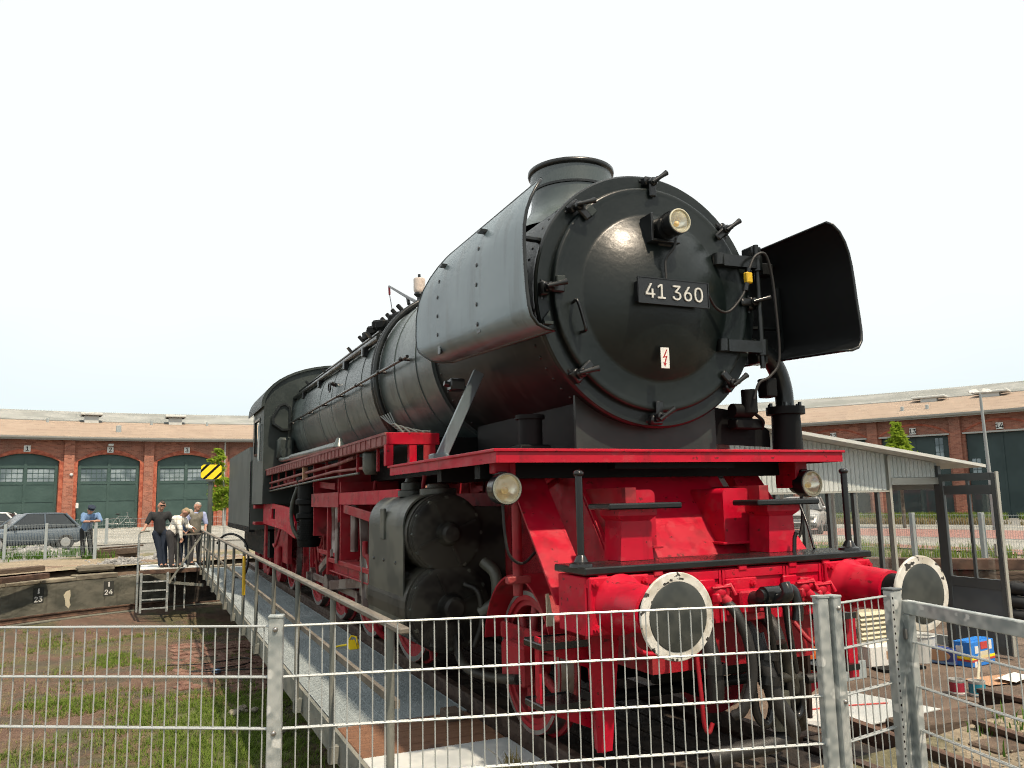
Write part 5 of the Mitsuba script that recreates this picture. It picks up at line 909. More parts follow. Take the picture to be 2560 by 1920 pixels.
for s in (-1, 1):
    rb = put(lo, 'running_board', B().box(s*0.96, s*1.46, 2.97, 11.42, 2.255, 2.278), 'red_dusty')
    put(rb, 'valance', B().box(s*1.444-0.006, s*1.444+0.006, 2.975, 11.4, 2.17, 2.254).box(s*1.40, s*1.445, 2.975, 11.4, 2.164, 2.170), 'red_dusty')
    rib = B()
    for y in np.arange(3.1, 11.3, 0.21): rib.box(s*1.452-0.008, s*1.452+0.008, y-0.012, y+0.012, 2.172, 2.254)
    put(rb, 'rib', rib, 'red_dusty', kind='stuff')
    put(rb, 'end_fascia', B().box(s*0.95, s*1.446, 2.945, 2.968, 2.168, 2.275, 0.004), 'red_paint')
    for x in (1.42, 1.20): put(rb, 'end_post', B().box(s*x-0.035, s*x+0.035, 2.95, 3.02, 1.976, 2.167, 0.004), 'red_paint')
    put(rb, 'end_plate', B().box(s*0.99, s*1.10, 2.95, 2.975, 1.976, 2.167), 'red_dirty')
put(lo, 'side_pipe', B().tube([(-1.36, 4.6, 2.14), (-1.38, 5.4, 2.10), (-1.38, 8.0, 2.07), (-1.36, 11.9, 2.02)], 0.022, 8), 'red_dusty', True); put(lo, 'side_pipe', B().tube([(-1.33, 4.2, 2.01), (-1.38, 5.6, 2.02), (-1.38, 8.3, 1.97), (-1.36, 12.2, 1.92)], 0.018, 8), 'red_dusty', True)
put(lo, 'side_pipe', B().tube([(-1.36, 4.4, 1.96), (-1.39, 6.5, 1.95), (-1.38, 11.9, 1.87)], 0.014, 8), 'oily_grey', True); put(lo, 'pipe_clamp', B().box(-1.42, -1.35, 7.55, 7.62, 1.98, 2.16, 0.006), 'print_tan')
for y in np.arange(3.6, 11.4, 0.85): put(lo, 'pipe_hanger', B().box(-1.37, -1.345, y-0.015, y+0.015, 1.95, 2.17), 'red_dirty')
for (y, z0, z1, r) in ((3.95, 1.93, 2.16, 0.085),): put(lo, 'lubricator', B().lathe((-1.34, y, 0), (0, 0, 1), [(z0, 0), (z0, r*0.7), (z0+0.05, r), (z1-0.02, r), (z1, r*0.8), (z1, 0)], 20), 'oily_grey', 30)
put(lo, 'feed_heater_pipe', B().tube([(-1.22, 6.2, 2.37), (-1.25, 8.0, 2.38), (-1.26, 9.6, 2.40)], 0.055, 12).lathe((-1.22, 6.1, 2.28), (0, 0, 1), [(0, 0.05), (0.07, 0.09), (0.13, 0.05), (0.18, 0.03), (0.19, 0)], 14), 'boiler_paint', 40)
put(lo, 'feed_heater_pipe', B().tube([(-1.26, 9.6, 2.40), (-1.26, 10.5, 2.41), (-1.22, 11.2, 2.45)], 0.038, 10), 'boiler_paint', True)
for k in range(5): put(lo, 'lubricating_pipe', B().tube(curve([(-1.02-0.05*k, 2.98+0.05*k, 2.29), (-1.05-0.04*k, 3.3+0.05*k, 2.32+0.02*k), (-1.04, 3.9+0.1*k, 2.36+0.03*k), (-0.99, 4.5+0.1*k, 2.62)]), 0.010, 6), 'oily_grey', True)
# front frame: sloping plate, braces, pedestals, steps
def slope(z): return 0.50 + (z-1.25)*0.80
put(lo, 'front_plate', B().hull([(x, slope(z)+d, z) for x in (-0.61, 0.61) for z in (1.10, 1.93) for d in (0, 0.02)]), 'red_paint')
for s in (-1, 1):
    put(lo, 'frame_brace', B().hull([(s*x, 0.62+(z-1.32)*0.86+d, z) for x in (0.82, 1.085) for z in (1.02, 1.95) for d in (0, 0.02)]).hull([(s*x, 0.62+(z-1.32)*0.86+d, z) for x in (0.815, 0.83) for z in (1.02, 1.95) for d in (0.02, 0.10)]), 'red_paint')
    put(lo, 'side_web', B().hull([(s*x, y, z) for x in (0.60, 0.615) for y, z in ((0.36, 1.02), (slope(1.9)+0.05, 1.93), (1.5, 1.93), (1.5, 1.02))]), 'red_paint')
    bx_ = Polygon([(-0.115, 0), (0.115, 0), (0.115, 0.33)] + [(0.075+0.04*math.cos(t), 0.33+0.04*math.sin(t)) for t in np.linspace(0.2, PI/2, 5)] + [(-0.075+0.04*math.cos(t), 0.33+0.04*math.sin(t)) for t in np.linspace(PI/2, PI, 6)])
    put(lo, 'spring_box', B().prism(bx_, (s*0.395, 0.47, 1.335), (1, 0, 0), (0, 0, 1), (0, 0.5, 0)).box(s*0.395-0.15, s*0.395+0.15, 0.44, 0.60, 1.32, 1.338, 0.004), 'red_paint', 30)
    pdl = put(lo, 'pedestal', B().hull([(s*x, y, z) for x, y, z in ((0.46, 0.24, 1.27), (0.70, 0.24, 1.27), (0.46, 0.44, 1.27), (0.70, 0.44, 1.27), (0.48, 0.24, 1.56), (0.68, 0.24, 1.56), (0.48, 0.44, 1.56), (0.68, 0.44, 1.56))]).hull([(s*x, y, z) for x in (0.44, 0.72) for y in (0.21, 0.44) for z in (1.545, 1.583)] + [(s*x, y, 1.51) for x in (0.48, 0.68) for y in (0.24, 0.44)]), 'red_paint')
    put(lo, 'step_board', B().box(s*0.30, s*0.83, 0.13, 0.40, 1.585, 1.622, 0.008), 'black_paint')
    hp = put(lo, 'handrail_post', B().cyl((s*1.045, 0.112, 1.265), (s*1.045, 0.112, 1.80), 0.022, 12).ball((s*1.045, 0.112, 1.805), 0.032, 2, (1, 1, 0.7)), 'black_gloss', 40); put(hp, 'foot', B().lathe((s*1.045, 0.112, 1.262), (0, 0, 1), [(0, 0.075), (0.02, 0.07), (0.03, 0.045), (0.06, 0.03), (0.07, 0.022)], 16), 'black_gloss', 40)
put(lo, 'cross_tube', B().cyl((-0.95, 1.0, 1.66), (-0.60, 1.25, 1.80), 0.022, 8), 'red_paint', 40)
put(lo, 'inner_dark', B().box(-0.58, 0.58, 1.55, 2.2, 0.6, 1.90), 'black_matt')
put(lo, 'coupling_stub', B().tube([(0.62, 0.18, 1.26), (0.63, 0.18, 1.36), (0.64, 0.17, 1.40)], 0.014, 8).tube(curve([(1.02, 0.55, 1.62), (1.0, 0.45, 1.45), (0.93, 0.32, 1.27)]), 0.011, 6), 'black_gloss', True)
# buffer beam
bb = put(lo, 'buffer_beam', B().box(-1.085, 1.085, 0.0, 0.34, 0.885, 1.212, 0.006), 'red_paint')
for x in (-0.139, 0.364, 0.662): put(bb, 'joint_strip', B().box(x-0.022, x-0.004, -0.012, 0.0, 0.90, 1.205).box(x+0.004, x+0.022, -0.012, 0.0, 0.90, 1.205), 'red_paint')
for x0, x1 in ((-1.08, -0.163), (-0.115, 0.340), (0.388, 0.638), (0.686, 1.08)): put(bb, 'ledge_strip', B().box(x0, x1, -0.014, 0.0, 1.150, 1.205, 0.005), 'red_paint')
bd = put(lo, 'footboard', B().box(-1.10, 1.10, -0.03, 0.36, 1.224, 1.268, 0.008), 'black_paint', label='black plank on top of the buffer beam')
for x in (-0.98, -0.60, 0.02, 0.42, 0.70, 1.0): put(bd, 'bracket', B().box(x-0.03, x+0.03, -0.022, 0.0, 1.195, 1.2235, 0.004), 'red_paint')
for s, lab in ((-1, 'left buffer with worn white ring'), (1, 'right buffer with worn white ring')):
    x = s*0.875
    bf = put(lo, 'buffer', B().lathe((x, -0.035, 1.053), FY, [(0, 0.172), (0.012, 0.168), (0.045, 0.147), (0.09, 0.138), (0.34, 0.120), (0.345, 0.10), (0.26, 0.09)], 48), 'red_paint', 30, label=lab)
    put(bf, 'flange', B().obox((x, -0.018, 1.053), (0.40, 0.034, 0.32), None, 0.008), 'red_paint')
    for dx_ in (-0.165, 0.165):
        for dz in (-0.125, 0.125): put(bf, 'bolt', B().lathe((x+dx_, -0.035, 1.053+dz), FY, [(0, 0.024), (0.018, 0.024), (0.018, 0.014), (0.035, 0.014), (0.036, 0)], 6), 'red_paint')
    put(bf, 'plunger', B().cyl((x, -0.36, 1.053), (x, -0.585, 1.053), 0.104, 32), 'black_matt', 40)
    put(bf, 'head', B().lathe((x, -0.565, 1.053), FY, [(0, 0.10), (0.002, 0.212), (0.012, 0.222), (0.024, 0.222), (0.028, 0.218), (0.030, 0.176), (0.01, 0.17)], 64), 'ring_white', 30)
    put(bf, 'face', B().lathe((x, -0.565, 1.053), FY, [(0.026, 0.176), (0.034, 0.173), (0.040, 0.10), (0.042, 0)], 64), 'buffer_face', True)
hk = put(lo, 'draw_hook', B().box(-0.12, 0.12, -0.026, 0.0, 0.93, 1.15, 0.006), 'red_paint', label='draw hook with its red plate')
for dx_ in (-0.08, 0.08): put(hk, 'bolt', B().lathe((dx_, -0.026, 1.115), FY, [(0, 0.022), (0.016, 0.022), (0.016, 0.012), (0.03, 0.012), (0.031, 0)], 6), 'red_paint')
put(hk, 'guide_box', B().box(-0.10, 0.10, -0.13, -0.026, 0.95, 1.085, 0.012), 'red_paint')
hookc = curve([(0, -0.10, 1.03), (0, -0.24, 1.04), (0, -0.34, 1.05), (0, -0.42, 1.09), (0, -0.40, 1.15)], 6)
put(hk, 'hook', B().tube(hookc, np.linspace(0.05, 0.032, len(hookc)), 12), 'black_gloss', True)
put(hk, 'trunnion', B().cyl((-0.075, -0.30, 1.075), (0.10, -0.30, 1.075), 0.052, 16).cyl((-0.10, -0.30, 1.075), (-0.075, -0.30, 1.075), 0.038, 12).tube(curve([(0.085, -0.30, 1.10), (0.14, -0.31, 1.09), (0.16, -0.32, 1.0), (0.15, -0.32, 0.92)]), 0.034, 10), 'black_gloss', 40)
for x in (-0.065, 0.07): put(hk, 'link', B().tube([(x, -0.31, 1.07), (x+0.03, -0.30, 0.86), (x+0.10, -0.26, 0.62)], 0.020, 10), 'black_gloss', True)
put(hk, 'screw', B().cyl((0.05, -0.28, 0.80), (0.16, -0.24, 0.50), 0.034, 14).cyl((0.02, -0.27, 0.60), (0.22, -0.24, 0.58), 0.030, 12).tube(curve([(0.13, -0.25, 0.60), (0.20, -0.20, 0.45), (0.27, -0.14, 0.33), (0.32, -0.10, 0.26)]), 0.045, 10), 'oily_dark', True)
put(hk, 'shackle', B().tube(curve([(0.10, -0.26, 0.62), (0.13, -0.25, 0.42), (0.17, -0.24, 0.36), (0.22, -0.24, 0.42), (0.20, -0.25, 0.60)]), 0.022, 10), 'black_gloss', True)
def hose(pts, r, nm='brake_hose'): return put(lo, nm, B().tube(curve(pts), r, 12), 'rubber', True)
hose([(-0.24, -0.10, 1.06), (-0.20, -0.20, 0.98), (-0.15, -0.24, 0.80), (-0.14, -0.24, 0.60), (-0.20, -0.22, 0.44), (-0.24, -0.18, 0.40)], 0.030)
hose([(0.40, -0.10, 1.06), (0.47, -0.20, 0.99), (0.51, -0.24, 0.86), (0.50, -0.24, 0.68), (0.42, -0.22, 0.57), (0.30, -0.20, 0.55)], 0.028)
put(lo, 'hose_loop', B().tube(curve([(0.36, -0.06, 0.86), (0.40, -0.14, 0.76), (0.48, -0.18, 0.72), (0.58, -0.16, 0.74), (0.60, -0.08, 0.84)]), 0.016, 8), 'red_dirty', True)
for (x, z) in ((-0.26, 1.08), (0.38, 1.07), (0.52, 1.05)):
    vlv = put(lo, 'brake_cock', B().obox((x, -0.02, z), (0.11, 0.03, 0.15), None, 0.006).cyl((x, -0.03, z), (x, -0.13, z+0.01), 0.034, 12).ball((x, -0.13, z+0.01), 0.048, 2).tube([(x, -0.13, z), (x+0.05, -0.16, z-0.05)], [0.036, 0.03], 12).obox((x-0.03, -0.15, z-0.02), (0.05, 0.05, 0.06), rotz(0.5), 0.01), 'red_paint', 40)
    put(vlv, 'tap_handle', B().bar((x-0.06, -0.15, z+0.04), (x+0.05, -0.18, z+0.045), 0.02, 0.014).tube([(x+0.02, -0.12, z+0.03), (x+0.08, -0.14, z+0.05), (x+0.10, -0.16, z-0.01)], 0.014, 8), 'red_paint', True)
put(lo, 'heating_pipe', B().tube(curve([(-0.02, -0.06, 0.86), (-0.03, -0.16, 0.78), (-0.02, -0.22, 0.66), (0.02, -0.24, 0.48), (0.10, -0.25, 0.34), (0.13, -0.22, 0.26), (0.02, -0.18, 0.21), (-0.20, -0.12, 0.18), (-0.34, -0.08, 0.15)]), [0.05]*64 + [0.05], 14) if False else B().tube(curve([(-0.02, -0.06, 0.86), (-0.03, -0.16, 0.78), (-0.02, -0.22, 0.66), (0.02, -0.24, 0.48), (0.10, -0.25, 0.34), (0.13, -0.22, 0.26), (0.02, -0.18, 0.21), (-0.20, -0.12, 0.18), (-0.34, -0.08, 0.15)]), 0.052, 14), 'rubber', True)
for z in (0.70, 0.56): put(lo, 'pipe_collar', B().lathe((-0.005, -0.232, z), (0.1, 0, 1), [(0, 0.05), (0, 0.066), (0.05, 0.066), (0.05, 0.05)], 16), 'black_gloss', 40)
put(lo, 'beam_lettering', text('frei', 0.045, (0.63, -0.006, 1.03), (1, 0, 0), (0, 0, 1), 0.002, True), 'white_paint', label='small white painted letters on the beam'); put(lo, 'beam_lettering', text('14.9', 0.05, (0.55, -0.006, 0.945), (1, 0, 0), (0, 0, 1), 0.002, True), 'white_paint')
for k, (x, z0, r) in enumerate(((-0.30, 0.62, 0.05), (0.22, 0.60, 0.045))):
    put(lo, 'pipe_stub', B().tube(curve([(x, 0.05, 0.90), (x, -0.04, 0.82), (x+0.02, -0.08, z0), (x+0.03, -0.06, z0-0.16)]), r, 12), 'rubber', True); put(lo, 'pipe_collar', B().lathe((x+0.02, -0.08, z0), (0.05, 0, 1), [(0, r), (0, r*1.35), (0.06, r*1.35), (0.06, r)], 16), 'black_gloss', 40)
put(lo, 'spare_link', B().tube(curve([(-0.08, -0.16, 0.84), (-0.11, -0.20, 0.62), (-0.09, -0.20, 0.40), (-0.02, -0.20, 0.33), (0.03, -0.20, 0.42), (0.02, -0.20, 0.62), (0.0, -0.16, 0.84)]), 0.026, 10), 'black_gloss', True)
put(lo, 'tensioner', B().obox((0.04, -0.20, 0.62), (0.17, 0.12, 0.20), rotz(0.2), 0.03).cyl((0.06, -0.22, 0.52), (0.09, -0.20, 0.30), 0.065, 16), 'oily_grey', 40)
put(lo, 'brake_rigging', B().box(-0.45, 0.45, 0.30, 0.36, 0.50, 0.60, 0.01).cyl((-0.66, 0.55, 0.40), (0.66, 0.55, 0.40), 0.035, 12).box(-0.06, 0.06, 0.36, 1.2, 0.36, 0.46, 0.01), 'black_matt', 40)
put(lo, 'drain_pipe', B().tube(curve([(-0.36, -0.02, 0.74), (-0.37, -0.06, 0.50), (-0.36, -0.06, 0.34), (-0.33, -0.06, 0.29), (-0.30, -0.06, 0.34)]), 0.013, 8), 'red_dirty', True)
put(lo, 'grab_bar', B().tube(curve([(-0.80, -0.02, 0.86), (-0.79, -0.06, 0.80), (-0.70, -0.08, 0.77), (-0.52, -0.06, 0.80), (-0.50, -0.02, 0.86)]), 0.014, 8), 'red_paint', True)
put(lo, 'under_beam', B().box(-0.62, 0.62, 0.06, 0.30, 0.62, 0.884), 'red_dirty'); put(lo, 'brake_tank', B().cyl((-0.62, 0.9, 0.62), (0.62, 0.9, 0.62), 0.2, 20), 'black_matt', 40)
for s in (-1, 1):                                      # front steps and rail guards
    rg = B().hull([(s*x, y, z) for x in (0.795, 0.82) for y, z in ((0.30, 0.885), (0.52, 0.885), (0.33, 0.14), (0.43, 0.14), (0.40, 0.50))])
    if s < 0: rg.hull([(s*x, y, z) for x in (0.70, 0.90) for y in (0.30, 0.315) for z in (0.78, 0.885)] + [(s*x, y, 0.15) for x in (0.76, 0.86) for y in (0.32, 0.335)])
    put(lo, 'rail_guard', rg, 'red_paint' if s < 0 else 'rust_steel', label='red rail guard below the left buffer' if s < 0 else 'right rail guard behind the hoses, deep shade put into its brown colour')  # brown of the right guard is deep shade put into its colour
    if s > 0: put(lo, 'step_hanger', B().box(1.20, 1.29, 0.345, 0.359, 0.36, 0.80, 0.003), 'red_paint')
    for z in (0.775, 0.425):
        st = put(lo, 'front_step', B().box(s*0.925, s*1.235, 0.28, 0.54, z, z+0.038, 0.006), 'black_paint', label='black chequered step')
        for y0 in (0.272, 0.541): put(st, 'tread_rib', B().box(s*0.93, s*1.225, y0, y0+0.006, z+0.005, z+0.045), 'black_gloss')
        put(st, 'bracket', B().hull([(s*x, y, zz) for x in (0.84, 1.18) for y in (0.40, 0.42) for zz in (z-0.02, z-0.002)] + [(s*0.84, y, z-0.16) for y in (0.40, 0.42)]), 'red_paint')
    put(lo, 'step_hanger', B().box(s*1.20, s*1.215, 0.36, 0.42, 0.40, 0.84), 'red_paint')
    put(lo, 'mud_guard', B().grid(np.array([[(s*x, 1.37 + r*math.cos(t), 0.50 + r*math.sin(t)) for t in np.linspace(0.15, PI-0.25, 18)] for x, r in ((0.66, 0.60), (0.92, 0.60), (0.92, 0.615), (0.66, 0.615), (0.66, 0.60))])), 'red_dirty', 40)
put(lo, 'sand_pipe', B().cyl((-1.08, 0.95, 1.02), (-1.08, 0.95, 1.62), 0.034, 12).cyl((-1.08, 0.95, 1.62), (-1.08, 0.95, 1.66), 0.024, 10).box(-1.17, -1.0, 0.90, 0.96, 1.10, 1.15, 0.006), 'red_dirty', 40)
put(lo, 'guard_plate', B().prism(Polygon([(0, 0), (0.05, 0), (0.02, 0.20), (0, 0.20)]), (-1.04, 0.60, 0.86), (1, 0, 0), (0, 0, 1), (0, 0.01, 0)), 'cream')
# feed pump standpipe on the right of the platform
stp = put(lo, 'standpipe', B().lathe((1.285, 0.90, 0), (0, 0, 1), [(1.976, 0.125), (2.0, 0.118), (2.28, 0.112), (2.285, 0.15), (2.345, 0.15), (2.35, 0.09)], 28), 'black_matt', 30)
put(stp, 'elbow_pipe', B().tube(curve([(1.285, 0.90, 2.34), (1.275, 0.90, 2.50), (1.225, 0.90, 2.65), (1.13, 0.90, 2.76), (1.0, 0.92, 2.82), (0.90, 0.95, 2.84)]), 0.072, 16), 'black_paint', True)
for k in range(6): put(stp, 'bolt', B().cyl((1.285+0.13*math.cos(k), 0.90+0.13*math.sin(k), 2.345), (1.285+0.13*math.cos(k), 0.90+0.13*math.sin(k), 2.375), 0.014, 6), 'black_gloss')
put(lo, 'platform_gusset', B().hull([(x, y, z) for x, z in ((0.62, 2.05), (0.62, 2.34), (0.95, 2.30), (1.18, 2.16), (1.18, 2.03)) for y in (0.98, 1.0)]), 'black_matt')
put(lo, 'governor', B().cyl((0.86, 0.82, 2.28), (0.86, 0.82, 2.46), 0.06, 16).cyl((0.72, 0.86, 2.30), (0.90, 0.86, 2.30), 0.055, 14).box(0.74, 1.0, 0.84, 0.95, 2.16, 2.24, 0.01).tube(curve([(0.90, 0.82, 2.28), (0.98, 0.82, 2.22), (1.0, 0.86, 2.16)]), 0.014, 6), 'black_matt', 40)
put(lo, 'cable_box', B().box(0.98, 1.08, 0.70, 0.80, 3.36, 3.46, 0.01), 'black_matt'); put(lo, 'cable_box', B().box(0.96, 1.06, 0.72, 0.84, 2.40, 2.55, 0.01), 'black_matt')
# cylinders
for s in (-1, 1):
    sec = unary_union([affinity.scale(Polygon([(math.cos(t), math.sin(t)) for t in np.linspace(0, 2*PI, 40)]), r, r, origin=(0, 0)) if False else Polygon([(cx+r*math.cos(t), cz+r*math.sin(t)) for t in np.linspace(0, 2*PI, 40)]) for cx, cz, r in ((1.12, 1.39, 0.33), (1.10, 0.80, 0.37))] + [sbox(0.55, 0.62, 1.25, 1.60)])
    cy = put(lo, 'cylinder', B().prism(sec, (0, 2.32, 0), (s, 0, 0), (0, 0, 1), (0, 1.25, 0)), 'oily_dark')
    jp = [(1.458, 0.62), (1.458, 1.45)] + [(1.20+0.258*math.cos(t), 1.46+0.258*math.sin(t)) for t in np.linspace(0, PI/2, 9)] + [(1.05, 1.72)]
    jo = Polygon(jp + [(x-0.012, z-0.012) for x, z in jp[::-1]])
    j = put(cy, 'jacket', B().prism(jo, (0, 2.40, 0), (s, 0, 0), (0, 0, 1), (0, 1.15, 0)), 'oily_grey', 30)
    for y in (2.62, 3.0, 3.35):
        for z in (0.85, 1.15): put(j, 'bolt', B().lathe((s*1.458, y, z), (s, 0, 0), [(0, 0.016), (0.008, 0.014), (0.012, 0)], 8), 'black_gloss')
    put(j, 'cover_box', B().box(s*1.45, s*1.475, 2.95, 3.08, 1.33, 1.60, 0.006), 'oily_grey')
    for cx, cz, r in ((1.12, 1.39, 0.30), (1.10, 0.80, 0.335)):
        cv = put(cy, 'cover', B().lathe((s*cx, 2.32, cz), FY, [(0, r*1.06), (0.03, r*1.06), (0.035, r), (0.06, r), (0.07, r*0.9), (0.075, r*0.35), (0.10, r*0.30), (0.17, r*0.27), (0.19, r*0.2), (0.195, 0)], 40), 'oily_dark', 30)
        for k in range(12): put(cv, 'bolt', B().lathe((s*cx + r*0.97*math.cos(k*PI/6), 2.29, cz + r*0.97*math.sin(k*PI/6)), FY, [(0, 0.02), (0.035, 0.018), (0.036, 0)], 6), 'oily_grey')
        for k in range(4): put(cv, 'rib', B().obox((s*cx + r*0.6*math.cos(k*PI/2+0.4), 2.245, cz + r*0.6*math.sin(k*PI/2+0.4)), (r*0.55, 0.03, 0.02), np.stack([[math.cos(k*PI/2+0.4), 0, math.sin(k*PI/2+0.4)], [0, 1, 0], [-math.sin(k*PI/2+0.4), 0, math.cos(k*PI/2+0.4)]], 1)), 'oily_dark')
    put(cy, 'relief_valve', B().lathe((s*1.22, 2.95, 1.70), (0, 0, 1), [(0, 0.12), (0.05, 0.12), (0.06, 0.09), (0.12, 0.09), (0.13, 0.06), (0.16, 0.05), (0.17, 0)], 18).lathe((s*1.10, 2.55, 1.70), (0, 0, 1), [(0, 0.16), (0.06, 0.16), (0.07, 0.10), (0.10, 0.09), (0.11, 0)], 18), 'oily_grey', 30)
    put(cy, 'drain_cock', B().tube(curve([(s*1.05, 2.26, 0.56), (s*1.08, 2.10, 0.42), (s*1.06, 1.9, 0.36), (s*1.0, 1.6, 0.36), (s*0.98, 1.2, 0.42)]), 0.035, 10).tube(curve([(s*1.0, 2.2, 0.98), (s*0.92, 2.1, 0.92), (s*0.9, 2.08, 0.7), (s*0.96, 2.1, 0.5)]), 0.025, 8), 'oily_dark', True)
    put(cy, 'bypass_pipe', B().tube(curve([(s*0.86, 2.12, 1.16), (s*0.80, 2.02, 1.06), (s*0.80, 2.02, 0.86), (s*0.9, 2.1, 0.76)]), 0.05, 10), 'oily_grey', True)
# frames and wheels
for s in (-1, 1):
    put(lo, 'main_frame', B().box(s*0.50, s*0.58, 0.35, 13.0, 0.60, 1.72), 'red_dirty')
    put(lo, 'frame_bracket', B().box(s*0.58, s*1.30, 5.72, 5.75, 1.42, 2.2), 'red_dirty'); put(lo, 'frame_bracket', B().box(s*0.58, s*1.28, 7.46, 7.49, 1.2, 2.2), 'red_dirty')
put(lo, 'ash_pan', B().box(-0.48, 0.48, 8.2, 11.8, 0.5, 2.0), 'black_matt'); put(lo, 'boiler_shade_box', B().box(-0.9, 0.9, 3.1, 11.4, 1.9, 2.25), 'black_matt')  # black box added to stand for shade under the boiler
def wheel(x, y, r, spokes, s, crank=None, hubr=0.16):
    w = put(lo, 'wheel', B().lathe((x-s*0.03, y, r), (s, 0, 0), [(-0.02, hubr*0.5), (-0.02, hubr), (0.11, hubr), (0.12, hubr*0.8), (0.12, 0)], 24), 'red_dirty', 30)
    put(w, 'tyre', B().lathe((x, y, r), (s, 0, 0), [(-0.075, r*0.86), (-0.075, r+0.028), (-0.045, r+0.028), (-0.04, r), (0.065, r-0.004), (0.065, r*0.86), (-0.075, r*0.86)], 48), 'red_dirty', 30)
    put(w, 'rim', B().lathe((x, y, r), (s, 0, 0), [(-0.055, r*0.78), (-0.055, r*0.862), (0.045, r*0.862), (0.045, r*0.78), (-0.055, r*0.78)], 48), 'red_dirty', 30)
    put(w, 'tread', B().lathe((x, y, r), (s, 0, 0), [(-0.04, r+0.001), (0.05, r-0.0025), (0.066, r-0.006), (0.0665, r*0.93)], 48), 'steel', 30)
    for k in range(spokes):
        a = 2*PI*k/spokes + 0.13; d = np.array([0, math.cos(a), math.sin(a)]); put(w, 'spoke', B().tube([np.array([x+s*0.03, y, r]) + d*hubr*0.9, np.array([x-s*0.005, y, r]) + d*r*0.80], [0.036, 0.028], 8), 'red_dirty', True)
    if crank:
        cw = Polygon([(r*0.80*math.cos(t), r*0.80*math.sin(t)) for t in np.linspace(-0.75, 0.75, 12)]); a = crank + PI
        put(w, 'balance_weight', B().prism(cw, (x+s*0.0, y, r), (0, math.cos(a), math.sin(a)), (0, -math.sin(a), math.cos(a)), (s*0.055, 0, 0)), 'red_dirty')
        put(w, 'crank_pin', B().cyl((x, y+0.33*math.cos(crank), r+0.33*math.sin(crank)), (x+s*0.26, y+0.33*math.cos(crank), r+0.33*math.sin(crank)), 0.07, 16), 'rod_steel', 40)
    return w
DY = (4.35, 6.10, 7.85, 9.60); CR = -1.9
for s in (-1, 1):
    wheel(s*0.755, 1.37, 0.50, 9, s, None, 0.13)
    for y in DY: wheel(s*0.755, y, 0.80, 15, s, CR)
    wheel(s*0.755, 12.35, 0.625, 10, s, None, 0.14)
    put(lo, 'axle_box', B().box(s*0.86, s*0.96, 1.18, 1.56, 0.36, 0.64, 0.02).box(s*0.84, s*0.88, 1.0, 1.75, 0.62, 0.74, 0.01), 'red_dirty')
    pz, dy_ = 0.80 + 0.33*math.sin(CR), 0.33*math.cos(CR)
    rod = put(lo, 'coupling_rod', B().box(s*0.90, s*0.935, DY[0]+dy_-0.05, DY[3]+dy_+0.05, pz-0.055, pz+0.055, 0.01), 'rod_steel')
    for y in DY: put(rod, 'rod_boss', B().cyl((s*0.885, y+dy_, pz), (s*0.955, y+dy_, pz), 0.13, 20), 'rod_steel', 40)
    put(lo, 'connecting_rod', B().bar((s*1.01, 4.75, 0.80), (s*1.01, DY[2]+dy_, pz), 0.05, 0.13, ch=0.01).cyl((s*0.97, DY[2]+dy_, pz), (s*1.05, DY[2]+dy_, pz), 0.16, 20), 'rod_steel', 40)
    put(lo, 'slide_bar', B().box(s*1.04, s*1.24, 3.57, 6.62, 0.90, 0.955, 0.006).box(s*1.05, s*1.23, 3.57, 6.62, 0.785, 0.80, 0.004).box(s*1.10, s*1.18, 3.57, 6.62, 0.80, 0.90), 'red_dirty')
    put(lo, 'crosshead', B().box(s*0.98, s*1.22, 4.6, 4.95, 0.62, 1.08, 0.02).cyl((s*1.10, 3.5, 0.80), (s*1.10, 4.65, 0.80), 0.045, 12), 'steel', 40)
    put(lo, 'valve_spindle', B().bar((s*1.15, 3.56, 1.43), (s*1.15, 5.45, 1.56), 0.09, 0.06, ch=0.008), 'rod_steel'); put(lo, 'valve_guide', B().bar((s*1.28, 4.0, 1.49), (s*1.28, 5.45, 1.585), 0.03, 0.10, ch=0.004), 'red_dirty')
    lk = curve([(s*1.15, 6.55, 1.75), (s*1.15, 6.62, 1.5), (s*1.15, 6.62, 1.25), (s*1.15, 6.52, 1.0)]); put(lo, 'expansion_link', B().tube(lk, 0.06, 8), 'rod_steel', True)
    put(lo, 'radius_rod', B().bar((s*1.15, 5.2, 1.50), (s*1.15, 6.6, 1.34), 0.05, 0.08), 'rod_steel'); put(lo, 'combination_lever', B().bar((s*1.20, 4.85, 1.55), (s*1.20, 4.70, 0.50), 0.04, 0.09, (1, 0, 0)), 'rod_steel')
    put(lo, 'return_crank_rod', B().bar((s*1.20, 6.50, 1.02), (s*1.12, 7.75, 0.72), 0.05, 0.09), 'rod_steel'); put(lo, 'reach_rod', B().bar((s*1.18, 6.4, 1.86), (s*1.18, 10.9, 2.05), 0.05, 0.08), 'red_dirty')
    put(lo, 'motion_bracket', B().box(s*1.29, s*1.31, 5.68, 7.48, 1.605, 1.772, 0.004).box(s*1.22, s*1.31, 5.68, 7.48, 1.60, 1.615).box(s*1.22, s*1.31, 5.68, 7.48, 1.765, 1.78), 'red_dirty')
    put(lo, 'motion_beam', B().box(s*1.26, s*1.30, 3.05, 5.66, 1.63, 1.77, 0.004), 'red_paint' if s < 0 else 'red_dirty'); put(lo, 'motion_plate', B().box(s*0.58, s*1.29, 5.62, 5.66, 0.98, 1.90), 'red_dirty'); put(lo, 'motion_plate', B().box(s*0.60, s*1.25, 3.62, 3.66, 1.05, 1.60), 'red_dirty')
    put(lo, 'slide_bracket', B().box(s*0.9, s*1.25, 6.60, 6.66, 0.74, 1.65), 'red_dirty'); put(lo, 'lower_bar', B().box(s*1.16, s*1.20, 5.95, 7.6, 0.965, 1.02, 0.004), 'red_dirty')
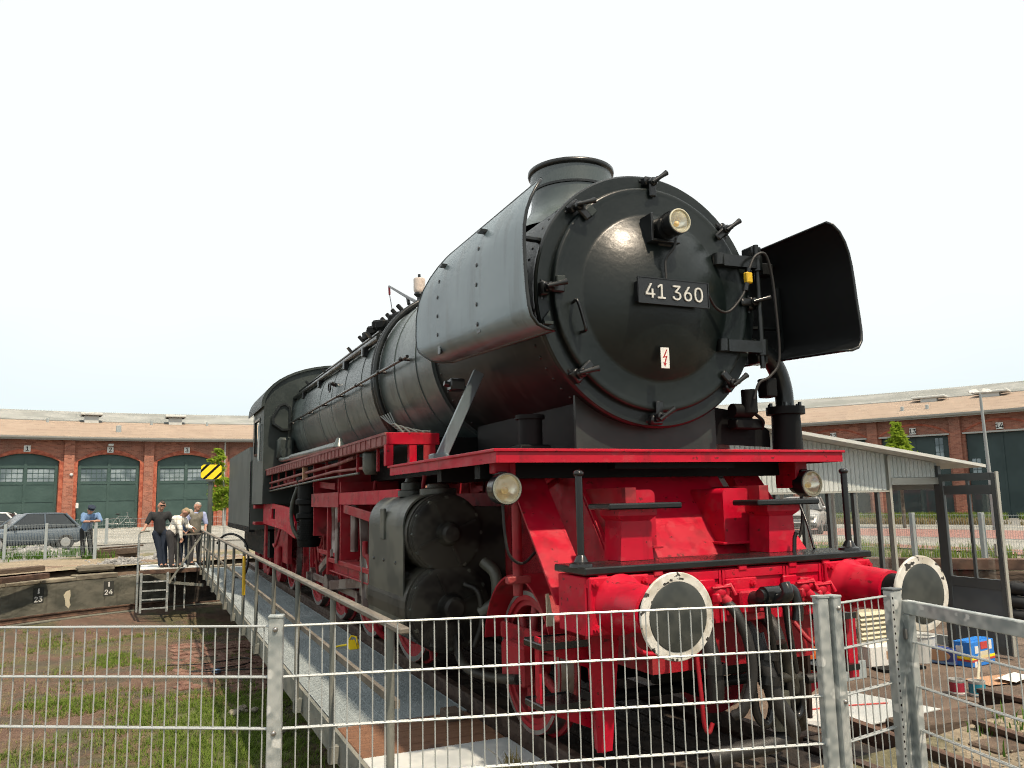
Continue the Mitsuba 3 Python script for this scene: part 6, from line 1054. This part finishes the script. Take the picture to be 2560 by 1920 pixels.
    for y in (3.45, 5.22, 6.98, 8.72, 10.5):
        bk = put(lo, 'brake_shoe', B().prism(Polygon([(0, -0.34), (0.10, -0.30), (0.13, 0.0), (0.10, 0.30), (0, 0.34), (0.045, 0.0)]), (s*0.70, y - (0.05 if y > 4 else 0), 0.62), (0, 1, 0), (0, 0, 1), (s*0.12, 0, 0)), 'red_dirty')
        put(bk, 'hanger', B().bar((s*0.86, y+0.06, 0.28), (s*0.84, y+0.08, 1.32), 0.04, 0.08, (1, 0, 0)), 'red_dirty'); put(bk, 'foot', B().box(s*0.60, s*0.92, y-0.02, y+0.14, 0.24, 0.33, 0.03), 'red_dirty')
    put(lo, 'sand_pipe', B().tube(curve([(s*1.24, 4.6, 1.24), (s*1.24, 4.6, 1.10), (s*1.20, 4.55, 1.0), (s*1.16, 4.5, 0.40), (s*1.0, 4.45, 0.2)]), 0.03, 8), 'red_dirty', True)
    for y in (3.4, 5.3, 7.2, 9.0): put(lo, 'sand_pipe', B().tube(curve([(s*0.95, y, 1.9), (s*0.98, y+0.1, 1.4), (s*0.92, y+0.15, 0.7), (s*0.82, y+0.2, 0.14)]), 0.022, 8), 'red_dirty', True)
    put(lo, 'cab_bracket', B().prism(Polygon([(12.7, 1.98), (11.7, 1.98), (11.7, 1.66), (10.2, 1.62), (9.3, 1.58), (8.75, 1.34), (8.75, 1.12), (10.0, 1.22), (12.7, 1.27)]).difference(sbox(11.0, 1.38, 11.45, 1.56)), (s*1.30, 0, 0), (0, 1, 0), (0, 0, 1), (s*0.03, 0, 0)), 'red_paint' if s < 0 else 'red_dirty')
    put(lo, 'trailing_frame', B().box(s*0.96, s*1.04, 11.4, 13.2, 0.55, 1.2).box(s*1.04, s*1.12, 12.1, 12.6, 0.42, 0.84, 0.02), 'red_dirty')
    put(lo, 'cab_step', B().box(s*1.20, s*1.48, 12.75, 13.1, 1.56, 1.64, 0.01).box(s*1.20, s*1.48, 12.75, 13.1, 1.24, 1.30, 0.01).box(s*1.22, s*1.26, 12.8, 13.05, 0.5, 1.6), 'red_dirty')
    put(lo, 'hand_bar', B().tube(curve([(s*1.25, 10.9, 1.2), (s*1.30, 10.9, 1.0), (s*1.32, 11.0, 0.9), (s*1.25, 11.7, 0.9)]), 0.024, 8), 'red_dirty', True)
pm = put(lo, 'feed_pump', B().lathe((-1.22, 8.15, 0), (0, 0, 1), [(1.02, 0), (1.02, 0.15), (1.12, 0.17), (1.14, 0.14), (1.42, 0.14), (1.44, 0.19), (1.50, 0.19), (1.52, 0.15), (1.62, 0.15), (1.64, 0.20), (1.70, 0.20), (1.72, 0.17), (1.95, 0.17), (1.98, 0.19), (2.03, 0.19), (2.05, 0.1), (2.06, 0)], 28), 'black_matt', 30)
for k in range(9): put(pm, 'cooling_fin', B().lathe((-1.22, 8.15, 1.13+0.032*k), (0, 0, 1), [(0, 0.13), (0.0, 0.175), (0.012, 0.175), (0.012, 0.13)], 28), 'black_matt', 30)
put(pm, 'pump_pipe', B().tube(curve([(-1.35, 8.4, 1.9), (-1.42, 8.5, 1.6), (-1.40, 8.5, 1.3), (-1.3, 8.45, 1.1)]), 0.03, 8), 'oily_grey', True)
put(lo, 'vertical_pipe', B().tube([(-1.25, 6.0, 0.92), (-1.25, 6.0, 1.60)], 0.03, 8), 'rod_steel', True); put(lo, 'vertical_pipe', B().tube([(-1.22, 5.2, 1.1), (-1.22, 5.2, 1.62)], 0.045, 8), 'rod_steel', True)
# cab
arc_ = [(1.5*math.cos(t), 3.46 + 0.78*math.sin(t)) for t in np.linspace(0, PI, 25)]
cs = Polygon([(1.5, 1.65)] + arc_ + [(-1.5, 1.65)])
cab = put(lo, 'cab', B().prism(cs.difference(Polygon([(math.cos(t)*1.0, AX + math.sin(t)*1.0) for t in np.linspace(0, 2*PI, 30)])), (0, 11.44, 0), (1, 0, 0), (0, 0, 1), (0, 0.03, 0)), 'grey_green_paint')
for s in (-1, 1):
    sd = sbox(11.47, 1.65, 13.15, 3.46).difference(sbox(12.0, 2.62, 12.75, 3.25))
    put(cab, 'side', B().prism(sd, (s*1.5, 0, 0), (0, 1, 0), (0, 0, 1), (-s*0.03, 0, 0)), 'tender_paint'); put(cab, 'handrail', B().tube([(s*1.535, 11.75, 2.45), (s*1.545, 11.75, 2.5), (s*1.545, 11.72, 3.1), (s*1.53, 11.72, 3.15)], 0.026, 8), 'galv_far', True)
    put(cab, 'window_frame', B().prism(sbox(11.96, 2.58, 12.79, 3.29).difference(sbox(12.0, 2.62, 12.75, 3.25)), (s*1.502, 0, 0), (0, 1, 0), (0, 0, 1), (s*0.02, 0, 0)), 'black_gloss')
    hd = Polygon([(1.05, 2.99), (1.20, 2.98), (1.37, 3.10), (1.38, 3.25), (1.26, 3.46), (1.15, 3.50), (1.05, 3.42)])
    put(cab, 'window_hood', B().prism(hd.difference(hd.buffer(-0.035)), (0, 11.20, 0), (s, 0, 0), (0, 0, 1), (0, 0.24, 0)), 'black_paint'); put(cab, 'front_pane', B().prism(hd.buffer(-0.03), (0, 11.24, 0), (s, 0, 0), (0, 0, 1), (0, 0.012, 0)), 'grey_green_paint')
ro = Polygon(arc_ + [(-1.56, 3.42)] + [(1.56*math.cos(t), 3.46 + 0.82*math.sin(t)) for t in np.linspace(PI, 0, 25)] + [(1.56, 3.42)])
put(cab, 'roof', B().prism(ro.buffer(0), (0, 11.38, 0), (1, 0, 0), (0, 0, 1), (0, 2.2, 0)), 'grey_green_paint')
put(cab, 'back_wall', B().box(-1.46, 1.46, 13.1, 13.14, 1.65, 2.6), 'black_matt'); put(lo, 'cab_box', B().box(-1.28, -0.98, 11.15, 11.42, 2.44, 2.86, 0.05).cyl((-1.14, 11.0, 2.55), (-1.14, 11.2, 2.55), 0.10, 16), 'grey_green_paint', 40)
put(lo, 'tail_lamp', B().cyl((-1.46, 12.9, 3.36), (-1.46, 12.75, 3.36), 0.07, 16), 'vent_white', 40)
# tender
te = thing('tender', 'dark grey slab sided tender coupled behind the cab of the engine', 'tender')
tp = [(1.13, -1.5), (2.80, -1.5), (2.84, -1.40), (2.84, 1.40), (2.80, 1.5), (1.13, 1.5)]
put(te, 'tank', B().prism(Polygon([(13.42, 1.13), (18.6, 1.13), (18.6, 2.84), (13.75, 2.84), (13.42, 2.55)]), (-1.5, 0, 0), (0, 1, 0), (0, 0, 1), (3.0, 0, 0)), 'tender_paint')
put(te, 'bottom_angle', B().box(-1.515, -1.40, 13.42, 18.6, 1.08, 1.128).box(-1.508, -1.501, 13.42, 18.6, 1.13, 1.19), 'black_matt')
put(te, 'corner_strip', B().box(-1.512, -1.5005, 13.42, 13.50, 1.13, 2.52), 'black_matt')
put(te, 'frame', B().box(-1.1, 1.1, 13.4, 18.4, 0.55, 1.08), 'black_matt')
for y in (14.1, 15.9, 16.4, 18.0):
    for s in (-1, 1): w = put(te, 'wheel', B().lathe((s*0.755, y, 0.5), (s, 0, 0), [(-0.07, 0.1), (-0.07, 0.527), (-0.04, 0.525), (-0.035, 0.5), (0.065, 0.497), (0.065, 0.40), (0.02, 0.35), (0.03, 0.12), (0.06, 0.1), (0.06, 0)], 40), 'red_dirty', 30)

# ================================================================ PEOPLE
def blend(chains, edge=0.03, it=6):
    """One smooth closed surface from chains of (point, radius) joints: hulls of spheres, joined, refined, smoothed."""
    parts = []
    for ch_ in chains:
        for (p, r), (q, s) in zip(ch_[:-1], ch_[1:]):
            a = m3d.Manifold.sphere(r, 14).translate(tuple(map(float, p))); b = m3d.Manifold.sphere(s, 14).translate(tuple(map(float, q)))
            parts.append(m3d.Manifold.batch_hull([a, b]))
    m = m3d.Manifold.batch_boolean(parts, m3d.OpType.Add).refine_to_length(edge).to_mesh()
    t = trimesh.Trimesh(np.array(m.vert_properties[:, :3]), np.array(m.tri_verts), process=True)
    trimesh.smoothing.filter_taubin(t, iterations=it); return t.vertices, t.faces
def person(label, J, top, trousers, hair, cap=None, extra=None, long_sleeve=False, sleeve=0.55, tie=None):
    """J: joints in metres: hip, chest, neck, head, and per side sh, el, wr, hp, kn, an; face = direction the face looks."""
    k = thing('person', label, 'person'); J = {a: np.array(b, float) for a, b in J.items()}; f = unit(J['face']); side = unit(np.cross(f, [0, 0, 1.0]))
    hd = J['head']; ch_ = []; upv = unit(hd - J['neck'])
    ch_.append([(J['neck'], 0.062), (hd - upv*0.02 - f*0.01, 0.066)])
    ch_.append([(hd - upv*0.045 + f*0.035, 0.062), (hd + upv*0.045 - f*0.012, 0.092), (hd + upv*0.05 + f*0.012, 0.086)])
    ch_.append([(hd + f*0.095 - upv*0.01, 0.014), (hd + f*0.088 + upv*0.03, 0.010)])
    for s in (-1, 1): ch_.append([(hd + side*s*0.088 - upv*0.01, 0.020), (hd + side*s*0.090 + upv*0.03, 0.022)])
    ch_.append([(J['hip'], 0.125), (J['chest'], 0.13), (J['neck'] - [0, 0, 0.05], 0.07)])
    for s in ('l', 'r'):
        ch_.append([(J['chest'] + (J['sh'+s]-J['chest'])*0.5, 0.10), (J['sh'+s], 0.062), (J['el'+s], 0.042), (J['wr'+s], 0.028)])
        ch_.append([(J['hip'] + (J['hp'+s]-J['hip'])*0.5, 0.11), (J['hp'+s], 0.088), (J['kn'+s], 0.056), (J['an'+s], 0.040), (J['an'+s] + [f[0]*0.12, f[1]*0.12, -0.05], 0.032)])
        d = unit(J['wr'+s] - J['el'+s]) if 'hd'+s not in J else unit(J['hd'+s] - J['wr'+s]); w = J['wr'+s]; a = unit(np.cross(d, [0.3, 0.5, 0.8])); c = np.cross(d, a)
        ch_.append([(w, 0.026), (w + d*0.05 + a*0.016, 0.022)]); ch_.append([(w, 0.026), (w + d*0.05 - a*0.016, 0.022)])
        for i, L in enumerate((0.065, 0.080, 0.085, 0.070)):
            r0 = w + d*0.065 + a*(0.030 - 0.02*i); m1 = r0 + d*L*0.55 + c*0.008; ch_.append([(r0, 0.0105), (m1, 0.0095), (m1 + d*L*0.42 + c*0.022, 0.008)])
        ch_.append([(w + d*0.025 + a*0.025, 0.013), (w + d*0.055 + a*0.055 + c*0.01, 0.011), (w + d*0.085 + a*0.060 + c*0.02, 0.009)])
    put(k, 'body', blend(ch_, 0.022, 4), 'skin', True)
    tt = [[(J['hip'] + [0, 0, 0.02], 0.150), ((J['hip']+J['chest'])/2, 0.150), (J['chest'], 0.158), (J['neck'] - [0, 0, 0.07], 0.092)]]
    for s in ('l', 'r'):
        e = J['sh'+s] + (J['el'+s]-J['sh'+s])*sleeve*1.7 if not long_sleeve else J['el'+s]
        arm = [(J['chest'] + (J['sh'+s]-J['chest'])*0.45, 0.125), (J['sh'+s], 0.082), (e, 0.064)]
        if long_sleeve: arm.append((J['wr'+s], 0.042))
        tt.append(arm)
    put(k, 'shirt', blend(tt, 0.03, 6), top, True)
    bt = []
    for s in ('l', 'r'): bt += [[(J['hip'] + [0, 0, 0.03], 0.140), (J['hp'+s], 0.108), (J['kn'+s], 0.080), (J['an'+s] + [0, 0, -0.01], 0.066)]]
    put(k, 'trousers', blend(bt, 0.03, 6), trousers, True)
    put(k, 'belt', blend([[(J['hip'] + [0, 0, 0.035] + side*0.05, 0.135), (J['hip'] + [0, 0, 0.035] - side*0.05, 0.135)]], 0.03, 4), 'shoe_black', True) if False else None
    for s in ('l', 'r'): put(k, 'shoe', blend([[(J['an'+s] + [0, 0, -0.045], 0.045), (J['an'+s] + [f[0]*0.15, f[1]*0.15, -0.055], 0.038)]], 0.02, 4), 'shoe_black', True)
    hh = [[(hd + upv*0.075 - f*0.02, 0.082), (hd + upv*0.02 - f*0.055, 0.070)], [(hd + upv*0.085 + f*0.03, 0.062), (hd + upv*0.085 - f*0.03, 0.075)]]
    put(k, 'hair', blend(hh, 0.02, 3), hair, True)
    for s in (-1, 1): put(k, 'eye', B().ball(hd + f*0.086 + side*s*0.032 + upv*0.028, 0.010, 1), 'shoe_black')
    put(k, 'mouth', B().obox(hd + f*0.083 - upv*0.045, (0.04, 0.02, 0.008), np.stack([side, f, np.cross(side, f)], 1)), 'print_red')
    if cap:
        c0 = hd + upv*0.085; put(k, 'cap', B().lathe(c0, upv, [(-0.02, 0.100), (0.03, 0.104), (0.07, 0.125), (0.085, 0.11), (0.09, 0)], 20).hull([c0 + f*0.09 + side*s*0.06 - upv*0.02 for s in (-1, 1)] + [c0 + f*0.15 + side*s*0.045 - upv*0.04 for s in (-1, 1)] + [c0 + f*0.09 + side*s*0.06 - upv*0.01 for s in (-1, 1)]), cap, 40)
    return k
o = V3(-3.10, 20.2, 0.0)                               # man holding the platform rail
k = person('man in a black T-shirt and dark blue trousers holding the platform rail, wearing sunglasses',
       dict(hip=o+[-0.02, 0, 0.97], chest=o+[-0.04, 0, 1.28], neck=o+[-0.03, -0.01, 1.50], head=o+[0.0, -0.03, 1.63], face=(0.35, -1, -0.05), shl=o+[-0.24, 0, 1.42], ell=o+[-0.36, -0.08, 1.17], wrl=o+[-0.42, -0.20, 1.01], hdl=o+[-0.50, -0.30, 0.98],
            shr=o+[0.17, 0.02, 1.42], elr=o+[0.32, 0.06, 1.17], wrr=o+[0.22, -0.10, 1.0], hpl=o+[-0.11, 0, 0.90], knl=o+[-0.02, 0.0, 0.50], anl=o+[0.03, 0.03, 0.09], hpr=o+[0.09, 0, 0.90], knr=o+[0.10, -0.02, 0.50], anr=o+[0.14, 0.02, 0.09]), 'cloth_black', 'cloth_navy', 'hair_brown', sleeve=0.5)
put(k, 'sunglasses', B().obox(o+[0.03, -0.125, 1.66], (0.13, 0.03, 0.035), rotz(0.34), 0.008), 'shoe_black')
o = V3(-2.78, 19.98, 0.0)                              # man bending over the rail
person('man in a pale checked shirt and grey trousers bending forward over the platform rail',
       dict(hip=o+[-0.02, 0, 0.95], chest=o+[0.10, -0.02, 1.22], neck=o+[0.20, -0.06, 1.36], head=o+[0.27, -0.12, 1.44], face=(0.75, -0.45, -0.62), shl=o+[0.02, -0.14, 1.30], ell=o+[0.16, -0.20, 1.05], wrl=o+[0.19, -0.20, 0.80], shr=o+[0.26, 0.08, 1.27], elr=o+[0.36, 0.02, 1.06], wrr=o+[0.46, -0.06, 1.04],
            hpl=o+[-0.09, -0.06, 0.88], knl=o+[-0.04, -0.04, 0.49], anl=o+[-0.03, -0.03, 0.09], hpr=o+[0.06, 0.06, 0.88], knr=o+[0.11, 0.05, 0.49], anr=o+[0.14, 0.07, 0.09]), 'cloth_check', 'cloth_grey', 'hair_blond', long_sleeve=True)
o = V3(-2.20, 20.55, 0.0)                              # grey haired man with vest
k = person('grey haired man in a khaki vest standing just left of the sign post',
       dict(hip=o+[-0.02, 0, 0.94], chest=o+[-0.01, 0, 1.24], neck=o+[0, -0.01, 1.46], head=o+[0.03, -0.03, 1.58], face=(0.6, -0.8, -0.05), shl=o+[-0.20, 0, 1.38], ell=o+[-0.27, -0.06, 1.12], wrl=o+[-0.12, -0.22, 1.0], shr=o+[0.20, 0.03, 1.38], elr=o+[0.27, -0.02, 1.12], wrr=o+[0.24, -0.18, 0.96],
            hpl=o+[-0.10, 0, 0.88], knl=o+[-0.10, -0.01, 0.49], anl=o+[-0.11, 0.02, 0.09], hpr=o+[0.09, 0, 0.88], knr=o+[0.10, 0, 0.49], anr=o+[0.12, 0.02, 0.09]), 'cloth_lilac', 'cloth_grey', 'hair_grey', long_sleeve=False, sleeve=0.55)
put(k, 'vest', blend([[(o+[-0.02, 0, 0.95], 0.162), (o+[-0.02, 0, 1.12], 0.166), (o+[-0.01, 0, 1.26], 0.176), (o+[0, 0, 1.39], 0.098)], [(o+[-0.10, 0, 1.32], 0.125), (o+[-0.16, 0, 1.37], 0.092)], [(o+[0.09, 0.01, 1.32], 0.125), (o+[0.15, 0.02, 1.37], 0.092)]], 0.03, 5), 'cloth_vest', True)
o = V3(-2.48, 20.75, 0.0)                              # half hidden fourth man
person('person in a blue shirt half hidden between the bending man and the grey haired man',
       dict(hip=o+[0, 0, 0.92], chest=o+[0.02, -0.02, 1.17], neck=o+[0.06, -0.05, 1.34], head=o+[0.10, -0.10, 1.40], face=(0.5, -0.8, -0.5), shl=o+[-0.18, 0, 1.27], ell=o+[-0.20, -0.14, 1.02], wrl=o+[-0.06, -0.24, 0.94], shr=o+[0.20, 0, 1.27], elr=o+[0.22, -0.14, 1.02], wrr=o+[0.10, -0.24, 0.94],
            hpl=o+[-0.09, 0, 0.86], knl=o+[-0.09, 0, 0.48], anl=o+[-0.10, 0.02, 0.09], hpr=o+[0.09, 0, 0.86], knr=o+[0.09, 0, 0.48], anr=o+[0.10, 0.02, 0.09]), 'cloth_blue', 'cloth_navy', 'hair_grey')
o = V3(-5.22, 26.35, 0.0)                              # man leaning on the fence
person('man in a light blue shirt and dark cap leaning his forearms on the mesh fence',
       dict(hip=o+[-0.08, 0.02, 0.95], chest=o+[0.0, -0.12, 1.25], neck=o+[0.02, -0.24, 1.43], head=o+[0.05, -0.30, 1.53], face=(0.35, -0.9, -0.30), shl=o+[-0.16, -0.14, 1.40], ell=o+[-0.16, -0.34, 1.19], wrl=o+[0.07, -0.40, 1.19], shr=o+[0.26, -0.10, 1.39], elr=o+[0.36, -0.30, 1.20], wrr=o+[0.14, -0.42, 1.20],
            hpl=o+[-0.16, 0.02, 0.89], knl=o+[-0.15, 0.03, 0.49], anl=o+[-0.14, 0.08, 0.09], hpr=o+[0.02, 0.03, 0.89], knr=o+[0.06, 0.0, 0.49], anr=o+[0.10, 0.06, 0.09]), 'cloth_blue', 'cloth_black', 'hair_brown', cap='cloth_navy')

# ================================================================ CARS, BICYCLE
def car(label, pos, ang, L, W, H, paint, hood, boot, glass0, glass1, roof0, roof1):
    """Side profile in fractions of the length: hood/boot heights, window line and roof ends (metres from the front)."""
    k = thing('parked_car', label, 'car'); R = rotz(ang); o = np.array(pos, float)
    def tr_(b): v, f = b.get(); return v@R.T + o, f
    belt = H*0.62
    prof = [(0.0, 0.32, 0.50, 0.80), (0.06*L, 0.24, hood*0.86, 0.94), (0.14*L, 0.22, hood*0.96, 1.0), (glass0, 0.22, hood*1.04, 1.0), (L*0.5, 0.22, belt, 1.0), (glass1, 0.22, belt*1.02, 1.0), (L*0.94, 0.26, boot, 0.95), (L, 0.36, boot*0.86, 0.84)]
    xs = np.linspace(0, L, 30); pz0, pz1, pw = (np.interp(xs, [p[0] for p in prof], [p[i] for p in prof]) for i in (1, 2, 3)); G = []
    for x, z0, z1, w in zip(xs, pz0, pz1, pw):
        ring = []
        for t in np.linspace(0, 2*PI, 20, endpoint=False):
            c, s = math.cos(t), math.sin(t); ring.append((x, W/2*w*np.sign(c)*abs(c)**0.45, (z0+z1)/2 + (z1-z0)/2*np.sign(s)*abs(s)**0.55))
        G.append(ring + [ring[0]])
    b = B().grid(np.array(G)); 
    for gi, fl in ((0, 1), (-1, 0)):
        c = np.array(G[gi]).mean(0); n = len(G[gi]); b.add(np.vstack([G[gi], c]), [[i, i+1, n] if fl else [i+1, i, n] for i in range(n-1)])
    put(k, 'body', tr_(b), paint, 40)
    wb_, wt = W/2*0.93, W/2*0.74; pts = [(glass0, wb_, hood*1.03), (glass1, wb_*0.95, belt*1.0), (roof0, wt, H-0.03), (roof1, wt*0.96, H-0.04)]
    put(k, 'windows', tr_(B().hull([(x, s*w, z) for x, w, z in pts for s in (-1, 1)])), 'car_glass')
    put(k, 'roof', tr_(B().hull([(x, s*(wt+0.01), z) for x in (roof0-0.03, roof1+0.05) for s in (-1, 1) for z in (H-0.055,)] + [(x, s*wt*0.8, H) for x in (roof0+0.2, roof1-0.2) for s in (-1, 1)])), paint, 40)
    for s in (-1, 1):
        for (x0, z0, x1, z1, rr) in ((glass0, hood*1.03, roof0, H-0.05, 0.030), (glass1, belt, roof1, H-0.05, 0.045), ((roof0+roof1)/2-0.05, belt, (roof0+roof1)/2-0.05, H-0.05, 0.035)):
            put(k, 'window_pillar', tr_(B().tube([(x0, s*wb_, z0), (x1, s*(wt+0.005), z1)], rr, 8)), paint, 40)
        for x in (L*0.185, L*0.80):
            wl = put(k, 'wheel', tr_(B().lathe((x, s*(W/2-0.17), 0.30), (0, s, 0), [(0, 0), (0, 0.28), (0.03, 0.30), (0.15, 0.30), (0.18, 0.27), (0.175, 0.20), (0.15, 0.19)], 24)), 'rubber', 30)
            put(wl, 'hub_cap', tr_(B().lathe((x, s*(W/2-0.17), 0.30), (0, s, 0), [(0.14, 0.20), (0.175, 0.17), (0.18, 0.05), (0.185, 0)], 16)), 'tin', 30)
        put(k, 'mirror', tr_(B().ball((glass0+0.25, s*(W/2+0.06), hood*1.1), 0.09, 1, (0.6, 1, 0.8))), paint, True)
        put(k, 'headlamp', tr_(B().ball((0.12, s*W*0.33, hood*0.78), 0.10, 1, (0.8, 1.5, 0.8))), 'lamp_glass', True)
        put(k, 'tail_lamp', tr_(B().obox((L-0.04, s*W*0.38, boot*0.78), (0.10, 0.22, 0.14), None, 0.03)), 'sign_red')
        put(k, 'door_seam', tr_(B().box((roof0+roof1)/2-0.06, (roof0+roof1)/2-0.045, s*W/2*0.985, s*W/2*1.0025, 0.35, belt)), 'rubber')
    put(k, 'bumper', tr_(B().obox((0.04, 0, 0.42), (0.16, W*0.86, 0.20), None, 0.06).obox((L-0.03, 0, 0.45), (0.14, W*0.84, 0.20), None, 0.05)), 'rubber' if paint == 'car_silver' else paint)
    put(k, 'grille', tr_(B().obox((0.02, 0, hood*0.74), (0.06, W*0.42, 0.16), None, 0.02)), 'rubber')
    return k
car('dark slate hatchback parked behind the mesh fence at the left', (-9.45, 31.9, 0.03), 0.36, 3.75, 1.68, 1.44, 'car_slate', 0.84, 0.92, 1.0, 3.45, 1.65, 3.0)
car('white car beyond the dark hatchback at the left edge', (-12.6, 39.6, 0.08), -0.10, 4.1, 1.70, 1.42, 'car_white', 0.84, 0.96, 1.1, 3.9, 1.8, 3.4)
car('silver off-road car seen through the panes of the hut', (21.0, 22.2, -0.12), 0.72, 4.5, 1.8, 1.55, 'car_silver', 0.98, 1.0, 1.35, 4.3, 1.85, 3.9)
bk = thing('bicycle', 'bicycle leaning against the second gate behind the fence', 'bicycle'); q = V3(-5.1, 55.3, 0.22)
for x in (-0.52, 0.52): w = put(bk, 'wheel', B().tube(arc(q + [x, 0, 0.34], 0.33, 0, 2*PI, 33, (1, 0, 0), (0, 0, 1))[:-1], 0.022, 6, True), 'rubber', True); put(bk, 'spokes', B().tube([q + [x-0.32, 0, 0.34], q + [x+0.32, 0, 0.34]], 0.006, 5).tube([q + [x, 0, 0.02], q + [x, 0, 0.66]], 0.006, 5), 'tin', kind='stuff')
put(bk, 'frame', B().tube([q + [-0.52, 0, 0.34], q + [-0.05, 0, 0.30], q + [0.36, 0, 0.78], q + [-0.20, 0, 0.78], q + [-0.05, 0, 0.30]], 0.018, 6).tube([q + [-0.52, 0, 0.34], q + [-0.20, 0, 0.78]], 0.014, 6).tube([q + [0.52, 0, 0.34], q + [0.36, 0, 0.78], q + [0.33, 0, 0.98]], 0.018, 6), 'tin', True)
put(bk, 'handlebar', B().tube([q + [0.28, -0.25, 1.02], q + [0.36, -0.2, 1.0], q + [0.34, 0, 0.99], q + [0.36, 0.2, 1.0], q + [0.28, 0.25, 1.02]], 0.016, 6), 'tin', True); put(bk, 'saddle', B().ball(q + [-0.24, 0, 0.92], 0.11, 1, (1.3, 0.7, 0.4)).tube([q + [-0.2, 0, 0.78], q + [-0.24, 0, 0.9]], 0.014, 6), 'rubber', True)
